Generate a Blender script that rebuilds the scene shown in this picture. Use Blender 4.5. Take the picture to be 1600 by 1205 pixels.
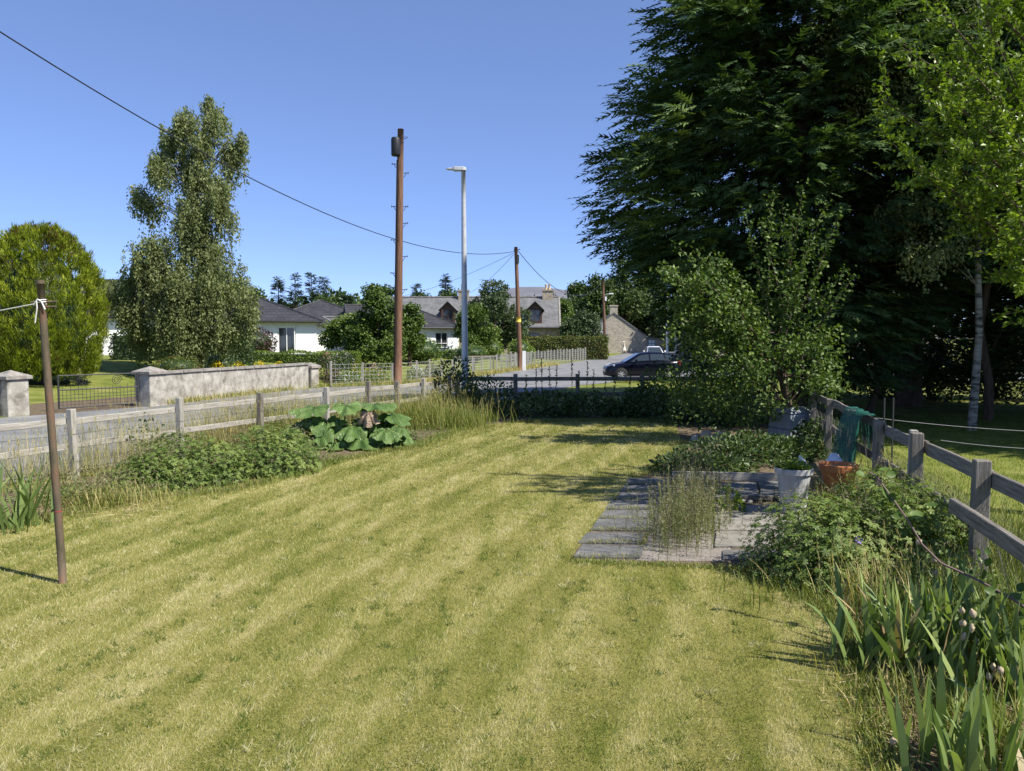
import bpy, math, random
import numpy as np
from mathutils import Matrix, Vector

for o in list(bpy.data.objects):
    bpy.data.objects.remove(o)
sc = bpy.context.scene
COL = sc.collection
R = math.radians
rng = np.random.default_rng(11)
random.seed(5)

# ------------------------------------------------------------------ camera
CAM_H, FPX = 2.25, 1200.0
PITCH = math.atan(74.5 / FPX)
cd = bpy.data.cameras.new('camera')
cam = bpy.data.objects.new('camera', cd)
COL.objects.link(cam)
cd.sensor_width = 36.0
cd.lens = 27.0
cd.clip_end = 12000
cam.location = (0, 0, CAM_H)
cam.rotation_euler = (math.pi / 2 - PITCH, 0, 0)
sc.camera = cam

# ------------------------------------------------------------------ sky, sun, exposure
SUN_EL = R(49)
SUN_AZ = math.atan2(0.88, -0.48)          # clockwise from +Y
w = bpy.data.worlds.new('World')
sc.world = w
w.use_nodes = True
nt = w.node_tree
sky = nt.nodes.new('ShaderNodeTexSky')
sky.sky_type = 'NISHITA'
sky.sun_disc = False
sky.sun_elevation = SUN_EL
sky.sun_rotation = SUN_AZ
sky.altitude = 2500
sky.air_density = 0.7
sky.dust_density = 0.0
sky.ozone_density = 8.0
nt.nodes['Background'].inputs['Strength'].default_value = 0.128
gam = nt.nodes.new('ShaderNodeGamma')                     # clear northern air: paler gradient, slightly violet blue, same all round
gam.inputs['Gamma'].default_value = 0.65
tnt = nt.nodes.new('ShaderNodeMix'); tnt.data_type = 'RGBA'; tnt.blend_type = 'MULTIPLY'
tnt.inputs[0].default_value = 1.0
tnt.inputs[7].default_value = (1.38, 1.41, 1.72, 1)
nt.links.new(sky.outputs[0], gam.inputs[0])
nt.links.new(gam.outputs[0], tnt.inputs[6])
nt.links.new(tnt.outputs[2], nt.nodes['Background'].inputs['Color'])
sl = bpy.data.lights.new('sun', 'SUN')
sun = bpy.data.objects.new('sun', sl)
COL.objects.link(sun)
sl.energy = 5.0
sl.angle = R(0.53)
sl.color = (1.0, 0.95, 0.86)
to_sun = Vector((math.sin(SUN_AZ) * math.cos(SUN_EL), math.cos(SUN_AZ) * math.cos(SUN_EL), math.sin(SUN_EL)))
sun.rotation_euler = to_sun.to_track_quat('Z', 'Y').to_euler()
sun.location = (10, -10, 30)
vs = sc.view_settings
vs.view_transform = 'Standard'
vs.look = 'None'
vs.exposure = 0.72
vs.gamma = 1.0
vs.use_curve_mapping = False
cy = sc.cycles
cy.max_bounces = 6
cy.diffuse_bounces = 3
cy.glossy_bounces = 2
cy.transmission_bounces = 4
cy.transparent_max_bounces = 4
cy.caustics_reflective = False
cy.caustics_refractive = False
cy.use_denoising = True
cy.sample_clamp_indirect = 6.0

# ------------------------------------------------------------------ survey helpers: bearings read off the photograph
CF = np.array([0, math.cos(PITCH), -math.sin(PITCH)])
CU = np.array([0, math.sin(PITCH), math.cos(PITCH)])
CR = np.array([1.0, 0, 0])
C0 = np.array([0, 0, CAM_H])
def ray(px, py):
    return CR * (px - 800) / FPX + CU * (602.5 - py) / FPX + CF
def G(px, py, z=0.0):
    r = ray(px, py)
    return C0 + r * ((z - CAM_H) / r[2])
def at(px, py, Y):
    r = ray(px, py)
    return C0 + r * (Y / r[1])

# ------------------------------------------------------------------ mesh helpers
def nrm(a):
    a = np.asarray(a, float)
    return a / np.maximum(np.linalg.norm(a, axis=-1, keepdims=True), 1e-9)

class MB:
    def __init__(s):
        s.V, s.F3, s.F4, s.A, s.n = [], [], [], [], 0
    def add(s, V, F, a=0.5):
        V = np.asarray(V, float).reshape(-1, 3)
        F = np.asarray(F, int)
        (s.F3 if F.shape[1] == 3 else s.F4).append(F + s.n)
        s.V.append(V)
        s.A.append(np.broadcast_to(np.asarray(a, float), (len(V),)).copy())
        s.n += len(V)
        return s
    def box(s, lo, hi, jit=0.0, a=0.5):
        x0, y0, z0 = lo; x1, y1, z1 = hi
        V = np.array([(x0,y0,z0),(x1,y0,z0),(x1,y1,z0),(x0,y1,z0),(x0,y0,z1),(x1,y0,z1),(x1,y1,z1),(x0,y1,z1)], float)
        if jit: V += rng.uniform(-jit, jit, V.shape)
        return s.add(V, [(0,3,2,1),(4,5,6,7),(0,1,5,4),(1,2,6,5),(2,3,7,6),(3,0,4,7)], a)
    def quad(s, a, b, c, d):
        return s.add([a, b, c, d], [(0, 1, 2, 3)])
    def tri(s, a, b, c):
        return s.add([a, b, c], [(0, 1, 2)])
    def poly(s, pts):
        pts = np.asarray(pts, float)
        c = pts.mean(0)
        n = len(pts)
        return s.add(np.vstack([pts, c]), [(i, (i + 1) % n, n) for i in range(n)])
    def prism(s, pts, d):
        pts = np.asarray(pts, float); d = np.asarray(d, float); n = len(pts)
        s.poly(pts[::-1]); s.poly(pts + d)
        V = np.vstack([pts, pts + d])
        return s.add(V, [(i, (i + 1) % n, n + (i + 1) % n, n + i) for i in range(n)])
    def tube(s, pts, rad, k=8, cap=True, a=0.5):
        pts = np.asarray(pts, float); m = len(pts)
        rad = np.broadcast_to(np.asarray(rad, float), (m,))
        t = nrm(np.gradient(pts, axis=0))
        ref = np.array([0.0, 0, 1]) if abs(t[m // 2][2]) < 0.9 else np.array([1.0, 0, 0])
        u = nrm(np.cross(t, ref)); v = np.cross(t, u)
        ang = np.linspace(0, 2 * np.pi, k, endpoint=False)
        V = pts[:, None] + rad[:, None, None] * (np.cos(ang)[None, :, None] * u[:, None] + np.sin(ang)[None, :, None] * v[:, None])
        i = np.arange(m - 1)[:, None] * k; j = np.arange(k)[None]; j2 = (j + 1) % k
        F = np.stack([i + j, i + j2, i + k + j2, i + k + j], -1).reshape(-1, 4)
        base = s.n
        s.add(V.reshape(-1, 3), F, a)
        if cap:
            for r, o in ((0, 1), (m - 1, -1)):
                idx = [base + r * k + q for q in range(k)][::o]
                s.F3.append(np.array([(idx[0], idx[q], idx[q + 1]) for q in range(1, k - 1)]))
        return s
    def lathe(s, prof, c=(0, 0, 0), k=20):
        prof = np.asarray(prof, float)
        ang = np.linspace(0, 2 * np.pi, k, endpoint=False)
        V = np.stack([prof[:, 0][:, None] * np.cos(ang), prof[:, 0][:, None] * np.sin(ang), np.repeat(prof[:, 1][:, None], k, 1)], -1) + np.asarray(c, float)
        m = len(prof)
        i = np.arange(m - 1)[:, None] * k; j = np.arange(k)[None]; j2 = (j + 1) % k
        return s.add(V.reshape(-1, 3), np.stack([i + j, i + j2, i + k + j2, i + k + j], -1).reshape(-1, 4))
    def leaves(s, P, D, N, L, W, a=0.5, mid=0.45, fold=0.12):
        P = np.asarray(P, float); n = len(P)
        D = nrm(D); S = nrm(np.cross(D, N)); N2 = np.cross(S, D)
        L = np.broadcast_to(L, (n,))[:, None]; W = np.broadcast_to(W, (n,))[:, None]
        V = np.stack([P, P + D * L * mid + S * W / 2 + N2 * W * fold, P + D * L, P + D * L * mid - S * W / 2 + N2 * W * fold], 1)
        F = np.arange(4 * n).reshape(-1, 4)
        return s.add(V.reshape(-1, 3), F, np.repeat(np.broadcast_to(a, (n,)), 4))
    def spikes(s, P, D, N, L, W, a=0.5):
        P = np.asarray(P, float); n = len(P)
        D = nrm(D); S = nrm(np.cross(D, N))
        L = np.broadcast_to(L, (n,))[:, None]; W = np.broadcast_to(W, (n,))[:, None]
        V = np.stack([P - S * W / 2, P + S * W / 2, P + D * L], 1)
        return s.add(V.reshape(-1, 3), np.arange(3 * n).reshape(-1, 3), np.repeat(np.broadcast_to(a, (n,)), 3))
    def ribbons(s, P, az, L, lean, bend, W, segs=3, a=0.5, taper=0.1):
        P = np.asarray(P, float); n = len(P)
        az, L, lean, bend, W = [np.broadcast_to(np.asarray(q, float), (n,)) for q in (az, L, lean, bend, W)]
        H = np.stack([np.cos(az), np.sin(az), np.zeros(n)], -1)
        S = np.stack([-np.sin(az), np.cos(az), np.zeros(n)], -1)
        pts = [P]; cur = P
        for k in range(segs):
            th = lean + bend * (k + 0.5) / segs
            cur = cur + (H * np.sin(th)[:, None] + np.array([0, 0, 1.0]) * np.cos(th)[:, None]) * (L / segs)[:, None]
            pts.append(cur)
        V = []
        for k, p in enumerate(pts):
            t = k / segs
            ww = W * (1.0 if t < 0.5 else 1 - (1 - taper) * ((t - 0.5) / 0.5) ** 1.5) * (0.75 + 0.25 * min(1, t * 3))
            V += [p - S * ww[:, None] / 2, p + S * ww[:, None] / 2]
        m = 2 * (segs + 1)
        V = np.stack(V, 1).reshape(-1, 3)
        b = np.arange(n)[:, None] * m
        F = np.concatenate([b + np.array([[2*k, 2*k+1, 2*k+3, 2*k+2]]) for k in range(segs)], 0)
        return s.add(V, F, np.repeat(np.broadcast_to(a, (n,)), m))
    def mesh(s, name, off=(0, 0, 0), smooth=False):
        me = bpy.data.meshes.new(name)
        V = np.vstack(s.V) - np.asarray(off, float)
        nf3 = sum(len(f) for f in s.F3); nf4 = sum(len(f) for f in s.F4)
        loops = np.concatenate([f.ravel() for f in s.F3] + [f.ravel() for f in s.F4]).astype(np.int32)
        st = np.concatenate([np.arange(nf3) * 3, nf3 * 3 + np.arange(nf4) * 4]).astype(np.int32)
        me.vertices.add(len(V)); me.vertices.foreach_set('co', V.astype(np.float32).ravel())
        me.loops.add(len(loops)); me.loops.foreach_set('vertex_index', loops)
        me.polygons.add(len(st)); me.polygons.foreach_set('loop_start', st)
        me.polygons.foreach_set('use_smooth', np.full(len(st), bool(smooth)))
        at_ = me.attributes.new('v', 'FLOAT', 'POINT')
        at_.data.foreach_set('value', np.concatenate(s.A).astype(np.float32))
        me.update(calc_edges=True)
        me.validate()
        return me
    def build(s, name, mat, parent=None, origin=None, smooth=False, bevel=0, **t):
        off = origin if origin is not None else (WLOC.get(parent.name, (0, 0, 0)) if parent else (0, 0, 0))
        me = s.mesh(name, off, smooth)
        me.materials.append(mat)
        o = bpy.data.objects.new(name, me)
        COL.objects.link(o)
        if parent:
            o.parent = parent
            WLOC[o.name] = WLOC.get(parent.name, (0, 0, 0))
        elif origin is not None:
            o.location = origin
            WLOC[o.name] = tuple(origin)
        if bevel:
            b = o.modifiers.new('bevel', 'BEVEL'); b.width = bevel; b.segments = 1; b.limit_method = 'ANGLE'
        tag(o, **t)
        if parent and name in STUFF_PARTS: o['kind'] = 'stuff'
        return o

STUFF_PARTS = {'blades', 'seed_heads', 'stems', 'leaves', 'foliage', 'blossom', 'petals', 'seedlings', 'wire_mesh', 'gate_wires', 'flower_head'}
WLOC = {}
def tag(o, label=None, cat=None, group=None, kind=None):
    if label: o['label'] = label
    if cat: o['category'] = cat
    if group: o['group'] = group
    if kind: o['kind'] = kind
    return o
def empty(name, loc, label, cat, group=None):
    o = bpy.data.objects.new(name, None)
    o.empty_display_size = 0.2
    COL.objects.link(o)
    o.location = tuple(float(q) for q in loc)
    WLOC[o.name] = tuple(o.location)
    return tag(o, label, cat, group)
def place(o, loc, rz=0.0, sc_=1.0):
    o.location = tuple(float(q) for q in loc)
    o.rotation_euler = (0, 0, rz)
    o.scale = (sc_,) * 3 if not hasattr(sc_, '__len__') else sc_
    return o
def copy_thing(root, loc, rz=0.0, sc_=1.0, label=None, cat=None, group=None):
    def rec(o, par):
        c = o.copy(); COL.objects.link(c); c.parent = par
        for ch in [x for x in o.children]: rec(ch, c)
        return c
    c = rec(root, None)
    tag(c, label, cat, group)
    return place(c, loc, rz, sc_)
def beam(name, p0, p1, wd, ht, mat, parent, jit=0.004, bevel=0.006, up=(0, 0, 1), label=None):
    """a sawn board from p0 to p1: local X along the board"""
    p0 = np.asarray(p0, float); p1 = np.asarray(p1, float)
    x = nrm(p1 - p0); L = np.linalg.norm(p1 - p0)
    y = nrm(np.cross(up, x)); z = np.cross(x, y)
    mb = MB(); n = 5
    xs = np.linspace(0, L, n)
    V = []
    for q in xs:
        dy, dz = rng.uniform(-jit, jit, 2)
        V += [(q, -wd/2+dy, -ht/2+dz), (q, wd/2+dy, -ht/2+dz), (q, wd/2+dy, ht/2+dz), (q, -wd/2+dy, ht/2+dz)]
    F = []
    for i in range(n - 1):
        b = 4 * i
        for k in range(4):
            F.append((b + k, b + (k + 1) % 4, b + 4 + (k + 1) % 4, b + 4 + k))
    F += [(0, 3, 2, 1), (4*n-4, 4*n-3, 4*n-2, 4*n-1)]
    mb.add(V, np.array(F)[:, ::-1])
    me = mb.mesh(name); me.materials.append(mat)
    o = bpy.data.objects.new(name, me); COL.objects.link(o)
    M = Matrix(((x[0], y[0], z[0], p0[0]), (x[1], y[1], z[1], p0[1]), (x[2], y[2], z[2], p0[2]), (0, 0, 0, 1)))
    if parent:
        o.parent = parent
        M = Matrix.Translation(-Vector(WLOC[parent.name])) @ M
        o.matrix_basis = M
    else:
        o.matrix_world = M
    if bevel:
        b = o.modifiers.new('bevel', 'BEVEL'); b.width = bevel; b.segments = 1; b.limit_method = 'ANGLE'
    if label: o['label'] = label
    return o
def rdirs(n):
    return nrm(rng.normal(size=(n, 3)))
def inpoly(P, poly):
    x, y = P[:, 0], P[:, 1]; r = np.zeros(len(P), bool); n = len(poly)
    for i in range(n):
        x0, y0 = poly[i][:2]; x1, y1 = poly[(i + 1) % n][:2]
        c = ((y0 > y) != (y1 > y)) & (x < (x1 - x0) * (y - y0) / (y1 - y0 + 1e-12) + x0)
        r ^= c
    return r

# ------------------------------------------------------------------ materials
def newmat(name):
    m = bpy.data.materials.new(name); m.use_nodes = True
    return m, m.node_tree, m.node_tree.nodes['Principled BSDF']
def ramp(nt, cols):
    r = nt.nodes.new('ShaderNodeValToRGB')
    e = r.color_ramp.elements
    while len(e) < len(cols): e.new(0.5)
    for i, (p, c) in enumerate(cols):
        e[i].position = p; e[i].color = (*c, 1)
    return r
def coords(nt, kind='obj', scale=(1, 1, 1), rnd=True):
    mp = nt.nodes.new('ShaderNodeMapping'); mp.inputs['Scale'].default_value = scale
    if kind == 'pos':
        g = nt.nodes.new('ShaderNodeNewGeometry'); nt.links.new(g.outputs['Position'], mp.inputs['Vector'])
    else:
        t = nt.nodes.new('ShaderNodeTexCoord'); nt.links.new(t.outputs['Object'], mp.inputs['Vector'])
        if rnd:
            oi = nt.nodes.new('ShaderNodeObjectInfo'); mm = nt.nodes.new('ShaderNodeMath'); mm.operation = 'MULTIPLY'
            mm.inputs[1].default_value = 37.0
            nt.links.new(oi.outputs['Random'], mm.inputs[0]); nt.links.new(mm.outputs[0], mp.inputs['Location'])
    return mp
def noise(nt, vec, scale, detail=6, rough=0.6):
    n = nt.nodes.new('ShaderNodeTexNoise'); n.inputs['Scale'].default_value = scale
    n.inputs['Detail'].default_value = detail; n.inputs['Roughness'].default_value = rough
    nt.links.new(vec.outputs[0], n.inputs['Vector'])
    return n
def mix(nt, a, b, fac, mode='MIX'):
    m = nt.nodes.new('ShaderNodeMix'); m.data_type = 'RGBA'; m.blend_type = mode
    for sock, v in ((m.inputs[6], a), (m.inputs[7], b)):
        if isinstance(v, tuple): sock.default_value = (*v, 1)
        else: nt.links.new(v, sock)
    if isinstance(fac, (int, float)): m.inputs[0].default_value = fac
    else: nt.links.new(fac, m.inputs[0])
    return m.outputs[2]
def bump(nt, bs, h, strength, dist=0.02):
    b = nt.nodes.new('ShaderNodeBump'); b.inputs['Strength'].default_value = strength; b.inputs['Distance'].default_value = dist
    nt.links.new(h, b.inputs['Height']); nt.links.new(b.outputs[0], bs.inputs['Normal'])
def mat_noise(name, cols, scale=6, rough=0.8, bmp=0.0, bscale=None, spec=0.3, metal=0.0, kind='obj', stretch=(1, 1, 1), detail=8, patch=None):
    m, nt, bs = newmat(name)
    v = coords(nt, kind, stretch)
    n = noise(nt, v, scale, detail)
    r = ramp(nt, cols); nt.links.new(n.outputs[0], r.inputs[0])
    col = r.outputs[0]
    if patch:                                   # (colour, noise scale, threshold lo, hi): stains with a shape of their own
        pc, ps, lo, hi = patch
        v2 = coords(nt, kind)
        n2 = noise(nt, v2, ps, 10, 0.7)
        r2 = ramp(nt, [(lo, (0, 0, 0)), (hi, (1, 1, 1))]); nt.links.new(n2.outputs[0], r2.inputs[0])
        col = mix(nt, col, pc, r2.outputs[0])
    nt.links.new(col, bs.inputs['Base Color'])
    bs.inputs['Roughness'].default_value = rough; bs.inputs['Metallic'].default_value = metal
    bs.inputs['Specular IOR Level'].default_value = spec
    if bmp:
        nb = noise(nt, v, bscale or scale * 4, 8)
        bump(nt, bs, nb.outputs[0], bmp)
    return m
def mat_leaf(name, cols, trans=0.3, rough=0.45, spec=0.35, tint=None, wnoise=0.0):
    m, nt, bs = newmat(name)
    a = nt.nodes.new('ShaderNodeAttribute'); a.attribute_name = 'v'
    r = ramp(nt, cols)
    fac = a.outputs['Fac']
    if wnoise:
        nz = noise(nt, coords(nt, 'pos'), wnoise, 3)
        mm = nt.nodes.new('ShaderNodeMath'); mm.operation = 'MULTIPLY_ADD'
        mm.inputs[1].default_value = 0.9
        mm2 = nt.nodes.new('ShaderNodeMath'); mm2.operation = 'SUBTRACT'; mm2.inputs[1].default_value = 0.5
        nt.links.new(nz.outputs[0], mm2.inputs[0]); nt.links.new(mm2.outputs[0], mm.inputs[0]); nt.links.new(fac, mm.inputs[2])
        fac = mm.outputs[0]
    nt.links.new(fac, r.inputs[0])
    nt.links.new(r.outputs[0], bs.inputs['Base Color'])
    bs.inputs['Roughness'].default_value = rough; bs.inputs['Specular IOR Level'].default_value = spec
    if trans:
        tr = nt.nodes.new('ShaderNodeBsdfTranslucent')
        tc = mix(nt, r.outputs[0], tint or (0.9, 1.0, 0.35), 1.0, 'MULTIPLY')
        bc = nt.nodes.new('ShaderNodeBrightContrast'); bc.inputs['Bright'].default_value = 0.0
        nt.links.new(tc, bc.inputs[0]); nt.links.new(bc.outputs[0], tr.inputs[0])
        ms = nt.nodes.new('ShaderNodeMixShader'); ms.inputs[0].default_value = trans
        nt.links.new(bs.outputs[0], ms.inputs[1]); nt.links.new(tr.outputs[0], ms.inputs[2])
        nt.links.new(ms.outputs[0], nt.nodes['Material Output'].inputs[0])
    return m
def mat_flat(name, c, rough=0.5, metal=0.0, spec=0.4, var=0.12, scale=8):
    d = tuple(q * (1 - var) for q in c); e = tuple(min(1, q * (1 + var)) for q in c)
    return mat_noise(name, [(0.3, d), (0.7, e)], scale, rough, spec=spec, metal=metal)

def g(*c): return c
M = {}
M['bark'] = mat_noise('bark', [(0.3, (0.05, 0.035, 0.025)), (0.7, (0.14, 0.10, 0.07))], 4, 0.9, 0.6, stretch=(3, 3, 0.7))
M['birch_bark'] = mat_noise('birch_bark', [(0.38, (0.04, 0.035, 0.028)), (0.48, (0.24, 0.22, 0.18)), (0.8, (0.40, 0.37, 0.31))], 3, 0.8, 0.3, stretch=(1, 1, 5))
M['wood_grey'] = mat_noise('weathered_wood', [(0.25, (0.08, 0.07, 0.058)), (0.5, (0.19, 0.17, 0.145)), (0.75, (0.30, 0.275, 0.235))], 5, 0.85, 0.6, 14, stretch=(0.6, 9, 9), patch=((0.10, 0.12, 0.05), 5, 0.58, 0.72))
M['wood_pale'] = mat_noise('sun_bleached_wood', [(0.25, (0.18, 0.165, 0.14)), (0.5, (0.33, 0.31, 0.27)), (0.75, (0.47, 0.445, 0.40))], 5, 0.85, 0.5, 14, stretch=(0.6, 9, 9), patch=((0.2, 0.19, 0.09), 4, 0.6, 0.75))
M['pole_wood'] = mat_noise('creosoted_pole_wood', [(0.25, (0.075, 0.04, 0.025)), (0.5, (0.16, 0.085, 0.05)), (0.8, (0.25, 0.16, 0.105))], 3, 0.8, 0.4, stretch=(6, 6, 0.5))
M['galv'] = mat_noise('galvanised_steel', [(0.3, (0.42, 0.43, 0.45)), (0.7, (0.58, 0.59, 0.6))], 5, 0.5, spec=0.4, metal=0.25)
M['rust_pole'] = mat_noise('rusty_painted_steel', [(0.3, (0.05, 0.045, 0.025)), (0.5, (0.11, 0.085, 0.055)), (0.7, (0.17, 0.085, 0.05))], 4, 0.7, 0.25, stretch=(2, 2, 0.8))
M['black'] = mat_flat('black_rubber', (0.018, 0.018, 0.02), 0.5)
M['dark_metal'] = mat_flat('dark_iron', (0.05, 0.05, 0.05), 0.6, 0.4)
M['rope'] = mat_flat('white_rope', (0.62, 0.61, 0.57), 0.8)
M['cord'] = mat_flat('weathered_cord', (0.3, 0.3, 0.3), 0.8)
M['soil'] = mat_noise('dry_soil', [(0.3, (0.07, 0.05, 0.03)), (0.7, (0.19, 0.145, 0.09))], 6, 0.95, 0.8, 20, kind='pos')
M['asphalt'] = mat_noise('worn_asphalt', [(0.3, (0.15, 0.15, 0.155)), (0.55, (0.20, 0.20, 0.20)), (0.75, (0.27, 0.265, 0.255))], 0.9, 0.9, 0.4, 40, kind='pos', patch=((0.12, 0.12, 0.125), 0.25, 0.55, 0.6))
M['harl'] = mat_noise('weathered_white_harling', [(0.3, (0.20, 0.18, 0.155)), (0.5, (0.34, 0.32, 0.28)), (0.72, (0.50, 0.475, 0.425))], 3.0, 0.95, 1.0, 30, kind='pos', patch=((0.13, 0.12, 0.09), 2.6, 0.53, 0.68))
M['coping'] = mat_noise('grey_coping_stone', [(0.3, (0.17, 0.155, 0.135)), (0.7, (0.34, 0.315, 0.28))], 5, 0.9, 0.4, 20, kind='pos')
M['white_wall'] = mat_noise('white_render', [(0.3, (0.80, 0.80, 0.78)), (0.7, (0.88, 0.88, 0.86))], 1.5, 0.9, 0.2, 30, kind='pos')
M['white_paint'] = mat_flat('white_paint', (0.78, 0.78, 0.76), 0.4, var=0.04)
M['glass'] = mat_noise('window_glass', [(0.3, (0.02, 0.025, 0.03)), (0.7, (0.05, 0.055, 0.06))], 1.5, 0.05, spec=0.8)
M['curtain'] = mat_flat('net_curtain', (0.5, 0.48, 0.42), 0.9)
M['dark_timber'] = mat_flat('dark_brown_timber', (0.07, 0.035, 0.025), 0.6)
M['gutter'] = mat_flat('black_gutter', (0.03, 0.03, 0.032), 0.4)
M['slab'] = mat_noise('dark_paving_slab', [(0.3, (0.08, 0.079, 0.076)), (0.5, (0.13, 0.128, 0.122)), (0.75, (0.20, 0.196, 0.185))], 5, 0.9, 0.5, 30, patch=((0.2, 0.19, 0.165), 9, 0.62, 0.68))
M['concrete'] = mat_noise('pale_paving_concrete', [(0.3, (0.16, 0.15, 0.13)), (0.5, (0.23, 0.215, 0.185)), (0.75, (0.31, 0.29, 0.25))], 4, 0.9, 0.4, 30, patch=((0.10, 0.092, 0.075), 5, 0.52, 0.66))
M['terracotta'] = mat_noise('terracotta', [(0.3, (0.36, 0.12, 0.04)), (0.7, (0.55, 0.21, 0.075))], 6, 0.7, 0.1)
M['planter'] = mat_noise('chalky_white_plastic', [(0.3, (0.24, 0.24, 0.235)), (0.5, (0.38, 0.38, 0.37)), (0.7, (0.50, 0.49, 0.47))], 5, 0.6, 0.1, stretch=(1, 1, 0.5), patch=((0.22, 0.21, 0.18), 6, 0.6, 0.72))
M['bag'] = mat_flat('white_plastic_sack', (0.6, 0.63, 0.68), 0.45)
M['net'] = mat_flat('green_netting', (0.008, 0.085, 0.065), 0.6, var=0.25)
M['bin'] = mat_flat('grey_blue_plastic', (0.20, 0.225, 0.26), 0.5)
M['stone_lump'] = mat_noise('rough_stone', [(0.3, (0.22, 0.2, 0.17)), (0.7, (0.48, 0.44, 0.37))], 5, 0.9, 0.7, 14)
M['car_navy'] = mat_flat('navy_car_paint', (0.004, 0.005, 0.012), 0.18, 0.3, 0.6)
M['car_white'] = mat_flat('white_car_paint', (0.75, 0.75, 0.76), 0.25, 0.0, 0.5, var=0.02)
M['car_glass'] = mat_flat('tinted_car_glass', (0.03, 0.04, 0.045), 0.06, 0.0, 0.9)
M['tyre'] = mat_flat('tyre_rubber', (0.02, 0.02, 0.02), 0.8)
M['alloy'] = mat_flat('alloy_wheel', (0.55, 0.55, 0.56), 0.35, 0.6)
M['lamp_glass'] = mat_flat('headlamp_lens', (0.5, 0.52, 0.56), 0.1, 0.2, 0.8)
M['tail_red'] = mat_flat('red_lamp_lens', (0.4, 0.02, 0.02), 0.2)
M['door_blue'] = mat_flat('blue_painted_door', (0.17, 0.26, 0.36), 0.5)
M['pot_cream'] = mat_flat('cream_chimney_pot', (0.55, 0.42, 0.24), 0.8)
M['skin'] = mat_flat('skin', (0.45, 0.27, 0.19), 0.6)
M['dress'] = mat_flat('cream_cotton', (0.72, 0.68, 0.58), 0.8)
M['straw'] = mat_leaf('straw', [(0.2, (0.22, 0.15, 0.07)), (0.6, (0.45, 0.35, 0.18)), (0.9, (0.6, 0.5, 0.3))], 0.2, 0.6)
M['yellow_flower'] = mat_leaf('yellow_petals', [(0.2, (0.6, 0.4, 0.01)), (0.8, (0.8, 0.6, 0.02))], 0.3)
M['purple_flower'] = mat_leaf('violet_petals', [(0.2, (0.09, 0.03, 0.4)), (0.8, (0.16, 0.07, 0.55))], 0.3)
M['lilac_flower'] = mat_leaf('lilac_petals', [(0.2, (0.32, 0.26, 0.36)), (0.8, (0.5, 0.42, 0.5))], 0.3)
M['pink_flower'] = mat_leaf('pink_petals', [(0.2, (0.5, 0.22, 0.22)), (0.8, (0.65, 0.4, 0.36))], 0.3)
M['white_flower'] = mat_leaf('white_petals', [(0.2, (0.6, 0.6, 0.6)), (0.8, (0.8, 0.8, 0.78))], 0.3)

def roof_mat(name, cols, row, col, pr=0.6, rowbump=0.6):
    """courses of tiles too far off to pick apart: rows across local Z/slope, columns across local X"""
    m, nt, bs = newmat(name)
    v = coords(nt, 'obj', (1, 1, 1), rnd=False)
    b = nt.nodes.new('ShaderNodeTexBrick')
    b.inputs['Scale'].default_value = 1.0
    b.inputs['Brick Width'].default_value = col; b.inputs['Row Height'].default_value = row
    b.inputs['Mortar Size'].default_value = 0.018; b.inputs['Mortar Smooth'].default_value = 0.6
    b.inputs['Color1'].default_value = (*cols[0], 1); b.inputs['Color2'].default_value = (*cols[1], 1); b.inputs['Mortar'].default_value = (*cols[2], 1)
    b.inputs['Bias'].default_value = 0.0
    sx = nt.nodes.new('ShaderNodeSeparateXYZ'); cx = nt.nodes.new('ShaderNodeCombineXYZ')
    ad = nt.nodes.new('ShaderNodeMath'); ad.operation = 'ADD'
    nt.links.new(v.outputs[0], sx.inputs[0])
    nt.links.new(sx.outputs[0], ad.inputs[0]); nt.links.new(sx.outputs[1], ad.inputs[1])
    nt.links.new(sx.outputs[0], cx.inputs[0]); nt.links.new(sx.outputs[2], cx.inputs[1])
    nt.links.new(cx.outputs[0], b.inputs['Vector'])
    n = noise(nt, v, 1.2, 8)
    r = ramp(nt, [(0.3, (0.75, 0.75, 0.75)), (0.7, (1.25, 1.22, 1.15))]); nt.links.new(n.outputs[0], r.inputs[0])
    c = mix(nt, b.outputs['Color'], r.outputs[0], 1.0, 'MULTIPLY')
    nt.links.new(c, bs.inputs['Base Color']); bs.inputs['Roughness'].default_value = pr
    bs.inputs['Specular IOR Level'].default_value = 0.35
    bump(nt, bs, b.outputs['Fac'], -rowbump, 0.03)
    return m
M['tile_roof'] = roof_mat('grey_concrete_tiles', ((0.036, 0.036, 0.040), (0.050, 0.050, 0.054), (0.02, 0.02, 0.022)), 0.22, 0.33)
M['slate'] = roof_mat('grey_slates', ((0.125, 0.128, 0.135), (0.17, 0.172, 0.178), (0.085, 0.087, 0.09)), 0.16, 0.3, 0.75, 0.4)
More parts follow.
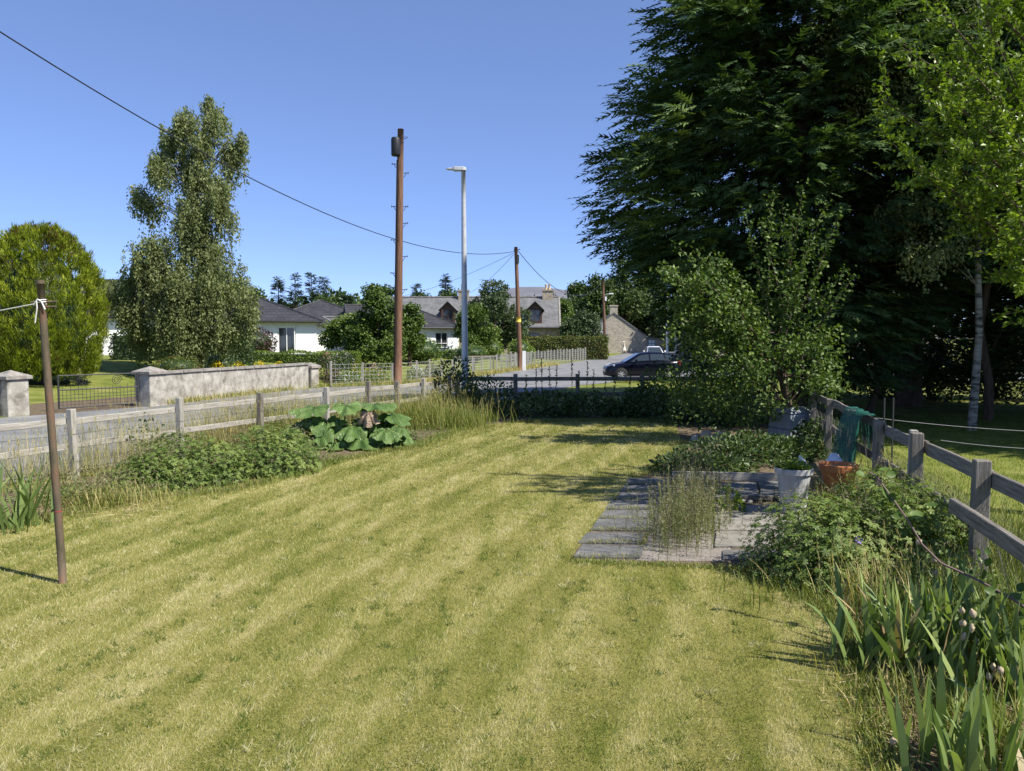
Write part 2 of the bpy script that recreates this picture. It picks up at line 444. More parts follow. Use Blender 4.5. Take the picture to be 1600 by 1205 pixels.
def stone_mat(name, c1, c2, mo):
    m, nt, bs = newmat(name)
    v = coords(nt, 'obj', (1, 1, 1), rnd=False)
    sx = nt.nodes.new('ShaderNodeSeparateXYZ'); cx = nt.nodes.new('ShaderNodeCombineXYZ')
    ad = nt.nodes.new('ShaderNodeMath'); ad.operation = 'ADD'
    nt.links.new(v.outputs[0], sx.inputs[0]); nt.links.new(sx.outputs[0], ad.inputs[0]); nt.links.new(sx.outputs[1], ad.inputs[1])
    nt.links.new(ad.outputs[0], cx.inputs[0]); nt.links.new(sx.outputs[2], cx.inputs[1])
    b = nt.nodes.new('ShaderNodeTexBrick'); b.inputs['Scale'].default_value = 1
    b.inputs['Brick Width'].default_value = 0.55; b.inputs['Row Height'].default_value = 0.27; b.inputs['Mortar Size'].default_value = 0.025
    b.inputs['Color1'].default_value = (*c1, 1); b.inputs['Color2'].default_value = (*c2, 1); b.inputs['Mortar'].default_value = (*mo, 1)
    nt.links.new(cx.outputs[0], b.inputs['Vector'])
    n = noise(nt, v, 2.5, 8); r = ramp(nt, [(0.3, (0.7, 0.7, 0.7)), (0.7, (1.3, 1.28, 1.2))]); nt.links.new(n.outputs[0], r.inputs[0])
    c = mix(nt, b.outputs['Color'], r.outputs[0], 1.0, 'MULTIPLY')
    nt.links.new(c, bs.inputs['Base Color']); bs.inputs['Roughness'].default_value = 0.9
    bump(nt, bs, n.outputs[0], 0.6, 0.05)
    return m
M['stone'] = stone_mat('coursed_stone', (0.26, 0.215, 0.155), (0.34, 0.285, 0.21), (0.38, 0.34, 0.28))
M['pale_stone'] = stone_mat('pale_coursed_stone', (0.30, 0.26, 0.21), (0.40, 0.35, 0.29), (0.42, 0.39, 0.34))

# foliage
M['lf_birch'] = mat_leaf('birch_leaves', [(0.1, (0.09, 0.115, 0.04)), (0.5, (0.195, 0.23, 0.09)), (0.9, (0.33, 0.36, 0.165))], 0.4, 0.6, 0.2)
M['lf_cypress'] = mat_leaf('golden_cypress_foliage', [(0.0, (0.12, 0.07, 0.015)), (0.3, (0.10, 0.15, 0.012)), (0.65, (0.27, 0.33, 0.022)), (0.95, (0.40, 0.43, 0.045))], 0.35, wnoise=0.9)
M['lf_conifer'] = mat_leaf('dark_conifer_foliage', [(0.1, (0.03, 0.055, 0.02)), (0.5, (0.085, 0.145, 0.048)), (0.9, (0.20, 0.275, 0.095))], 0.25, 0.6, 0.15, wnoise=0.5)
M['lf_apple'] = mat_leaf('apple_leaves', [(0.1, (0.045, 0.085, 0.016)), (0.6, (0.10, 0.165, 0.032)), (0.95, (0.20, 0.265, 0.065))], 0.3, 0.5, 0.3)
M['lf_bright'] = mat_leaf('bright_green_leaves', [(0.1, (0.085, 0.145, 0.014)), (0.6, (0.185, 0.27, 0.03)), (0.95, (0.31, 0.385, 0.07))], 0.38, 0.4)
M['lf_wood'] = mat_leaf('broadleaf_foliage', [(0.1, (0.025, 0.05, 0.012)), (0.5, (0.06, 0.10, 0.022)), (0.9, (0.12, 0.165, 0.04))], 0.25, wnoise=0.2)
M['lf_ash'] = mat_leaf('grey_green_foliage', [(0.1, (0.035, 0.06, 0.025)), (0.5, (0.075, 0.11, 0.045)), (0.9, (0.13, 0.17, 0.075))], 0.25)
M['lf_garden'] = mat_leaf('garden_tree_foliage', [(0.1, (0.04, 0.08, 0.015)), (0.5, (0.09, 0.15, 0.025)), (0.9, (0.17, 0.23, 0.05))], 0.28, wnoise=0.5)
M['lf_spruce'] = mat_leaf('spruce_foliage', [(0.1, (0.02, 0.042, 0.022)), (0.9, (0.075, 0.12, 0.05))], 0.15)
M['lf_hedge'] = mat_leaf('clipped_hedge_leaves', [(0.1, (0.08, 0.13, 0.02)), (0.6, (0.16, 0.23, 0.035)), (0.95, (0.25, 0.31, 0.07))], 0.3)
M['lf_lime'] = mat_leaf('lime_topiary_leaves', [(0.1, (0.09, 0.15, 0.015)), (0.6, (0.18, 0.26, 0.028)), (0.95, (0.24, 0.31, 0.05))], 0.25)
M['lf_beech'] = mat_leaf('beech_hedge_leaves', [(0.08, (0.11, 0.045, 0.018)), (0.3, (0.075, 0.10, 0.02)), (0.7, (0.12, 0.15, 0.03)), (0.95, (0.26, 0.24, 0.06))], 0.25, wnoise=1.2)
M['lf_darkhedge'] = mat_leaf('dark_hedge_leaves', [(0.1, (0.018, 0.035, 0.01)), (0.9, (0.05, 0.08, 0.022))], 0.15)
M['lf_purple'] = mat_leaf('purple_shrub_leaves', [(0.1, (0.028, 0.012, 0.018)), (0.9, (0.085, 0.035, 0.045))], 0.2)
M['lf_gera'] = mat_leaf('geranium_leaves', [(0.1, (0.075, 0.125, 0.022)), (0.5, (0.155, 0.225, 0.045)), (0.9, (0.25, 0.31, 0.085))], 0.35, 0.5)
M['seed'] = mat_leaf('dry_seed_heads', [(0.1, (0.14, 0.12, 0.06)), (0.9, (0.30, 0.27, 0.15))], 0.2, 0.7)
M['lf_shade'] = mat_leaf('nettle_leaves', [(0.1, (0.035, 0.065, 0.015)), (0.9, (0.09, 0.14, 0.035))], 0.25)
M['lf_weed'] = mat_leaf('weed_leaves', [(0.1, (0.09, 0.10, 0.03)), (0.5, (0.185, 0.21, 0.07)), (0.9, (0.34, 0.31, 0.16))], 0.3)
M['weed_pink'] = mat_leaf('faded_pink_seeds', [(0.1, (0.16, 0.10, 0.075)), (0.9, (0.36, 0.28, 0.22))], 0.2)
M['lf_iris'] = mat_leaf('iris_leaves', [(0.1, (0.11, 0.17, 0.045)), (0.5, (0.20, 0.275, 0.085)), (0.9, (0.32, 0.38, 0.13))], 0.35, 0.42, wnoise=4)
M['lf_rhubarb'] = mat_leaf('rhubarb_leaves', [(0.1, (0.045, 0.095, 0.02)), (0.5, (0.115, 0.20, 0.05)), (0.9, (0.20, 0.285, 0.09))], 0.32, 0.4, wnoise=9)
M['lf_dead'] = mat_leaf('withered_leaf', [(0.1, (0.25, 0.17, 0.12)), (0.9, (0.50, 0.39, 0.30))], 0.2, 0.7, wnoise=6)
M['petiole'] = mat_flat('pale_leaf_stalk', (0.32, 0.30, 0.11), 0.5)
M['stalk'] = mat_flat('green_stalk', (0.16, 0.20, 0.06), 0.6)
M['twig'] = mat_flat('purple_brown_twig', (0.16, 0.10, 0.09), 0.6)
M['tallgrass'] = mat_leaf('long_grass', [(0.05, (0.10, 0.15, 0.02)), (0.4, (0.20, 0.24, 0.04)), (0.7, (0.36, 0.33, 0.10)), (0.95, (0.55, 0.44, 0.20))], 0.3, 0.55)

def lawn_mat(name, blades):
    m, nt, bs = newmat(name)
    geo = nt.nodes.new('ShaderNodeNewGeometry')
    def mth(op, a, b=None, c=None):
        q = nt.nodes.new('ShaderNodeMath'); q.operation = op
        for i, v in enumerate((a, b, c)):
            if v is None: continue
            if isinstance(v, (int, float)): q.inputs[i].default_value = v
            else: nt.links.new(v, q.inputs[i])
        return q.outputs[0]
    mp = nt.nodes.new('ShaderNodeMapping'); nt.links.new(geo.outputs['Position'], mp.inputs['Vector'])
    mp.inputs['Scale'].default_value = (1, 1, 0.0)
    n_wob = noise(nt, mp, 0.45, 3)
    sx = nt.nodes.new('ShaderNodeSeparateXYZ'); nt.links.new(mp.outputs[0], sx.inputs[0])
    u = mth('ADD', mth('MULTIPLY_ADD', sx.outputs[1], -0.36, sx.outputs[0]), mth('MULTIPLY', n_wob.outputs[0], 0.06))
    s1 = mth('MULTIPLY_ADD', mth('SMOOTH_MIN', mth('SMOOTH_MAX', mth('MULTIPLY', mth('SINE', mth('MULTIPLY', u, 2 * math.pi / 0.88)), 2.6), -1.0, 0.5), 1.0, 0.5), 1.0, 0.0)
    s2 = mth('SINE', mth('MULTIPLY_ADD', u, 2 * math.pi / 0.41, 1.0))
    mp2 = nt.nodes.new('ShaderNodeMapping'); mp2.inputs['Rotation'].default_value = (0, 0, math.atan(0.36)); mp2.inputs['Scale'].default_value = (3.4, 0.3, 0)
    nt.links.new(geo.outputs['Position'], mp2.inputs['Vector'])
    n_str = noise(nt, mp2, 1.0, 5, 0.6)
    n_pat = noise(nt, mp, 0.55, 6, 0.6)
    n_fine = noise(nt, mp, 5.0, 6, 0.7)
    val = mth('MULTIPLY_ADD', s1, 0.042, 0.53)
    val = mth('MULTIPLY_ADD', s2, 0.05, val)
    val = mth('ADD', val, mth('MULTIPLY_ADD', n_str.outputs[0], 0.9, -0.45))
    val = mth('ADD', val, mth('MULTIPLY_ADD', n_pat.outputs[0], 0.75, -0.375))
    val = mth('ADD', val, mth('MULTIPLY_ADD', n_fine.outputs[0], 0.55, -0.275))
    if blades:
        a = nt.nodes.new('ShaderNodeAttribute'); a.attribute_name = 'v'
        val = mth('ADD', val, mth('MULTIPLY_ADD', a.outputs['Fac'], 0.95, -0.475))
    r = ramp(nt, [(0.03, (0.095, 0.155, 0.026)), (0.30, (0.23, 0.26, 0.055)), (0.60, (0.39, 0.38, 0.125)), (0.93, (0.61, 0.56, 0.31))])
    nt.links.new(val, r.inputs[0])
    if blades:
        nt.links.new(r.outputs[0], bs.inputs['Base Color'])
        bs.inputs['Roughness'].default_value = 0.6; bs.inputs['Specular IOR Level'].default_value = 0.25
        tr = nt.nodes.new('ShaderNodeBsdfTranslucent'); nt.links.new(r.outputs[0], tr.inputs[0])
        ms = nt.nodes.new('ShaderNodeMixShader'); ms.inputs[0].default_value = 0.3
        nt.links.new(bs.outputs[0], ms.inputs[1]); nt.links.new(tr.outputs[0], ms.inputs[2])
        nt.links.new(ms.outputs[0], nt.nodes['Material Output'].inputs[0])
    else:
        c = mix(nt, r.outputs[0], (0.62, 0.58, 0.5), 1.0, 'MULTIPLY')
        nt.links.new(c, bs.inputs['Base Color']); bs.inputs['Roughness'].default_value = 0.95
        bs.inputs['Specular IOR Level'].default_value = 0.1
        nb = noise(nt, mp, 60, 5)
        bump(nt, bs, nb.outputs[0], 0.9, 0.02)
    return m
M['lawn'] = lawn_mat('mown_turf', False)
M['lawn_blades'] = lawn_mat('mown_grass_blades', True)
M['meadow'] = mat_noise('rough_grass', [(0.25, (0.085, 0.11, 0.02)), (0.5, (0.155, 0.175, 0.038)), (0.75, (0.26, 0.25, 0.085))], 1.5, 0.95, 0.6, 25, kind='pos', spec=0.1)
M['neighbour_grass'] = mat_leaf('green_lawn_blades', [(0.1, (0.10, 0.16, 0.012)), (0.9, (0.22, 0.30, 0.035))], 0.3, 0.6, wnoise=1.5)
M['hazy'] = mat_noise('hazy_hill', [(0.3, (0.11, 0.11, 0.13)), (0.7, (0.17, 0.17, 0.19))], 0.01, 1.0, kind='pos')  # blue-grey of distance haze put into the hill's base colour

def add_bump(m, scale, strength, dist):
    nt = m.node_tree; bs = nt.nodes['Principled BSDF']
    v = coords(nt, 'pos'); vo = nt.nodes.new('ShaderNodeTexVoronoi'); vo.feature = 'DISTANCE_TO_EDGE'; vo.inputs['Scale'].default_value = scale
    nt.links.new(v.outputs[0], vo.inputs['Vector']); bump(nt, bs, vo.outputs['Distance'], strength, dist)
add_bump(M['lf_rhubarb'], 22, 1.0, .02)
add_bump(M['lf_dead'], 16, 1.0, .03)
def make_net(m):
    nt = m.node_tree; bs = nt.nodes['Principled BSDF']; out = nt.nodes['Material Output']
    v = coords(nt, 'obj', (1, 1, .25)); n = noise(nt, v, 30, 3); r = ramp(nt, [(.42, (0, 0, 0)), (.55, (.4, .4, .4))]); nt.links.new(n.outputs[0], r.inputs[0])
    tr = nt.nodes.new('ShaderNodeBsdfTransparent'); ms = nt.nodes.new('ShaderNodeMixShader')
    nt.links.new(r.outputs[0], ms.inputs[0]); nt.links.new(bs.outputs[0], ms.inputs[1]); nt.links.new(tr.outputs[0], ms.inputs[2]); nt.links.new(ms.outputs[0], out.inputs[0])
make_net(M['net'])
# ================================================================== the setting
M['gravel'] = mat_noise('fine_gravel', [(0.3, (0.13, 0.11, 0.09)), (0.5, (0.24, 0.21, 0.18)), (0.7, (0.38, 0.34, 0.3))], 55, .95, .8, 60, kind='pos')
EL = np.array([(-40,-30),(-24,0),(-14.8,20.5),(-8.6,34.8),(-4.4,37.6),(-0.4,50),(9.3,84),(16,110),(34,170),(70,300)], float)
def sstep(t):
    t = np.clip(t, 0, 1); return t * t * (3 - 2 * t)
def ground_h(x, y):
    x = np.asarray(x, float); y = np.asarray(y, float)
    dx = np.interp(y, EL[:, 1], EL[:, 0]) - x
    r = sstep((dx - 2.5) / 16.0) * (1.05 - 0.75 * sstep((y - 84) / 12.0))
    return r * sstep((dx - 2.5) / 3)
gx = np.concatenate([[-4000, -1500, -600, -250], np.linspace(-120, 60, 91), [90, 200, 600, 1500, 4000]])
gy = np.concatenate([[-60, -25], np.linspace(-10, 130, 71), [160, 220, 400, 900, 2000, 5000]])
X, Y = np.meshgrid(gx, gy)
Z = ground_h(X, Y) - 0.012
nx = len(gx)
ii = (np.arange(len(gy) - 1)[:, None] * nx + np.arange(nx - 1)[None]).ravel()
mb = MB(); mb.add(np.stack([X, Y, Z], -1).reshape(-1, 3), np.stack([ii, ii + 1, ii + nx + 1, ii + nx], -1))
mb.build('ground', M['meadow'], smooth=True, label='rough green grass ground stretching beyond the gardens', kind='structure')

def sheet(name, pts, z, mat, label, sub=None):
    mb = MB(); p = [(q[0], q[1], z) for q in pts]
    me = bpy.data.meshes.new(name)
    me.from_pydata(p, [], [list(range(len(p)))])
    me.materials.append(mat)
    o = bpy.data.objects.new(name, me); COL.objects.link(o)
    return tag(o, label, kind='structure')
def fence_x(y): return -6.95 + 0.455 * (y - 12.1)
road_r = [(fence_x(-25) - 1.0, -25), (fence_x(10) - .7, 10), (fence_x(23.5) - .7, 23.5), (0.2, 29), (3.2, 36.5), (5.5, 39.3), (12, 40), (60, 41), (60, 50), (18, 49), (14, 55), (16, 70), (21, 92), (27, 112), (46, 170), (84, 300)]
sheet('road', [tuple(p) for p in EL] + road_r[::-1], 0.0, M['asphalt'], 'worn grey asphalt road running past the garden fence')
# gravelly driveway mouth between the gate pillars
d0, d1, d2, d3 = G(40, 648), G(222, 633), G(222, 622), G(60, 632)
sheet('driveway', [d0 + (0.3, -.3, 0), d1 + (0.5, -.4, 0), d2 + (-.3, 1.0, 0), d3 + (-.9, 1.0, 0)], 0.006, M['soil'], 'dry earth driveway mouth in front of the metal gate')

# hill on the skyline
mb = MB(); n = 41
xs = np.linspace(-1500, 1900, n)
prof = 192 * np.exp(-((xs - 95) / 420) ** 2) + 60 * np.exp(-((xs + 600) / 500) ** 2) + 70 * np.exp(-((xs - 1000) / 500) ** 2)
Vh = []
for k, (yy, f) in enumerate([(2500, 0), (2800, .7), (3000, 1), (3600, .5), (4500, 0)]):
    Vh.append(np.stack([xs, np.full(n, yy), prof * f - 2], -1))
Vh = np.array(Vh).reshape(-1, 3)
ii = (np.arange(4)[:, None] * n + np.arange(n - 1)[None]).ravel()
mb.add(Vh, np.stack([ii, ii + 1, ii + n + 1, ii + n], -1))
mb.build('hill', M['hazy'], smooth=True, label='bare hill coloured grey with haze on the skyline above the cottage', kind='structure')

# lawn sheet and soil of the beds
edge_l = [(-140, 850), (0, 830), (130, 800), (210, 782), (360, 768), (470, 742), (520, 722), (650, 700), (735, 666)]
edge_f = [(800, 661), (900, 659), (1000, 659), (1055, 662)]
edge_r = [(1065, 690), (1030, 735), (985, 748)]
edge_p = [(887, 879), (1010, 884), (1140, 890), (1180, 893), (1225, 915), (1290, 950), (1335, 990), (1350, 1060), (1362, 1130), (1390, 1205), (1430, 1320)]
LAWN = [tuple(G(*p)[:2]) for p in edge_l + edge_f + edge_r + edge_p]
LAWN += [(1.9, 1.2), (1.5, -2.5), (-12, -2.5), (-12, 5)]
sheet('garden_soil', [(fence_x(-3), -3), (fence_x(23), 23.0), (8.8, 23.0), (6.4, 16.1), (4.05 - .9, 3.0), (3.3, -3)], 0.004, M['soil'], 'dry brown soil of the flower beds along the fences')
sheet('gravel_patch', [(1.25, 7.62), (2.2, 7.6), (3.2, 11), (2.3, 11)], .007, M['gravel'], 'pinkish grey gravel under the wispy weeds')
sheet('lawn', LAWN, 0.010, M['lawn'], 'sunny mown garden lawn with pale mower stripes')

# mown grass blades
def scatter_lawn(n):
    out = []
    while sum(len(o) for o in out) < n:
        # density falls with distance: even density per image row
        u = rng.uniform(0, 1, 200000)
        y = 1 / (1 / 2.6 + u * (1 / 21.5 - 1 / 2.6))
        y = np.where(rng.uniform(0, 1, len(y)) < 0.5, y, rng.uniform(3, 21.5, len(y)))
        x = rng.uniform(-1, 1, len(y)) * (0.70 * y + 1.9)
        P = np.stack([x, y, np.full(len(y), 0.008)], -1)
        out.append(P[inpoly(P, LAWN)])
    return np.vstack(out)[:n]
NB = 470000
P = scatter_lawn(NB)
d = np.linalg.norm(P[:, :2], axis=1)
az = rng.uniform(0, 2 * np.pi, NB)
le = rng.uniform(0.15, 0.75, NB) ** 1.0
D = np.stack([np.cos(az) * np.sin(le), np.sin(az) * np.sin(le), np.cos(le)], -1)
D[:, :2] += np.array([0.10, 0.25]) * np.sign(np.sin((P[:, 0] - 0.36 * P[:, 1] + .08) * 2 * np.pi / 0.88))[:, None]
L = rng.uniform(0.014, 0.036, NB) * (1 + 0.015 * d)
Wd = rng.uniform(0.0022, 0.0045, NB) * np.maximum(1, d / 5.0)
mb = MB(); mb.spikes(P, D, np.stack([np.sin(az), -np.cos(az), np.zeros(NB)], -1) + rdirs(NB) * 0.4, L, Wd, rng.uniform(0, 1, NB))
# uneven tufts, coarse weeds and loose clippings in the turf
nt_ = 900; c_ = scatter_lawn(nt_); k_ = 16; q = np.repeat(c_, k_, 0) + np.concatenate([rng.normal(0, .028, (nt_ * k_, 2)), np.zeros((nt_ * k_, 1))], 1); m_n = len(q)
az = rng.uniform(0, 6.28, m_n); le = rng.uniform(.2, 1.1, m_n); mb.spikes(q, np.stack([np.cos(az) * np.sin(le), np.sin(az) * np.sin(le), np.cos(le)], -1), np.stack([np.sin(az), -np.cos(az), 0 * az], -1), rng.uniform(.03, .065, m_n), .0065, np.repeat(rng.choice([-.6, -.35, .1, 1.3], nt_), k_))
nc = 3500; q = scatter_lawn(nc); q[:, 2] = rng.uniform(.02, .04, nc); az = rng.uniform(0, 6.28, nc); mb.spikes(q, np.stack([np.cos(az), np.sin(az), rng.normal(0, .2, nc)], -1), rdirs(nc) * .3 + (0, 0, 1), rng.uniform(.02, .05, nc), .003, rng.uniform(.6, 1.2, nc))
mb.build('grass', M['lawn_blades'], label='short mown grass blades of the garden lawn', cat='grass', kind='stuff')
# rough edges of the lawn, longer tufts along the beds
def along(pts, n, spread):
    W_ = np.array([G(*p) for p in pts]); seg = np.linalg.norm(np.diff(W_, axis=0), axis=1); c = np.concatenate([[0], np.cumsum(seg)])
    t = rng.uniform(0, c[-1], n)
    return np.stack([np.interp(t, c, W_[:, k]) for k in range(3)], -1) + np.concatenate([rng.normal(0, spread, (n, 2)), np.zeros((n, 1))], 1)
mb = MB()
for pts, n, sp, lk in ((edge_l, 9000, .14, 1.), (edge_f, 3500, .12, 1.), (edge_p[:4], 2500, .05, .4), (edge_p[3:], 6000, .08, .75), (edge_r, 2000, .15, .9)):
    q = along(pts, n, sp)
    mb.ribbons(q, rng.uniform(0, 6.28, n), lk * rng.uniform(.05, .14, n), rng.uniform(0, .5, n), rng.uniform(.2, 1.0, n), .006, 2, rng.uniform(.0, .75, n))
for k in range(8):                                         # grass joints between the stepping slabs
    yy = 7.72 + .56 * k
    n = 260
    q = np.stack([0.58 + .295 * (yy - 7.67) + rng.uniform(0, .72, n), yy + rng.normal(0, .025, n), np.zeros(n)], -1)
    mb.ribbons(q, rng.uniform(0, 6.28, n), rng.uniform(.03, .08, n), rng.uniform(0, .6, n), .5, .005, 2, rng.uniform(.2, .9, n))
mb.build('edge_grass', M['tallgrass'], label='longer uncut grass along the edges of the lawn', cat='grass', kind='stuff')
# neighbour's lawn beyond the fence
mb = MB(); n = 65000
y = 1.5 + 21 * rng.uniform(0, 1, n) ** 1.25; x = rng.uniform(0, 1, n) * (y * .6 + 3.0) + 4.25 + .24 * (y - 6.5)
az = rng.uniform(0, 6.28, n); le = rng.uniform(.1, .8, n)
mb.spikes(np.stack([x, y, np.zeros(n)], -1), np.stack([np.cos(az) * np.sin(le), np.sin(az) * np.sin(le), np.cos(le)], -1), np.stack([np.sin(az), -np.cos(az), 0 * az], -1), rng.uniform(.04, .08, n), .008, rng.uniform(0, 1, n))
mb.build('neighbouring_grass', M['neighbour_grass'], label='bright green grass of the neighbouring plot beyond the wire fence', cat='grass', kind='stuff')
# yellowed verge grass along the far kerb and wall foot
mb = MB()
def strip(p0, p1, n, sp, lmin, lmax, vlo, vhi):
    t = rng.uniform(0, 1, (n, 1)); q = np.array(p0) * (1 - t) + np.array(p1) * t
    q = q + rng.normal(0, sp, (n, 2)); q = np.concatenate([q, ground_h(q[:, 0], q[:, 1])[:, None]], 1)
    mb.ribbons(q, rng.uniform(0, 6.28, n), rng.uniform(lmin, lmax, n), rng.uniform(0, .5, n), rng.uniform(.1, .9, n), .018, 2, rng.uniform(vlo, vhi, n))
strip((-9.6, 33.4), (-11.6, 26.0), 1200, .10, .1, .3, .3, 1)
strip((-4.6, 38), (-.8, 50), 2600, .3, .12, .35, .5, 1)
strip((-.6, 50.5), (3.5, 64), 1800, .35, .15, .4, .6, 1)
strip((-9.0, 34.9), (-4.8, 37.7), 900, .2, .12, .3, .2, .9)
strip((5.3, 38.7), (12, 39.3), 2200, .22, .1, .3, .2, .8)
mb.build('verge_grass', M['tallgrass'], label='yellowing rough grass along the far road verge', cat='grass', kind='stuff')

# ------------------------------------------------------------------ houses
def facade(mb, o, xd, L, z0, z1, ops, rev=0.12):
    """wall panel from o along xd, with real openings and reveals set back by rev"""
    o = np.array(o, float); xd = nrm(xd); nrmv = np.array([xd[1], -xd[0], 0])
    xs = sorted({0, L} | {q for p in ops for q in p[:2]}); zs = sorted({z0, z1} | {q for p in ops for q in p[2:]})
    pt = lambda a, b, dpt=0: o + xd * a + np.array([0, 0, b]) - nrmv * dpt
    for a0, a1 in zip(xs, xs[1:]):
        for b0, b1 in zip(zs, zs[1:]):
            if any(p[0] <= a0 and a1 <= p[1] and p[2] <= b0 and b1 <= p[3] for p in ops): continue
            mb.quad(pt(a0, b0), pt(a1, b0), pt(a1, b1), pt(a0, b1))
    for (a0, a1, b0, b1) in ops:
        for (q, r) in (((a0, b0), (a1, b0)), ((a1, b0), (a1, b1)), ((a1, b1), (a0, b1)), ((a0, b1), (a0, b0))):
            mb.quad(pt(*q), pt(*q, rev), pt(*r, rev), pt(*r))
def window(par, o, xd, op, cols=2, rows=1, frame=None, glass=None, sill=True, name='window', fw=0.07, rev=0.10, split=None):
    o = np.array(o, float); xd = nrm(xd); nv = np.array([xd[1], -xd[0], 0]); a0, a1, b0, b1 = op
    frame = frame or M['white_paint']; glass = glass or M['glass']
    mb = MB()
    def bx(p0, p1, q0, q1, d0, d1):
        c = [o + xd * a + np.array([0, 0, b]) - nv * dd for dd in (d0, d1) for (a, b) in ((p0, q0), (p1, q0), (p1, q1), (p0, q1))]
        mb.add(c, [(0,1,2,3),(7,6,5,4),(0,4,5,1),(1,5,6,2),(2,6,7,3),(3,7,4,0)])
    bx(a0, a0 + fw, b0, b1, rev - .06, rev + .03); bx(a1 - fw, a1, b0, b1, rev - .06, rev + .03)
    bx(a0 + fw, a1 - fw, b0, b0 + fw, rev - .06, rev + .03); bx(a0 + fw, a1 - fw, b1 - fw, b1, rev - .06, rev + .03)
    zs = [b0 + fw] + ([b0 + split] if split else [b0 + fw + (b1 - b0 - 2 * fw) * k / rows for k in range(1, rows)]) + [b1 - fw]
    xs_ = [a0 + fw + (a1 - a0 - 2 * fw) * k / cols for k in range(cols + 1)]
    for q in xs_[1:-1]: bx(q - .03, q + .03, b0 + fw, b1 - fw, rev - .05, rev + .02)
    for q in zs[1:-1]: bx(a0 + fw, a1 - fw, q - .028, q + .028, rev - .048, rev + .018)
    f = mb.build(name, frame, par)
    for i in range(cols):
        for j in range(len(zs) - 1):
            p = MB(); pt = lambda a, b: o + xd * a + np.array([0, 0, b]) - nv * (rev + .008)
            p.quad(pt(xs_[i], zs[j]), pt(xs_[i+1], zs[j]), pt(xs_[i+1], zs[j+1]), pt(xs_[i], zs[j+1]))
            p.build('pane', glass, f)
    if sill:
        s_ = MB()
        c = [o + xd * a + np.array([0, 0, b]) + nv * dd for dd in (.06, -rev) for (a, b) in ((a0 - .06, b0 - .08), (a1 + .06, b0 - .08), (a1 + .06, b0 - .003), (a0 - .06, b0 - .003))]
        s_.add(c, [(0,1,2,3),(7,6,5,4),(0,4,5,1),(1,5,6,2),(2,6,7,3),(3,7,4,0)])
        s_.build('sill', M['coping'], f)
    return f
def slab_roof(mb, pts, t=0.12):
    mb.prism(pts, (0, 0, t))
def hip_roof(mb, x0, x1, y0, y1, ze, zr, ov=0.45, hipl=True, hipr=True):
    x0 -= ov; x1 += ov; y0 -= ov; y1 += ov
    hd = (y1 - y0) / 2; ym = (y0 + y1) / 2
    rl = x0 + (hd if hipl else 0); rr = x1 - (hd if hipr else 0)
    A, B, Cc, Dd = (x0, y0, ze), (x1, y0, ze), (x1, y1, ze), (x0, y1, ze)
    Rl, Rr = (rl, ym, zr), (rr, ym, zr)
    mb.quad(A, B, Rr, Rl); mb.quad(Cc, Dd, Rl, Rr)
    mb.tri(Dd, A, Rl); mb.tri(B, Cc, Rr)
    mb.quad((x0, y0, ze - .02), (x0, y1, ze - .02), (x1, y1, ze - .02), (x1, y0, ze - .02))
    return A, B, Cc, Dd, Rl, Rr
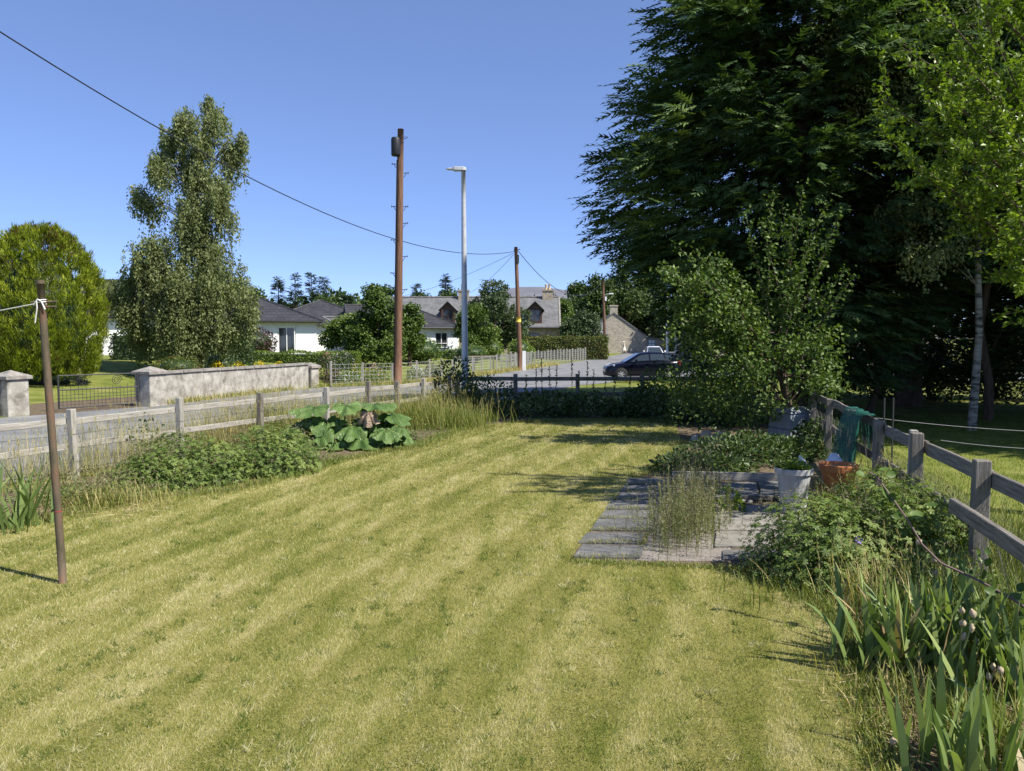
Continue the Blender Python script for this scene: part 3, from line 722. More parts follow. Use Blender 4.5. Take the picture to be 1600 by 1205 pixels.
def bungalow(name, label, main, wing, zf, zmain, zwing, door=None, wins=(), lamp=False):
    h = empty(name, (0, 0, 0), label, 'house')
    x0, x1, y0, y1 = main
    mb = MB()
    e1, r1 = zmain; e2, r2 = zwing
    facade(mb, (x0, y0, 0), (1, 0, 0), x1 - x0, zf - 1, e1, [])
    facade(mb, (x1, y0, 0), (0, 1, 0), y1 - y0, zf - 1, e1, []); facade(mb, (x1, y1, 0), (-1, 0, 0), x1 - x0, zf - 1, e1, []); facade(mb, (x0, y1, 0), (0, -1, 0), y1 - y0, zf - 1, e1, [])
    a0, a1, b0, b1 = wing
    ops = [q[0] for q in wins] + ([door] if door else [])
    ops = [(p[0] - a0, p[1] - a0, p[2], p[3]) for p in ops]
    facade(mb, (a0, b0, 0), (1, 0, 0), a1 - a0, zf - 1, e2, ops)
    facade(mb, (a1, b0, 0), (0, 1, 0), b1 - b0, zf - 1, e2, []); facade(mb, (a1, b1, 0), (-1, 0, 0), a1 - a0, zf - 1, e2, []); facade(mb, (a0, b1, 0), (0, -1, 0), b1 - b0, zf - 1, e2, [])
    mb.build('wall', M['white_wall'], h)
    ro = MB(); e = hip_roof(ro, *main, e1, r1)
    roof = ro.build('roof', M['tile_roof'], h)
    ro2 = MB(); e_2 = hip_roof(ro2, *wing, e2, r2, hipl=False)
    roof2 = ro2.build('roof', M['tile_roof'], h)
    for es, rf in ((e, roof), (e_2, roof2)):
        c = MB()
        for p, q in ((es[4], es[5]), (es[0], es[4]), (es[1], es[5]), (es[2], es[5]), (es[3], es[4])):
            c.tube([p, q], .09, 6)
        c.build('ridge_tiles', M['tile_roof'], rf)
        gt = MB()
        A, B, Cc, Dd = [np.array(q) for q in es[:4]]
        for p, q in ((A, B), (B, Cc), (Dd, A)):
            gt.tube([p + (0, 0, -.07), q + (0, 0, -.07)], .075, 6)
        gt.build('gutter', M['gutter'], rf)
    for p in wins:
        q = p[0]
        window(h, (a0, b0, 0), (1, 0, 0), (q[0] - a0, q[1] - a0, q[2], q[3]), p[1], 1, split=p[2])
    if door:
        window(h, (a0, b0, 0), (1, 0, 0), (door[0] - a0, door[1] - a0, door[2], door[3]), 2, 1, sill=False, name='glazed_door', fw=.11)
    cr, sr = math.cos(R(15)), math.sin(R(15)); h.rotation_euler = (0, 0, R(15))
    h.location = (a1 - (a1 * cr - b0 * sr), b0 - (a1 * sr + b0 * cr), 0)
    if lamp:
        l = MB(); c = np.array([-18.9, b0 - .1, 3.3]); l.lathe([(0, -.12), (.09, -.1), (.12, 0), (.08, .1), (0, .12)], c, 10)
        l.build('wall_lamp', M['white_paint'], h, smooth=True)
        dp = MB(); dp.tube([(a1 - 1.55, b0 - .07, zf - .5), (a1 - 1.55, b0 - .07, e2 - .1)], .04, 6); dp.build('downpipe', M['white_paint'], h)
    return h
bungalow('bungalow', 'white bungalow with dark hipped roof and glazed double door behind the weeping birch',
         (-37, -21.6, 58, 70), (-24, -14.5, 57, 67.5), 1.0, (3.75, 6.7), (3.5, 5.75),
         door=(-17.25, -15.95, 1.0, 3.08), wins=[((-19.4, -18.4, 1.9, 3.05), 1, None)], lamp=True)
bungalow('bungalow', 'farther white bungalow with dark hipped roof and low white-framed windows',
         (-22.6, -11.5, 74, 85), (-14.5, -4.9, 71, 79.5), 1.0, (3.5, 5.95), (3.2, 5.35),
         wins=[((-7.1, -5.95, 1.35, 2.75), 2, .4), ((-8.7, -8.1, 1.9, 2.7), 1, None)])

def chimney(par, c, w, dpt, z0, z1, pots, mat):
    c = np.array(c, float)
    m_ = MB(); m_.box((c[0] - w/2, c[1] - dpt/2, z0), (c[0] + w/2, c[1] + dpt/2, z1 - .2))
    m_.box((c[0] - w/2 - .08, c[1] - dpt/2 - .08, z1 - .198), (c[0] + w/2 + .08, c[1] + dpt/2 + .08, z1))
    o = m_.build('chimney', mat, par)
    for k in range(pots):
        q = MB(); x = c[0] + (k - (pots - 1) / 2) * .42
        q.lathe([(.17, 0), (.14, .1), (.13, .55), (.17, .6), (.17, .68), (.1, .69)], (x, c[1], z1 + .002), 10)
        q.build('chimney_pot', M['pot_cream'], o, smooth=True)
    return o
# semi-detached stone cottages
def cottage():
    h = empty('stone_cottage', (0, 0, 0), 'grey stone cottage with slate roof, timber dormers and three chimneys', 'house')
    Lx, Dy, e, r = 24.0, 8.0, 3.5, 7.0
    mb = MB()
    gw = [(2.5, 3.7, .9, 2.4), (6.4, 7.6, .9, 2.4), (10.2, 11.1, .1, 2.2), (16.2, 17.2, .9, 2.4), (20.2, 21.5, .9, 2.6)]
    facade(mb, (0, 0, 0), (1, 0, 0), Lx, -1, e, gw)
    facade(mb, (Lx, 0, 0), (0, 1, 0), Dy, -1, e, []); facade(mb, (Lx, Dy, 0), (-1, 0, 0), Lx, -1, e, []); facade(mb, (0, Dy, 0), (0, -1, 0), Dy, -1, e, [])
    mb.tri((Lx, 0, e), (Lx, Dy, e), (Lx, Dy/2, r)); mb.tri((0, Dy, e), (0, 0, e), (0, Dy/2, r))
    mb.build('wall', M['stone'], h)
    for k, q in enumerate(gw):
        window(h, (0, 0, 0), (1, 0, 0), q, 1 if k != 4 else 2, 2 if k != 2 else 1, frame=M['dark_timber'] if k == 4 else None, name='door' if k == 2 else 'window')
    ro = MB(); ov = .35; sl = (r - e) / (Dy / 2)
    yo = -ov; ze = e - ov * sl
    ro.prism([(-.15, yo, ze), (Lx + .15, yo, ze), (Lx + .15, Dy/2, r), (-.15, Dy/2, r)], (0, 0, .14))
    ro.prism([(Lx + .15, Dy + ov, ze), (-.15, Dy + ov, ze), (-.15, Dy/2, r), (Lx + .15, Dy/2, r)], (0, 0, .14))
    roof = ro.build('roof', M['slate'], h)
    rg = MB(); rg.box((-.1, Dy/2 - .15, r + .1), (Lx + .1, Dy/2 + .15, r + .24)); rg.build('ridge', M['coping'], roof)
    for x in (-.12, Lx - .06):
        s_ = MB(); s_.prism([(x, yo - .02, ze + .145), (x + .2, yo - .02, ze + .145), (x + .2, Dy/2, r + .145), (x, Dy/2, r + .145)], (0, 0, .08)); s_.build('skew', M['coping'], roof)
    g_ = MB(); g_.tube([(0, yo - .05, ze - .02), (Lx, yo - .05, ze - .02)], .07, 6); g_.build('gutter', M['gutter'], roof)
    dp = MB(); dp.tube([(18.5, -.08, 0), (18.5, -.08, e - .3)], .05, 6); dp.build('downpipe', M['gutter'], h)
    for x in (.6, 12.0, 22.6):
        chimney(h, (x, Dy/2), 1.3, .9, r - .6, r + 1.05, 3 if x < 1 else 2, M['stone'])
    for xc in (10.4, 21.0):
        wz = 3.95
        y0 = (wz - .3 - e) / sl - .05
        d = MB(); fw = .85
        zt = wz + 1.55
        facade(d, (xc - fw, y0, 0), (1, 0, 0), 2 * fw, wz - .25, zt, [(.22, 2 * fw - .22, wz, zt - .1)], .08)
        d.tri((xc - fw, y0, zt), (xc + fw, y0, zt), (xc, y0, zt + .85))
        for sgn in (-1, 1):
            yb = (zt - e) / sl
            d.tri((xc + sgn * fw, y0, wz - .25), (xc + sgn * fw, yb, zt), (xc + sgn * fw, y0, zt))
        dm = d.build('dormer', M['dark_timber'], h)
        window(dm, (xc - fw, y0, 0), (1, 0, 0), (.22, 2 * fw - .22, wz, zt - .1), 2, 2, frame=M['dark_timber'], sill=False, rev=.06, fw=.06)
        rr = MB()
        for sgn in (-1, 1):
            yr = (zt + .85 - e) / sl; ye = (zt - .25 - e) / sl
            pts = [(xc, y0 - .35, zt + .9), (xc + sgn * (fw + .3), y0 - .35, zt - .22), (xc + sgn * (fw + .3), ye, zt - .22), (xc, yr, zt + .9)]
            rr.prism(pts if sgn > 0 else pts[::-1], (0, 0, .09))
        rr.build('dormer_roof', M['slate'], dm)
    return h
c_ = cottage(); place(c_, (-18.2, 94.0, 0.25), R(-1.5))

def gable_house():
    h = empty('stone_gable_house', (0, 0, 0), 'stone gable end with chimney beside the walking person', 'house')
    W_, e, r, D_ = 9.6, 2.3, 5.7, 12
    mb = MB()
    facade(mb, (0, 0, 0), (1, 0, 0), W_, -1, e, [])
    mb.tri((0, 0, e), (W_, 0, e), (W_/2, 0, r))
    facade(mb, (W_, 0, 0), (0, 1, 0), D_, -1, e, []); facade(mb, (0, D_, 0), (0, -1, 0), D_, -1, e, [])
    mb.build('wall', M['pale_stone'], h)
    sl = (r - e) / (W_ / 2)
    ro = MB()
    ro.prism([(-.3, -.12, e - .3 * sl), (W_/2, -.12, r), (W_/2, D_, r), (-.3, D_, e - .3 * sl)][::-1], (0, 0, .16))
    ro.prism([(W_ + .3, -.12, e - .3 * sl), (W_/2, -.12, r), (W_/2, D_, r), (W_ + .3, D_, e - .3 * sl)], (0, 0, .16))
    ro.build('roof', M['slate'], h)
    chimney(h, (W_/2, .55), 1.1, .9, r - .5, r + 1.2, 0, M['pale_stone'])
    # lean-to with the blue door
    l = MB(); facade(l, (W_ + .003, .3, 0), (1, 0, 0), 2.6, -1, 2.1, [(.25, 1.35, 0, 1.95)])
    facade(l, (W_ + 2.6, .3, 0), (0, 1, 0), 5, -1, 1.7, [])
    l.build('porch', M['pale_stone'], h)
    pr = MB(); pr.prism([(W_ + .1, .0, 2.25), (W_ + 2.9, .0, 1.75), (W_ + 2.9, 5.3, 1.75), (W_ + .1, 5.3, 2.25)], (0, 0, .12)); pr.build('porch_roof', M['slate'], h)
    dr = MB(); dr.box((W_ + .26, .36, 0), (W_ + 1.34, .42, 1.94)); d_ = dr.build('door', M['door_blue'], h)
    for k in range(2):
        for j in range(2):
            p = MB(); p.box((W_ + .36 + k * .47, .335, .9 + j * .5), (W_ + .76 + k * .47, .359, 1.3 + j * .5)); p.build('pane', M['white_paint'], d_)
    return h
g_ = gable_house(); place(g_, (10.0, 112, 0.1), 0)

# small outbuilding behind the beech hedge
h = empty('outbuilding', (0, 0, 0), 'small slate-roofed outbuilding half hidden behind the beech hedge', 'outbuilding')
mb = MB(); mb.box((0, 0, 0), (4.4, 3.5, 2.6)); mb.build('wall', M['pale_stone'], h)
ro = MB(); ro.prism([(-.2, -.3, 2.5), (4.6, -.3, 2.5), (4.6, 1.75, 4.0), (-.2, 1.75, 4.0)], (0, 0, .12)); ro.prism([(4.6, 3.8, 2.5), (-.2, 3.8, 2.5), (-.2, 1.75, 4.0), (4.6, 1.75, 4.0)], (0, 0, .12)); ro.build('roof', M['slate'], h)
place(h, (7.6, 98, 0.1))

# stone house behind the conifers
h = empty('stone_house', (0, 0, 0), 'pale stone house half hidden behind the apple tree and conifers', 'house')
mb = MB(); ops = [(1.8, 3.0, 1.1, 2.5), (5.4, 6.4, .1, 2.2), (8.6, 9.9, 1.1, 2.5), (13, 14.3, 1.1, 2.5)]
facade(mb, (0, 0, 0), (1, 0, 0), 17, -.5, 3.4, ops); facade(mb, (0, 9, 0), (0, -1, 0), 9, -.5, 3.4, []); facade(mb, (17, 0, 0), (0, 1, 0), 9, -.5, 3.4, [])
mb.tri((0, 9, 3.4), (0, 0, 3.4), (0, 4.5, 6.6)); mb.build('wall', M['pale_stone'], h)
for k, q in enumerate(ops): window(h, (0, 0, 0), (1, 0, 0), q, 1, 2, name='door' if k == 1 else 'window')
ro = MB(); ro.prism([(-.2, -.35, 3.2), (17.2, -.35, 3.2), (17.2, 4.5, 6.6), (-.2, 4.5, 6.6)], (0, 0, .14)); ro.prism([(17.2, 9.35, 3.2), (-.2, 9.35, 3.2), (-.2, 4.5, 6.6), (17.2, 4.5, 6.6)], (0, 0, .14)); ro.build('roof', M['slate'], h)
chimney(h, (.7, 4.5), .9, 1.2, 6.0, 7.7, 2, M['pale_stone'])
place(h, (14.6, 56, -0.3), R(4))

# ------------------------------------------------------------------ roadside wall, pillars, gate
def pillar(px0, px1, pyb, pyt, label, dpt=None):
    b = G((px0 + px1) / 2, pyb); s = FPX / b[1]; wd = (px1 - px0) / s * .82
    p = empty('gate_pillar', b, label, 'pillar', 'roadside pillars')
    h = (pyb - pyt) / s
    m_ = MB(); m_.box((-wd/2, -wd/2, -.2), (wd/2, wd/2, h - .26)); m_.V = [v @ np.array([[.92, .39, 0], [-.39, .92, 0], [0, 0, 1]]).T[:, :] + b for v in m_.V]
    m_.build('shaft', M['harl'], p, bevel=.02)
    c = MB(); q = wd/2 + .07
    c.box((-q, -q, h - .258), (q, q, h - .17)); c.add([(-q, -q, h - .169), (q, -q, h - .169), (q, q, h - .169), (-q, q, h - .169), (0, 0, h)], [(0, 1, 4), (1, 2, 4), (2, 3, 4), (3, 0, 4)])
    c.V = [v @ np.array([[.92, .39, 0], [-.39, .92, 0], [0, 0, 1]]).T + b for v in c.V]
    c.build('capstone', M['coping'], p)
    return b, h
pb1, ph1 = pillar(-2, 40, 649, 578, 'roughcast gate pillar beside the golden cypress with black lichen patches')
pb2, ph2 = pillar(217, 256, 634, 572, 'roughcast gate pillar at the gate end of the long wall')
pb3, ph3 = pillar(474, 497, 605, 566, 'pale pillar at the far end of the long wall')
def wall_run(p0, p1, h, label):
    wl = empty('roadside_wall', p0, label, 'wall')
    d = nrm(p1 - p0); n_ = np.array([d[1], -d[0], 0]); L = np.linalg.norm((p1 - p0)[:2])
    m_ = MB(); t = .11; k = 14
    for a, b in zip(np.linspace(0, 1, k)[:-1], np.linspace(0, 1, k)[1:]):
        q0, q1 = p0 + (p1 - p0) * a, p0 + (p1 - p0) * b
        m_.quad(q0 + n_*t + (0,0,-.2), q1 + n_*t + (0,0,-.2), q1 + n_*t + (0,0,h), q0 + n_*t + (0,0,h)); m_.quad(q1 - n_*t + (0,0,-.2), q0 - n_*t + (0,0,-.2), q0 - n_*t + (0,0,h), q1 - n_*t + (0,0,h))
    m_.build('wall_face', M['harl'], wl)
    nst = max(2, int(L / .95))
    for i in range(nst):
        a, b = (i + .012) / nst, (i + .988) / nst
        q0, q1 = p0 + (p1 - p0) * a, p0 + (p1 - p0) * b
        c = MB(); w_ = .17; j = rng.uniform(-.006, .006)
        c.prism([q0 + n_*w_ + (0,0,h+.002), q1 + n_*w_ + (0,0,h+.002+j), q1 - n_*w_ + (0,0,h+.002+j), q0 - n_*w_ + (0,0,h+.002)], (0, 0, .085))
        c.build('coping_stone', M['coping'], wl)
dd = nrm(pb3 - pb2)
wall_run(pb2 + dd * .36, pb3 - dd * .36, 1.04, 'long low roughcast wall, stained grey, between two pillars')
d_l = nrm(pb1 - pb2)
wall_run(pb1 + d_l * 9.0, pb1 + d_l * .36, 1.04, 'stained roughcast wall running out of view by the cypress')
# iron gate
A = pb1 - d_l * .42; B = pb2 + d_l * .42
gt = empty('driveway_gate', (A + B) / 2, 'thin iron bar gate with wire mesh between the two pillars', 'gate')
up = np.array([0, 0, 1.0])
A2 = A + (B - A) * .26
fr = MB()
zt, zm, zb = 1.1, .66, .12
for q in (A2, B): fr.tube([q + up * .08, q + up * (zt + .02)], .028, 6)
for z in (zt, zm, zb): fr.tube([A2 + up * z, B + up * z], .022, 6)
fr.build('gate_frame', M['dark_metal'], gt)
br = MB()
for t in np.linspace(0, 1, 22)[1:-1]:
    q = A2 + (B - A2) * t; br.tube([q + up * zb, q + up * (zm + .12 * math.sin(t * math.pi * 10) ** 2)], .008, 4, False)
for k in range(4):
    z = .2 + .1 * k; br.tube([A2 + up * z, B + up * z], .006, 4, False)
br.build('gate_wires', M['dark_metal'], gt)
sc_ = MB()
for t0 in (.28, .72):
    c = A2 + (B - A2) * t0 + up * (zt - .2)
    th = np.linspace(0, 4.5 * np.pi, 40); dB = nrm(B - A2)
    sc_.tube(c + np.outer(np.cos(th) * (.17 - .03 * th / np.pi), dB) + np.outer(np.sin(th) * (.17 - .03 * th / np.pi), up), .01, 4)
sc_.build('scroll', M['dark_metal'], gt)
# ================================================================== fences
def post(par, p, h, wd, mat, lean=(0, 0), top_cut=0.0, label=None):
    p = np.array(p, float)
    return beam('post', p + (0, 0, -.15), p + (lean[0], lean[1], h), wd, wd, mat, par, jit=.005, bevel=.008, up=(0.3, 1, 0), label=label)
# left garden fence along the road
fd = nrm(np.array([.455, 1, 0])); fn = np.array([fd[1], -fd[0], 0])
fl = empty('garden_fence', (fence_x(12.1), 12.1, 0), 'sun-bleached two-rail timber fence between the road and the border', 'fence')
ys = [8.3, 10.2, 12.1, 14.0, 15.9, 17.85, 19.4, 20.6, 21.8, 23.2]
for i, y in enumerate(ys):
    post(fl, (fence_x(y), y, 0), 1.12 + rng.uniform(-.04, .05), .105, M['wood_grey'] if i in (4, 6, 7) else M['wood_pale'], rng.uniform(-.02, .02, 2))
for zc, hh in ((.93, .105), (.53, .10)):
    for y0, y1 in zip(ys[:-1], ys[1:]):
        a = np.array([fence_x(y0), y0, zc + rng.uniform(-.015, .015)]) - fn * .08 + fd * .008; b = np.array([fence_x(y1), y1, zc + rng.uniform(-.015, .015)]) - fn * .08 - fd * .008
        beam('rail', a, b, .035, hh, M['wood_pale'], fl, jit=.006)
wr = MB()
for z in (.74, .3):
    wr.tube([(fence_x(y) + .06, y, z + .01 * math.sin(y * 3)) for y in np.linspace(8.3, 23.2, 40)], .0026, 4, False)
wr.build('wire', M['dark_metal'], fl)
# far fence at the end of the lawn
bx0, by0 = fence_x(23.2), 23.2
fb = empty('garden_fence', (3, 23.2, 0), 'shaded two-rail timber fence at the far end of the lawn', 'fence')
xs = [bx0 + .25, .1, 2.0, 3.95, 5.85, 7.7, 9.3]
for x in xs: post(fb, (x, 23.2 + .02 * x, 0), 1.16, .11, M['wood_grey'], rng.uniform(-.015, .015, 2))
for zc in (1.02, .55):
    for x0, x1 in zip(xs[:-1], xs[1:]):
        beam('rail', (x0 + .005, 23.12 + .02 * x0, zc + rng.uniform(-.01, .01)), (x1 - .005, 23.12 + .02 * x1, zc + rng.uniform(-.01, .01)), .035, .12, M['wood_grey'], fb, jit=.005)
# right fence
def fr_x(y): return 4.05 + .24 * (y - 6.56)
rd = nrm(np.array([.24, 1, 0])); rn = np.array([rd[1], -rd[0], 0])
fr = empty('garden_fence', (fr_x(8.5), 8.5, 0), 'grey weathered timber fence with chicken wire beside the flower border', 'fence')
yr = [4.6, 6.56, 8.45, 10.35, 12.3, 14.2, 16.1]
hts = [1.22, 1.20, 1.20, 1.13, 1.10, 1.12, 1.16]
for y, h_ in zip(yr, hts): post(fr, (fr_x(y), y, 0), h_, .125 if y < 9 else .11, M['wood_grey'], rng.uniform(-.02, .02, 2))
post(fr, (fr_x(8.72), 8.72, 0), 1.2, .085, M['wood_pale'], (.02, .01))
for y0, y1 in zip(yr[:-1], yr[1:]):
    beam('rail', np.array([fr_x(y0), y0, 1.03 + rng.uniform(-.02, .02)]) + rn * .085 + rd * .008, np.array([fr_x(y1), y1, 1.02 + rng.uniform(-.02, .02)]) + rn * .085 - rd * .008, .04, .14, M['wood_grey'], fr, jit=.008)
    if y0 > 6: beam('rail', np.array([fr_x(y0), y0, .56]) + rn * .085 + rd * .008, np.array([fr_x(y1), y1, .55]) + rn * .085 - rd * .008, .04, .13, M['wood_grey'], fr, jit=.008)
loose = beam('loose_rail', at(1488, 788, 6.35), at(1700, 930, 4.1), .05, .12, M['wood_grey'], fr, jit=.006)
cw = MB()
for yA, yB in zip(yr[:-1], yr[1:]):
    L_ = np.hypot(yB - yA, fr_x(yB) - fr_x(yA)); stp = .055; nn = int(L_ / stp); hh = .86
    for k in range(-int(hh / stp), nn):
        for sg in (1, -1):
            a = k * stp; pts = []
            for z in (.04, hh):
                s_ = a + (z if sg > 0 else hh - z)
                pts.append((s_, z))
            (s0, z0), (s1, z1) = pts
            lo, hi = sorted((s0, s1))
            c0 = max(0, -lo / (hi - lo)); c1 = min(1, (L_ - lo) / (hi - lo))
            if c1 <= c0: continue
            f = lambda t: (lo + (hi - lo) * t, (z0 + (z1 - z0) * t) if s1 > s0 else (z1 + (z0 - z1) * t))
            q = [f(c0), f(c1)]
            bul = .03 * math.sin(k * .7)
            base = np.array([fr_x(yA), yA, 0]) - rn * .02
            cw.tube([base + rd * s + np.array([0, 0, z]) + rn * (bul * math.sin(z * 3.5)) for s, z in (q[0], ((q[0][0]+q[1][0])/2, (q[0][1]+q[1][1])/2), q[1])], .0011, 3, False)
cw.build('wire_mesh', M['dark_metal'], fr)
# green netting thrown over the fence
def drape(name, y0, y1, mat, label, cat):
    nu, nv = 26, 22
    V = []
    for i in range(nu):
        t = i / (nu - 1); y = y0 + (y1 - y0) * t
        for j in range(nv):
            s = j / (nv - 1) * 2 - 1
            fold = .035 * math.sin(t * 31 + s * 2) + .02 * math.sin(t * 57 + s * 5)
            if abs(s) < .06: off, z = s / .06 * .1, 1.15 + .015 * math.sin(t * 20)
            else:
                dr = (abs(s) - .06) / .94
                z = 1.14 - dr * ((1.02 + .1 * math.sin(t * 9)) if s < 0 else .6)
                off = (-.12 - dr * (.10 + .05 * t) + fold * (.4 + dr)) if s < 0 else (.12 + .06 * dr + fold * .5)
            V.append(np.array([fr_x(y), y + dr * .06 * math.sin(t * 14) if abs(s) >= .06 else y, max(z, .04)]) + rn * off)
    ii = (np.arange(nu - 1)[:, None] * nv + np.arange(nv - 1)[None]).ravel()
    m_ = MB(); m_.add(V, np.stack([ii, ii + 1, ii + nv + 1, ii + nv], -1))
    o = m_.build(name, mat, origin=(fr_x(y0), y0, 0), smooth=True, label=label, cat=cat)
    return o
drape('garden_netting', 10.9, 12.1, M['net'], 'green garden netting draped over the weathered fence', 'netting')
# white cord stock fence on the neighbouring plot
a, b = at(1372, 653, 12.5), at(1700, 680, 10.0)
rf = empty('cord_fence', (a + b) / 2 * (1, 1, 0), 'two white cords strung across the shaded neighbouring plot', 'fence')
for p0, p1 in ((at(1360, 652, 13), at(1720, 678, 12)), (at(1470, 688, 12.2), at(1720, 703, 11.5))):
    m_ = MB(); t = np.linspace(0, 1, 14)[:, None]; q = p0 * (1 - t) + p1 * t; q[:, 2] -= (.05 * 4 * t * (1 - t))[:, 0]
    m_.tube(q, .0045, 5); m_.build('cord', M['cord'], rf)
for px in (1383, 1397, 1720):
    q = at(px, 600, 12.8 if px < 1700 else 11.8); m_ = MB(); m_.tube([(q[0], q[1], -.1), (q[0], q[1], 1.25)], .015, 5); m_.build('stake', M['dark_metal'], rf)
# fence of the gardens across the road: posts and wire mesh
def far_fence(pts, label, step, h, mat, px_post=.04, rails=False):
    f = empty('roadside_fence', (pts[0][0], pts[0][1], 0), label, 'fence')
    pts = np.array(pts, float); seg = np.linalg.norm(np.diff(pts, axis=0), axis=1); c = np.concatenate([[0], np.cumsum(seg)])
    ss = np.arange(0, c[-1], step)
    P_ = np.stack([np.interp(ss, c, pts[:, 0]), np.interp(ss, c, pts[:, 1]), 0 * ss], -1)
    for p in P_:
        m_ = MB(); hh = h * rng.uniform(.93, 1.08); m_.box(p + (-px_post, -px_post, -.1), p + (px_post, px_post, hh), .008); m_.build('post', mat, f)
    m_ = MB()
    for z in np.linspace(.15, h - .08, 6): m_.tube(P_ + (0, 0, z), .006, 3, False)
    for s in np.arange(0, c[-1], .22):
        q = np.array([np.interp(s, c, pts[:, 0]), np.interp(s, c, pts[:, 1]), 0]); m_.tube([q, q + (0, 0, h - .06)], .005, 3, False)
    m_.build('wire_mesh', M['galv'], f)
    if rails:
        for a, b in zip(P_[:-1], P_[1:]): beam('rail', a + (0, -.06, h - .08), b + (0, -.06, h - .08), .03, .1, M['wood_grey'], f, jit=.004, bevel=0)
far_fence([(-8.3, 35.2), (-4.9, 37.9), (-1.2, 49.6)], 'post and wire fence of the flower garden across the road', 1.6, 1.1, M['wood_pale'])
far_fence([(-1.0, 50.3), (3.4, 66), (9.0, 83.5)], 'pale palisade and wire fence in front of the clipped hedges', 1.15, 1.2, M['wood_pale'], .05)
far_fence([(-3.9, 52), (-.4, 54), (1.6, 66)], 'dark low rail fence across the grass near the topiary', 1.5, 1.05, M['wood_grey'], .05, True)

# ================================================================== poles and wires
def pole(name, b, top, r0, r1, mat, label, cat, group=None):
    p = empty(name, b, label, cat, group)
    m_ = MB(); t = np.linspace(0, 1, 9)[:, None]; pts = np.array(b) * (1 - t) + np.array(top) * t; pts[0, 2] -= .3
    m_.tube(pts, np.linspace(r0, r1, 9), 14); m_.build('shaft', mat, p, smooth=True)
    return p
b1 = np.array([-5.56, 37.3, 0]); t1 = at(626, 202, 37.3)
p1 = pole('telegraph_pole', b1, t1, .195, .145, M['pole_wood'], 'tall brown telegraph pole with grey canister and climbing steps', 'pole')
m_ = MB(); c = b1 + (t1 - b1) * .925 + (-.18, -.26, -.42); m_.lathe([(0, 0), (.2, .02), (.225, .08), (.225, .78), (.2, .86), (0, .88)], c, 16); m_.build('canister', M['black'], p1, smooth=True)
m_ = MB(); th = np.linspace(0, 2 * np.pi, 20); c = b1 + (t1 - b1) * .965
m_.tube(c + np.stack([.34 * np.cos(th), .2 * np.sin(th) - .1, .03 * np.cos(th * 2)], -1), .014, 5); m_.build('steel_ring', M['dark_metal'], p1)
for k, (f, sg) in enumerate([(.865, -1), (.83, 1), (.70, -1), (.70, 1), (.635, 1), (.57, -1), (.505, 1), (.44, -1), (.375, 1)]):
    q = b1 + (t1 - b1) * f; m_ = MB(); r_ = .17
    m_.tube([q + (sg * r_, 0, 0), q + (sg * (r_ + .22), 0, .02)], .018, 5); m_.tube([q + (sg * r_, 0, -.2), q + (sg * (r_ + .13), 0, 0)], .013, 4); m_.tube([q + (sg * (r_ + .22), 0, -.03), q + (sg * (r_ + .22), 0, .06)], .018, 5)
    m_.build('step', M['dark_metal'], p1)
m_ = MB(); m_.tube([b1 + (t1 - b1) * f + (-.19 + .04 * f, -.08, 0) for f in np.linspace(.03, .88, 8)], .018, 5); m_.build('conduit', M['dark_metal'], p1)
# street lamp
lb = np.array([-1.66, 27.2, 0]); lt = at(724, 268, 27.2)
lp = pole('street_lamp', lb, lt, .125, .075, M['galv'], 'tall galvanised street lamp column behind the far fence', 'street lamp')
m_ = MB(); m_.tube([lt + (.04, 0, .02), lt + (0, 0, .1)], .09, 10); m_.build('bracket', M['galv'], lp)
m_ = MB()
for k, (x, wy, z0, z1) in enumerate([(.10, .08, .02, .12), (0, .12, .02, .15), (-.32, .13, .03, .15), (-.36, .11, .05, .12), (-.55, .1, .06, .1), (-.6, .06, .07, .09)]):
    q = [(x, -wy, z0), (x, wy, z0), (x, wy, z1), (x, -wy, z1)]
    m_.V.append(np.array(q) + lt); m_.A.append(np.full(4, .5)); m_.n += 4
F = [];
for k in range(5):
    for j in range(4): F.append((4*k+j, 4*k+(j+1) % 4, 4*k+4+(j+1) % 4, 4*k+4+j))
m_.F4.append(np.array(F)); m_.F4.append(np.array([(0, 3, 2, 1), (20, 21, 22, 23)]))
m_.build('lamp_head', M['galv'], lp, bevel=.01)
m_ = MB(); m_.box(lt + (-.34, -.1, .015), lt + (-.05, .1, .028)); m_.build('lens', M['lamp_glass'], lp)
# second and third poles
b2 = G(813, 579); t2 = at(806, 386, b2[1])
p2 = pole('telegraph_pole', b2, t2, .17, .12, M['pole_wood'], 'leaning telegraph pole with yellow band in front of the cottage', 'pole')
f_ = .39; q = b2 + (t2 - b2) * (1 - .5)
q = b2 + (t2 - b2) * ((579 - 503) / (579 - 386.))
m_ = MB(); m_.tube([q, q + (t2 - b2) * .04], .17, 14); m_.build('yellow_band', mat_flat('yellow_band', (0.6, 0.42, 0.05), .6), p2, smooth=True)
m_ = MB(); m_.box(b2 + (.14, -.12, 0), b2 + (.38, .05, 1.35)); m_.build('marker_board', M['white_paint'], p2)
m_ = MB(); m_.box(t2 + (.06, -.16, -1.1), t2 + (.22, .1, -.55)); m_.build('junction_box', M['dark_metal'], p2)
m_ = MB(); m_.tube([t2 + (-.16, 0, -.2), t2 + (.3, 0, -.16)], .03, 6); m_.build('cable_bracket', M['dark_metal'], p2)
b3 = G(946, 557); t3 = at(942, 437, b3[1])
p3 = pole('telegraph_pole', b3, t3, .19, .14, M['pole_wood'], 'distant telegraph pole with small lamp bracket beside the beech hedge', 'pole')
q = b3 + (t3 - b3) * .80
m_ = MB(); m_.tube([q + (.15, -.1, 0), q + (.4, -.1, .12), q + (.75, -.1, .14)], .03, 6); m_.build('lamp_arm', M['galv'], p3)
m_ = MB(); m_.box(q + (.65, -.2, .1), q + (1.2, 0, .22)); m_.build('lamp_head', M['white_paint'], p3)
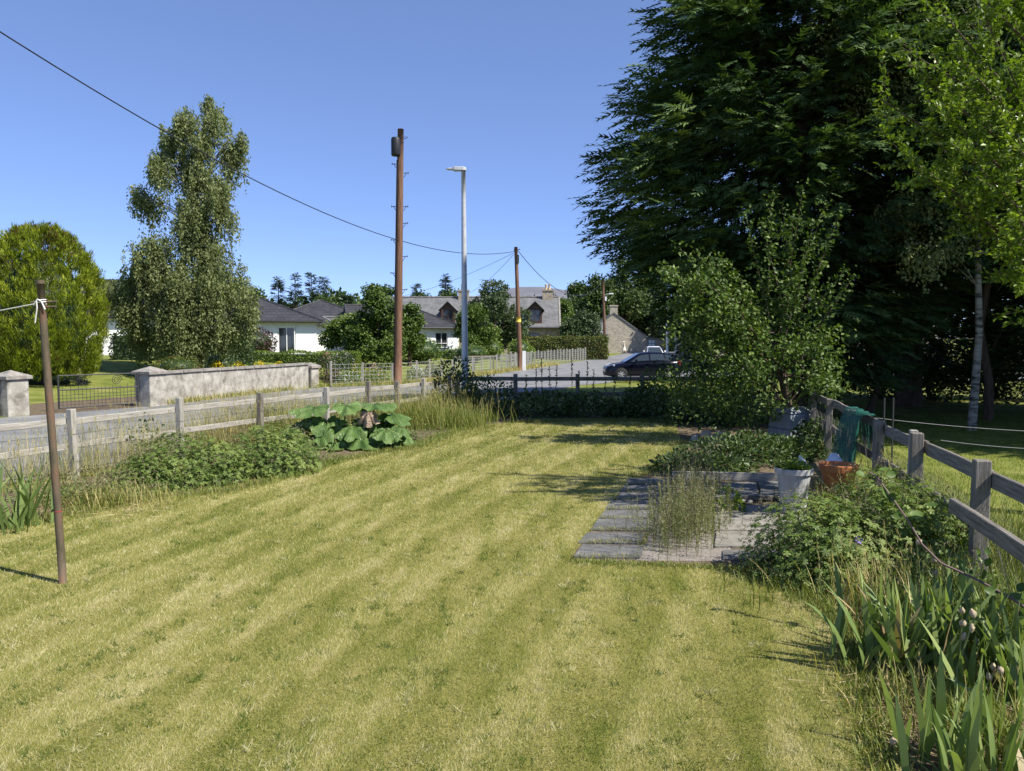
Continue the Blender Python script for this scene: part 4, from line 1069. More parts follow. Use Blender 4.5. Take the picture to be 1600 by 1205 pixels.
m_ = MB(); m_.box(q + (.17, -.2, -.7), q + (.37, -.02, -.2)); m_.build('switch_box', M['white_paint'], p3)
for px, top, lab in ((1043, 450, 'slim pale lamp column just above the dark car, nearer of two'), (1056, 472, 'slim pale post farther right above the dark car')):
    b = at(px, 560, 62); b[2] = 0; pole('lamp_column', b, at(px - 1, top, 62), .12, .08, M['white_paint'], lab, 'lamp post')
def wire(name, a, b, sag, r, label, parent=None, n=40):
    t = np.linspace(0, 1, n)[:, None]; q = np.array(a) * (1 - t) + np.array(b) * t; q[:, 2] -= (4 * sag * t * (1 - t))[:, 0]
    m_ = MB(); m_.tube(q, r, 5); return m_.build(name, M['black'], origin=tuple(q[0]), label=label, cat='cable')
T2 = np.array([t2[0] - .1, t2[1], at(805, 393, t2[1])[2]])
wire('overhead_cable', at(-200, -80, 16), T2, 2.1, .019, 'thick black cable sweeping down across the sky from upper left')
wire('overhead_cable', T2 + (.25, 0, .05), t3 + (-.1, 0, -.3), 2.3, .024, 'sagging black cable between the two farther telegraph poles')
wire('overhead_cable', t3 + (.1, 0, -.25), at(1120, 470, 120), .8, .02, 'thin cable leaving the distant pole toward the woods')
wire('overhead_cable', T2 + (-.05, 0, -.1), at(600, 468, 80), .5, .013, 'thin cable from the leaning pole toward the farther bungalow')
wire('overhead_cable', T2 + (-.05, 0, -.2), at(722, 462, 93), .5, .014, 'lower thin cable from the leaning pole toward the cottage chimney')
# clothes pole
cb = G(99, 913); ct = at(63, 440, cb[1] - .02)
cp = empty('clothes_pole', cb, 'rusty green metal clothes pole leaning on the lawn', 'pole')
m_ = MB(); t = np.linspace(0, 1, 9)[:, None]; q = cb * (1 - t) + ct * t; q[0, 2] -= .1; m_.tube(q, np.linspace(.034, .031, 9), 14); m_.build('shaft', M['rust_pole'], cp, smooth=True)
q = cb + (ct - cb) * .935
m_ = MB(); m_.tube([q + (-.085, -.01, -.005), q + (.12, .02, 0)], .012, 6); m_.tube([q + (-.06, -.02, -.05), q + (.125, 0, -.045)], .012, 6); m_.build('hooks', M['rust_pole'], cp)
m_ = MB(); m_.tube([ct + (0, 0, -.02), ct + (0, 0, .012)], .037, 14); m_.build('cap', M['rust_pole'], cp)
m_ = MB(); q2 = cb + (ct - cb) * .245; m_.tube([q2, q2 + (0, 0, .008)], .0345, 14); m_.build('red_mark', mat_flat('red_tape', (.35, .04, .03), .6), cp)
ln = empty('washing_line', q, 'white washing line knotted to the clothes pole', 'rope')
m_ = MB(); e = at(-250, 520, cb[1] + .6); e = q + (e - q) * 2.4; t = np.linspace(0, 1, 16)[:, None]; pp = (q + (-.04, -.03, -.02)) * (1 - t) + e * t; pp[:, 2] -= (4 * .05 * t * (1 - t))[:, 0]; m_.tube(pp, .0055, 6); m_.build('line', M['rope'], ln)
m_ = MB(); m_.tube([q + (-.05, -.04, -.03), q + (-.01, -.045, .02), q + (.02, -.04, 0), q + (.05, -.04, -.07)], .007, 6); m_.tube([q + (-.02, -.045, .015), q + (-.015, -.05, -.06), q + (-.04, -.045, -.19)], .006, 6)
th = np.linspace(0, 12.6, 30); m_.tube(q + np.stack([.037 * np.cos(th), .037 * np.sin(th), -.02 + .003 * th], -1), .006, 5); m_.build('knot', M['rope'], ln)

# ================================================================== vehicles
def car(paint, label):
    root = empty('parked_car', (0, 0, 0), label, 'car')
    # stations along X (0 = nose .. 4.05 = tail): z of bonnet/belt line, half width, sill
    X_ = np.array([0, .08, .3, .7, 1.0, 1.4, 2.0, 2.7, 3.3, 3.75, 3.98, 4.05])
    zb = np.array([.62, .72, .80, .88, .93, .97, 1.0, 1.03, 1.06, 1.05, .98, .80])
    hw = np.array([.50, .66, .78, .84, .855, .86, .865, .865, .86, .83, .76, .66])
    z0 = np.array([.26, .22, .19, .18, .18, .19, .19, .19, .19, .2, .26, .34])
    V = []; k = 10
    for x, z, w_, b in zip(X_, zb, hw, z0):
        sec = [(-.80, 0), (-.97, .12), (-1.0, .45), (-.985, .72), (-.93, .93), (-.80, 1.0), (.80, 1.0), (.93, .93), (.985, .72), (1.0, .45), (.97, .12), (.80, 0)]
        V += [(x, w_ * sy, b + (z - b) * sz) for sy, sz in sec]
    n = 12; F = []
    for i in range(len(X_) - 1):
        for j in range(n): F.append((i*n + j, i*n + (j+1) % n, (i+1)*n + (j+1) % n, (i+1)*n + j))
    m_ = MB(); m_.add(V, np.array(F)); m_.poly([V[j] for j in range(n)][::-1]); m_.poly([V[(len(X_)-1)*n + j] for j in range(n)])
    body = m_.build('body', paint, root, smooth=True)
    # greenhouse and roof
    G_ = [(.98, .92, .74, .90, .72), (1.35, .955, .76, 1.16, .64), (1.85, .99, .77, 1.42, .57), (2.35, 1.01, .77, 1.49, .56), (3.0, 1.03, .77, 1.475, .56), (3.55, 1.04, .76, 1.37, .56), (3.86, 1.03, .72, 1.08, .66)]
    V = []
    for x, zl, wl, zr, wr in G_:
        V += [(x, -wl, zl), (x, -wr, zr - .05), (x, -wr * .85, zr), (x, wr * .85, zr), (x, wr, zr - .05), (x, wl, zl)]
    F = []
    for i in range(len(G_) - 1):
        for j in range(5): F.append((i*6 + j, i*6 + j + 1, (i+1)*6 + j + 1, (i+1)*6 + j))
    m_ = MB(); m_.add(V, np.array(F)); m_.build('roof', paint, root, smooth=True)
    def side(x, t, s):      # point on the side of the greenhouse, t 0 belt .. 1 roof
        a = np.array(G_); zl, wl, zr, wr = [np.interp(x, a[:, 0], a[:, k]) for k in (1, 2, 3, 4)]
        return np.array([x, s * ((wl + (wr - wl) * t) + .012), zl + (zr - .05 - zl) * t])
    for s in (-1, 1):
        for x0, x1, a0, a1 in ((1.42, 2.28, 1.30, 1.72), (2.36, 3.08, 2.36, 3.05), (3.16, 3.62, 3.13, 3.42)):
            m_ = MB(); lo = [side(x, .1, s) for x in np.linspace(x0 if x0 > 2 else a0, x1, 5)]
            xt = np.linspace(max(x0, 1.72) if x0 < 2 else x0, x1 if x1 < 3.5 else 3.42, 5); hi = [side(x, .88, s) for x in xt]
            for i in range(4):
                q = (lo[i], lo[i+1], hi[i+1], hi[i]); m_.quad(*(q if s < 0 else q[::-1]))
            m_.build('side_window', M['car_glass'], root)
    m_ = MB(); m_.quad((1.03, -.64, .955), (1.03, .64, .955), (1.80, .5, 1.405), (1.80, -.5, 1.405)); m_.V[-1] += (-.012, 0, .02); m_.build('windscreen', M['car_glass'], root)
    m_ = MB(); m_.quad((3.60, -.5, 1.345), (3.60, .5, 1.345), (3.84, .58, 1.12), (3.84, -.58, 1.12)); m_.V[-1] += (.014, 0, .014); m_.build('rear_window', M['car_glass'], root)
    for s in (-1, 1):
        for xw in (.78, 3.3):
            m_ = MB(); th = np.linspace(0, 2 * np.pi, 24, endpoint=False)
            prof = [(.19, .10), (.29, .105), (.315, .08), (.32, 0), (.315, -.08), (.29, -.1), (.19, -.09)]
            m_.lathe(prof, (0, 0, 0), 24); m_.V = [np.stack([v[:, 0] + xw, s * (.80 + v[:, 2]), v[:, 1] + .32], -1) for v in m_.V]
            wh = m_.build('wheel', M['tyre'], root, smooth=True)
            m_ = MB(); m_.lathe([(.20, .06), (.205, .1), (.185, .09), (.18, .05)], (0, 0, 0), 24)
            for q in range(7):
                a = q * 2 * np.pi / 7; c, sn = math.cos(a), math.sin(a); wv = .022
                m_.add([(c*.03 - sn*wv, sn*.03 + c*wv, .10), (c*.03 + sn*wv, sn*.03 - c*wv, .10), (c*.19 + sn*wv*1.3, sn*.19 - c*wv*1.3, .085), (c*.19 - sn*wv*1.3, sn*.19 + c*wv*1.3, .085)], [(0, 1, 2, 3)])
            m_.lathe([(0, .112), (.05, .108), (.055, .08)], (0, 0, 0), 12)
            m_.V = [np.stack([v[:, 0] + xw, s * (.80 + v[:, 2]), v[:, 1] + .32], -1) for v in m_.V]; m_.build('rim', M['alloy'], wh)
            ar = MB(); aa = np.linspace(-.15, np.pi + .15, 16); pts = [(xw + .36 * math.cos(t), s * .872, .33 + .36 * math.sin(t)) for t in aa]
            ar.poly([(xw + .36 * math.cos(t), s * .869, .33 + .36 * math.sin(t)) for t in aa]); ar.build('wheel_arch', M['black'], root)
        m_ = MB(); m_.prism([(.06, s * .44, .64), (.42, s * .77, .74), (.46, s * .70, .845), (.12, s * .42, .74)], (-.015, s * .02, .012)); m_.build('headlight', M['lamp_glass'], root)
        m_ = MB(); m_.prism([(3.9, s * .80, .8), (4.02, s * .66, .8), (3.99, s * .62, 1.0), (3.82, s * .76, 1.03)], (.02, s * .02, .012)); m_.build('tail_light', M['tail_red'], root)
        m_ = MB(); m_.box((1.5, min(s * .86, s * 1.02), .98), (1.62, max(s * .86, s * 1.02), 1.11)); m_.build('wing_mirror', paint, root, bevel=.03)
        for x in (2.12, 2.95):
            m_ = MB(); m_.box((x, min(s * .86, s * .885), .88), (x + .18, max(s * .86, s * .885), .91)); m_.build('door_handle', paint, root)
        m_ = MB(); m_.box((.45, min(s * .868, s * .874), .2), (3.7, max(s * .868, s * .874), .26)); m_.build('sill_trim', M['black'], root)
    m_ = MB(); m_.box((-.015, -.4, .30), (.05, .4, .42)); m_.build('grille', M['black'], root)
    m_ = MB(); m_.box((-.022, -.26, .46), (.0, .26, .56)); m_.build('number_plate', M['white_paint'], root)
    return root
c1 = car(M['car_navy'], 'dark navy hatchback parked side-on behind the far fence')
place(c1, (5.0, 41.6, 0.0), R(2))
c2 = car(M['car_white'], 'white car seen end-on beyond the dark hatchback')
place(c2, (12.6, 67.0, 0.0), R(86))

# ================================================================== person
def person(loc):
    me = bpy.data.meshes.new('person')
    J = {'pel': (0, 0, .93, .115, .14), 'wai': (0, 0, 1.10, .10, .12), 'che': (-.01, 0, 1.28, .11, .15), 'nek': (-.03, 0, 1.46, .05, .05), 'hd0': (-.05, 0, 1.55, .075, .075), 'hd1': (-.055, 0, 1.64, .085, .08), 'hd2': (-.05, 0, 1.71, .06, .06),
         'hl': (0, .09, .88, .085, .085), 'kl': (-.20, .09, .49, .055, .055), 'al': (-.28, .09, .09, .038, .038), 'tl': (-.42, .09, .03, .03, .035),
         'hr': (0, -.09, .88, .085, .085), 'kr': (.06, -.09, .48, .055, .055), 'ar': (.38, -.09, .20, .038, .038), 'tr': (.30, -.09, .06, .03, .035),
         'sl': (0, .19, 1.38, .055, .055), 'el': (.10, .23, 1.12, .042, .042), 'wl': (.02, .23, .88, .03, .03), 'fl': (-.02, .23, .80, .028, .02),
         'sr': (0, -.19, 1.38, .055, .055), 'er': (.02, -.24, 1.11, .042, .042), 'wr': (-.16, -.23, .95, .03, .03), 'fr': (-.21, -.23, .89, .028, .02)}
    E_ = [('pel', 'wai'), ('wai', 'che'), ('che', 'nek'), ('nek', 'hd0'), ('hd0', 'hd1'), ('hd1', 'hd2'), ('pel', 'hl'), ('hl', 'kl'), ('kl', 'al'), ('al', 'tl'), ('pel', 'hr'), ('hr', 'kr'), ('kr', 'ar'), ('ar', 'tr'),
          ('che', 'sl'), ('sl', 'el'), ('el', 'wl'), ('wl', 'fl'), ('che', 'sr'), ('sr', 'er'), ('er', 'wr'), ('wr', 'fr')]
    ks = list(J); me.from_pydata([J[k][:3] for k in ks], [(ks.index(a), ks.index(b)) for a, b in E_], [])
    me.materials.append(M['skin'])
    o = bpy.data.objects.new('person', me); COL.objects.link(o)
    md = o.modifiers.new('skin', 'SKIN'); sv = me.skin_vertices[0].data
    for i, k in enumerate(ks): sv[i].radius = (J[k][3], J[k][4]); sv[i].use_root = (k == 'pel')
    o.modifiers.new('sub', 'SUBSURF').levels = 1
    o.modifiers['sub'].render_levels = 1
    o.location = loc
    tag(o, 'person in a cream dress and pale hat walking along the far street', 'person')
    d = MB(); th = np.linspace(0, 2 * np.pi, 18, endpoint=False)
    prof = [(.33, .24, .52), (.27, .21, .72), (.20, .19, .92), (.15, .165, 1.08), (.16, .19, 1.26), (.13, .22, 1.38), (.07, .12, 1.45)]
    V = [(rx * math.cos(a) * (1 + .06 * math.sin(5 * a)) - .02, ry * math.sin(a), z) for rx, ry, z in prof for a in th]
    ii = (np.arange(len(prof) - 1)[:, None] * 18 + np.arange(18)[None]).ravel(); jj = (np.arange(len(prof) - 1)[:, None] * 18 + (np.arange(18)[None] + 1) % 18).ravel()
    d.add(V, np.stack([ii, jj, jj + 18, ii + 18], -1))
    dr = d.build('dress', M['dress'], None, smooth=True); dr.parent = o
    h = MB(); h.lathe([(.2, 1.665), (.19, 1.675), (.105, 1.69), (.10, 1.77), (.06, 1.80), (0, 1.805)], (-.055, 0, 0), 18); hh = h.build('hat', M['dress'], None, smooth=True); hh.parent = o
person(tuple(G(975, 553.5)))
# ================================================================== patio
def sl_x(y): return 0.58 + .295 * (y - 7.67)
pt = bpy.data.objects.new('patio', None); COL.objects.link(pt); pt.location = (2, 9.5, 0); WLOC['patio'] = (2, 9.5, 0)
tag(pt, 'stepping slabs and pale paving at the lawn edge', kind='structure')
def slab(pts, z, mat, name='paving_slab'):
    m_ = MB(); q = [(p[0], p[1], z - .06 + rng.uniform(-.004, .004)) for p in pts]
    q = np.array(q) + np.concatenate([rng.normal(0, .008, (len(q), 2)), rng.normal(0, .003, (len(q), 1))], 1)
    m_.prism(q, (0, 0, .06)); return m_.build(name, mat, pt, bevel=.008)
for k in range(8):
    y0 = 7.70 + .56 * k; y1 = y0 + rng.uniform(.44, .52); wd = rng.uniform(.66, .74)
    dx = rng.uniform(-.04, .04)
    slab([(sl_x(y0) + dx, y0), (sl_x(y0) + wd + dx, y0 - .02), (sl_x(y1) + wd + dx, y1), (sl_x(y1) + dx, y1 + .02)], .022, M['slab'])
pv = lambda u, y: (sl_x(y) + u, y)
for (u0, u1, y0, y1, mt) in ((1.55, 2.15, 7.62, 7.98, 'slab'), (1.46, 2.1, 8.1, 8.72, 'concrete'), (2.13, 2.75, 8.15, 8.8, 'concrete'), (1.42, 2.2, 8.78, 9.55, 'concrete'), (2.23, 2.98, 8.86, 9.6, 'concrete'), (1.45, 2.2, 9.6, 10.1, 'concrete'), (2.23, 2.95, 9.65, 10.2, 'concrete'),
                             (1.3, 2.0, 10.6, 11.15, 'slab'), (2.03, 2.75, 10.6, 11.2, 'slab'), (1.3, 2.0, 11.2, 11.75, 'slab'), (2.03, 2.75, 11.25, 11.8, 'slab'), (.75, 1.27, 10.9, 11.7, 'slab')):
    slab([pv(u0, y0), pv(u1, y0), pv(u1, y1), pv(u0, y1)], .03, M[mt])
ed = empty('edging_board', (3.4, 12.1, 0), 'pale timber edging boards along the back of the patio', 'board')
beam('board', at(1050, 744, 12.1) * (1, 1, 0) + (0, 0, .07), at(1228, 752, 11.9) * (1, 1, 0) + (0, 0, .07), .05, .13, M['wood_pale'], ed, jit=.006)
beam('board', (2.35, 10.42, .05), (4.0, 10.5, .05), .12, .07, M['wood_grey'], ed, jit=.01)
lg = empty('split_log', (3.0, 10.35, 0), 'short split piece of pale wood lying on the patio', 'log'); beam('wood', (2.75, 10.22, .08), (3.15, 10.36, .09), .06, .06, M['wood_pale'], lg, jit=.012)
for k, (px, py, r) in enumerate([(1160, 786, .05), (1172, 786, .04), (1020, 771, .035)]):
    q = G(px, py, .03); m_ = MB(); m_.lathe([(0, -r*.5), (r, -r*.2), (r*.9, r*.4), (0, r*.7)], q + (0, 0, r * .4), 7); m_.V[-1][:, :2] += rng.normal(0, r*.1, m_.V[-1][:, :2].shape)
    m_.build('pebble', M['stone_lump'], origin=tuple(q), label=['white pebble beside the split log on the patio', 'second pale pebble nearer the white planter', 'small pebble among the dark slabs by the weeds'][k], cat='stone')

# ================================================================== pots and bins
def lathe_pot(name, c, prof, mat, label, cat, k=28, inner='soil'):
    c = np.array(c, float); p = empty(name, c, label, cat)
    m_ = MB(); m_.lathe(prof, c, k); m_.build('pot', mat, p, smooth=False)
    top = max(q[1] for q in prof); r_in = prof[-1][0]
    s_ = MB(); th = np.linspace(0, 2*np.pi, 20, endpoint=False); s_.poly([(c[0] + r_in * 1.02 * math.cos(a), c[1] + r_in * 1.02 * math.sin(a), c[2] + prof[-1][1] + .004) for a in th]); s_.build('soil_surface', M['soil'], p)
    return p, c
wp, wc = lathe_pot('planter', G(1239, 800, .035), [(0, .0), (.15, 0), (.155, .02), (.205, .50), (.232, .502), (.235, .565), (.215, .57), (.205, .52)], M['planter'], 'tall chalky white planter of green seedlings on the patio', 'planter')
n = 420; a_ = rng.uniform(0, 6.28, n); r_ = .19 * np.sqrt(rng.uniform(0, 1, n))
P = np.stack([wc[0] + r_ * np.cos(a_), wc[1] + r_ * np.sin(a_), wc[2] + .52 + rng.uniform(0, .16, n) * (1.1 - r_ / .3)], -1)
mb = MB(); D = rdirs(n) * .7 + np.stack([np.cos(a_), np.sin(a_), 0 * a_ + .5], -1); mb.leaves(P, D, rdirs(n) * .5 + (0, 0, 1), rng.uniform(.04, .075, n), rng.uniform(.025, .045, n), rng.uniform(.3, 1, n)); mb.build('seedlings', M['lf_bright'], wp)
mb = MB()
for k in range(8): q = wc + (rng.uniform(-.15, .15), rng.uniform(-.15, .15), .5); mb.tube([q, q + (rng.uniform(-.05, .05), rng.uniform(-.05, .05), .17)], .004, 4)
mb.build('stems', M['stalk'], wp)
tprof = [(0, 0), (.125, 0), (.13, .01), (.172, .22), (.19, .222), (.195, .29), (.178, .295), (.165, .25)]
t_, tc = lathe_pot('terracotta_pot', (4.30, 10.05, .0), [(r * 1.22, z * 1.0) for r, z in tprof], M['terracotta'], 'lower terracotta pot of the stack by the white planter', 'pot')
lathe_pot('terracotta_pot', (4.305, 10.04, .225), [(r * 1.28, z * 1.25) for r, z in tprof], M['terracotta'], 'upper terracotta pot nested in the stack by the white planter', 'pot')
lathe_pot('terracotta_bowl', (3.98, 9.68, .0), [(0, 0), (.13, 0), (.135, .01), (.165, .13), (.185, .132), (.187, .18), (.17, .182), (.155, .14)], M['terracotta'], 'low terracotta bowl in front of the stacked pots', 'bowl')
def sack(c, s, seed, label):
    r2 = np.random.default_rng(seed); m_ = MB(); nu, nv = 18, 12; V = []
    for j in range(nv):
        ph = np.pi * (j / (nv - 1) - .5)
        for i in range(nu):
            th = 2 * np.pi * i / nu; f = 1 + .25 * math.sin(3 * th + 2 * ph + seed) * math.cos(ph) + r2.normal(0, .06)
            V.append((s[0] * math.cos(ph) * math.cos(th) * f, s[1] * math.cos(ph) * math.sin(th) * f, max(-s[2] * .7, s[2] * math.sin(ph) * (1 + r2.normal(0, .08)))))
    V = np.array(V); V[:, 2] -= V[:, 2].min(); V = V + c
    i = np.arange(nv - 1)[:, None] * nu + np.arange(nu)[None]; j = np.arange(nv - 1)[:, None] * nu + (np.arange(nu)[None] + 1) % nu
    m_.add(V, np.stack([i, j, j + nu, i + nu], -1).reshape(-1, 4)); m_.build('plastic_sack', M['bag'], origin=tuple(c), label=label, cat='sack')
sack(np.array([4.50, 10.62, 0]), (.17, .17, .36), 3, 'crumpled white plastic sack behind the terracotta pots')
sack(np.array([3.93, 10.35, .0]), (.10, .10, .36), 8, 'small white plastic bag behind the tall white planter')
# compost bin under the tree
b = G(1235, 692); cbn = empty('compost_bin', b, 'grey plastic compost bin in dappled light under the apple tree', 'compost bin')
m_ = MB(); w0, w1, hh = .36, .29, .66
for i in range(2):
    f0, f1 = i / 2, (i + .97) / 2
    a0 = w0 + (w1 - w0) * f0; a1 = w0 + (w1 - w0) * f1
    q0 = np.array([(-a0, -a0, hh*f0), (a0, -a0, hh*f0), (a0, a0, hh*f0), (-a0, a0, hh*f0)]); q1 = np.array([(-a1, -a1, hh*f1), (a1, -a1, hh*f1), (a1, a1, hh*f1), (-a1, a1, hh*f1)])
    m_.add(np.vstack([q0, q1]) + b, [(0,1,5,4),(1,2,6,5),(2,3,7,6),(3,0,4,7),(4,5,6,7),(3,2,1,0)])
m_.build('bin_body', M['bin'], cbn, bevel=.008)
m_ = MB(); m_.add(np.array([(-.32, -.32, hh), (.32, -.32, hh), (.32, .32, hh), (-.32, .32, hh), (-.2, -.2, hh + .12), (.2, -.2, hh + .12), (.2, .2, hh + .12), (-.2, .2, hh + .12)]) + b, [(0,1,5,4),(1,2,6,5),(2,3,7,6),(3,0,4,7),(4,5,6,7),(3,2,1,0)]); m_.build('lid', M['bin'], cbn, bevel=.01)
m_ = MB(); m_.box(b + (-.2, -.375, .04), b + (.2, -.34, .24)); m_.build('hatch', M['bin'], cbn, bevel=.01)
for k in (cbn,): k.rotation_euler = (0, 0, R(24))
# stacked stones at the lawn corner
for k, (px, py, sx, sy, sz, z) in enumerate([(1088, 688, .22, .14, .10, 0), (1115, 690, .30, .16, .12, 0), (1136, 688, .2, .14, .11, 0), (1104, 678, .22, .13, .08, .2), (1128, 679, .24, .12, .07, .22)]):
    q = G(px, py, z) if z == 0 else at(px, py, 16.6)
    m_ = MB(); V = np.array([(x, y, zz) for zz in (0, 1) for (x, y) in ((-1, -.8), (0, -1), (1, -.7), (1, .8), (-.1, 1), (-1, .7))], float) * (1, 1, 1) ; V[:, :2] *= (sx / 2, sy); V[:, 2] *= sz * 1.3; V[6:, :2] *= .85
    V += rng.normal(0, .012, V.shape); V += q if z == 0 else np.array([q[0], q[1], .13])
    m_.add(V, [(i, (i+1) % 6, 6 + (i+1) % 6, 6 + i) for i in range(6)]); m_.poly(V[6:]); m_.poly(V[5::-1])
    m_.build('stone', M['stone_lump'], origin=tuple(V[:6].mean(0)), bevel=.012, label=['leftmost bottom stone of the little pile at the lawn corner', 'middle bottom stone of the little pile at the lawn corner', 'rightmost bottom stone of the little pile at the lawn corner', 'left top stone of the little pile at the lawn corner', 'right top stone of the little pile at the lawn corner'][k], cat='stone')

# ================================================================== plant builders
def dome_points(n, c, r, flat=.0, power=.35):
    d_ = rdirs(n); d_[:, 2] = np.abs(d_[:, 2])
    f = rng.uniform(0, 1, (n, 1)) ** power
    return np.array(c) + d_ * f * np.array(r), d_
def palmate(mb, P, N, size, a, lobes=5):
    n = len(P); N = nrm(N); T = nrm(np.cross(N, rdirs(n))); B = np.cross(N, T)
    for k in range(lobes):
        an = (k - (lobes - 1) / 2) * R(62)
        D = T * math.cos(an) + B * math.sin(an) - N * .15
        mb.leaves(P, D, N, size * (1 - .1 * abs(k - (lobes - 1) / 2)), size * .5, a, .6, .1)
def lumpy(P, d_, c, amp, f=3.1):
    k = np.sin(P[:, 0] * f + 1) + np.sin(P[:, 1] * f * 1.3 + 2) + np.sin((P[:, 0] + P[:, 1]) * f * .7)
    return P + d_ * (k * amp / 3)[:, None]
def clump(name, c, r, label, cat, leafmat, n, size, pal=True, seeds=0, seedmat=None, flowers=None, group=None, stems=30, seedsize=.02, lobes=5, shape_lump=.12):
    c = np.array(c, float); p = empty(name, c, label, cat, group)
    P, d_ = dome_points(n, c, r); P = lumpy(P, d_, c, shape_lump)
    P[:, 2] = np.maximum(P[:, 2], .02)
    mb = MB(); N = d_ * .6 + rdirs(n) * .45 + (0, 0, .55)
    sz = size * rng.uniform(.65, 1.3, n); cl = .5 + .25 * np.sin(P[:, 0] * 5.3) * np.sin(P[:, 1] * 4.1 + P[:, 2] * 6)
    a = np.clip(cl + rng.normal(0, .2, n), 0, 1)
    if pal: palmate(mb, P, N, sz, a, lobes)
    else: mb.leaves(P, nrm(d_ + rdirs(n) * .8 - (0, 0, .2)), N, sz, sz * .55, a)
    mb.build('leaves', leafmat, p)
    st = MB()
    for k in range(stems):
        q, dd = dome_points(1, c, np.array(r) * .95); q = q[0]; b_ = c + (q - c) * (.25, .25, 0)
        st.tube([b_, (b_ + q) / 2 + (0, 0, .08 * r[2]), q], .005, 4, False)
    st.build('stems', M['stalk'], p)
    if seeds:
        Q, dd = dome_points(seeds, c, np.array(r) * 1.04, power=.06); Q = lumpy(Q, dd, c, shape_lump); Q[:, 2] = np.maximum(Q[:, 2], .1); Q[:, 2] += rng.uniform(0, .06, seeds)
        sm = MB()
        for k in range(4):
            sm.spikes(Q, rdirs(seeds) + (0, 0, .3), rdirs(seeds), seedsize * rng.uniform(.7, 1.6, seeds), seedsize * .45, rng.uniform(0, 1, seeds))
        sm.build('seed_heads', seedmat or M['seed'], p)
    if flowers:
        for fm, fl_pts in flowers:
            for q in fl_pts:
                fmb = MB(); q = np.array(q)
                for k in range(5):
                    an = k * 2 * np.pi / 5; D = np.array([[math.cos(an) * .8, -.35, math.sin(an) * .8 + .2]])
                    fmb.leaves([q], D, np.array([[0, -1, .4]]), .035, .03, rng.uniform(0, 1), .6)
                fmb.build('flower', fm, p)
    return p
def grass_clump(name, c, rx, ry, n, h, label, vlo=.2, vhi=.9, heads=0, wd=.006, group=None, lean=.35, bend=(.1, 1.1)):
    c = np.array(c, float); p = empty(name, c, label, 'grass', group)
    P = c + np.concatenate([rng.normal(0, 1, (n, 2)) * (rx * .5, ry * .5), np.zeros((n, 1))], 1)
    mb = MB(); mb.ribbons(P, rng.uniform(0, 6.28, n), h * rng.uniform(.45, 1.1, n), rng.uniform(0, lean, n), rng.uniform(*bend, n), wd, 4, rng.uniform(vlo, vhi, n)); mb.build('blades', M['tallgrass'], p)
    if heads:
        Q = c + np.concatenate([rng.normal(0, 1, (heads, 2)) * (rx * .5, ry * .5), np.zeros((heads, 1))], 1)
        az = rng.uniform(0, 6.28, heads); L_ = h * rng.uniform(.9, 1.35, heads); le = rng.uniform(0, .3, heads)
        sm = MB(); sm.ribbons(Q, az, L_, le, .3, .003, 3, rng.uniform(.6, 1, heads), .8)
        tip = Q + np.stack([np.cos(az) * np.sin(le + .15), np.sin(az) * np.sin(le + .15), np.cos(le + .15)], -1) * L_[:, None]
        for k in range(5):
            sm.spikes(tip - np.array([0, 0, 1]) * (rng.uniform(0, .14, heads) * h)[:, None], rdirs(heads) * .6 + (0, 0, 1), rdirs(heads), rng.uniform(.03, .07, heads), .006, rng.uniform(.6, 1, heads))
        sm.build('seed_heads', M['tallgrass'], p)
    return p
def iris(name, c, n, h, spread, label, wd=.035, leanx=0, dead=0, lean_max=.55, seed=1):
    r2 = np.random.default_rng(seed); c = np.array(c, float); p = empty(name, c, label, 'plant')
    for k in range(n):
        az = r2.uniform(0, 6.28); q = c + np.array([r2.normal(0, spread), r2.normal(0, spread), 0])
        le = abs(r2.normal(0, lean_max * .5)); be = r2.uniform(-.05, .55) if r2.uniform() < .8 else r2.uniform(.7, 1.3)
        m_ = MB(); L_ = h * r2.uniform(.6, 1.1)
        m_.ribbons([q], az, L_, le, be, wd * r2.uniform(.7, 1.15), 6, r2.uniform(.1, .95), .04)
        V = m_.V[0]; sh = (V[0] + V[1]) / 2
        cc = (V[0::2] + V[1::2]) / 2; nrm_ = np.array([math.cos(az), math.sin(az), 0])
        m_.V[0] = np.vstack([np.stack([V[0::2], V[1::2]], 1).reshape(-1, 3)])
        rot = r2.uniform(-1.2, 1.2); A_ = np.array([math.cos(az + math.pi/2 + rot), math.sin(az + math.pi/2 + rot), 0])
        half = np.linalg.norm(V[1::2] - V[0::2], axis=1)[:, None] / 2
        m_.V[0] = np.stack([cc - A_ * half, cc + A_ * half], 1).reshape(-1, 3)
        m_.V[0][:, 2] = np.maximum(m_.V[0][:, 2], .015)
        m_.build('leaf', M['straw'] if k < dead else M['lf_iris'], p, smooth=True)
    return p
def stalk_with_pods(par, base, top, pods, r=.006):
    base = np.array(base); top = np.array(top); m_ = MB(); mid = (base + top) / 2 + (rng.uniform(-.03, .03), rng.uniform(-.03, .03), 0)
    m_.tube([base, mid, top], [r, r * .9, r * .7], 6); s_ = m_.build('flower_stalk', M['stalk'], par, smooth=True)
    for f in pods:
        q = base + (top - base) * f; m_ = MB(); d = nrm(np.array([rng.uniform(-.6, .6), rng.uniform(-.6, .6), 1])); k = rng.uniform(.8, 1.25)
        m_.lathe([(0, 0), (.009 * k, .008), (.017 * k, .022), (.018 * k, .034), (.012 * k, .046), (.005, .058)], (0, 0, 0), 9)
        V = m_.V[0]; x = nrm(np.cross(d, [0, 1, .1])); y = np.cross(d, x); m_.V[0] = q + V[:, :1] * x + V[:, 1:2] * y + V[:, 2:] * d
        m_.V[0] += rng.normal(0, .0015, m_.V[0].shape); o_ = m_.build('seed_pod', M['pod'], s_, smooth=True)
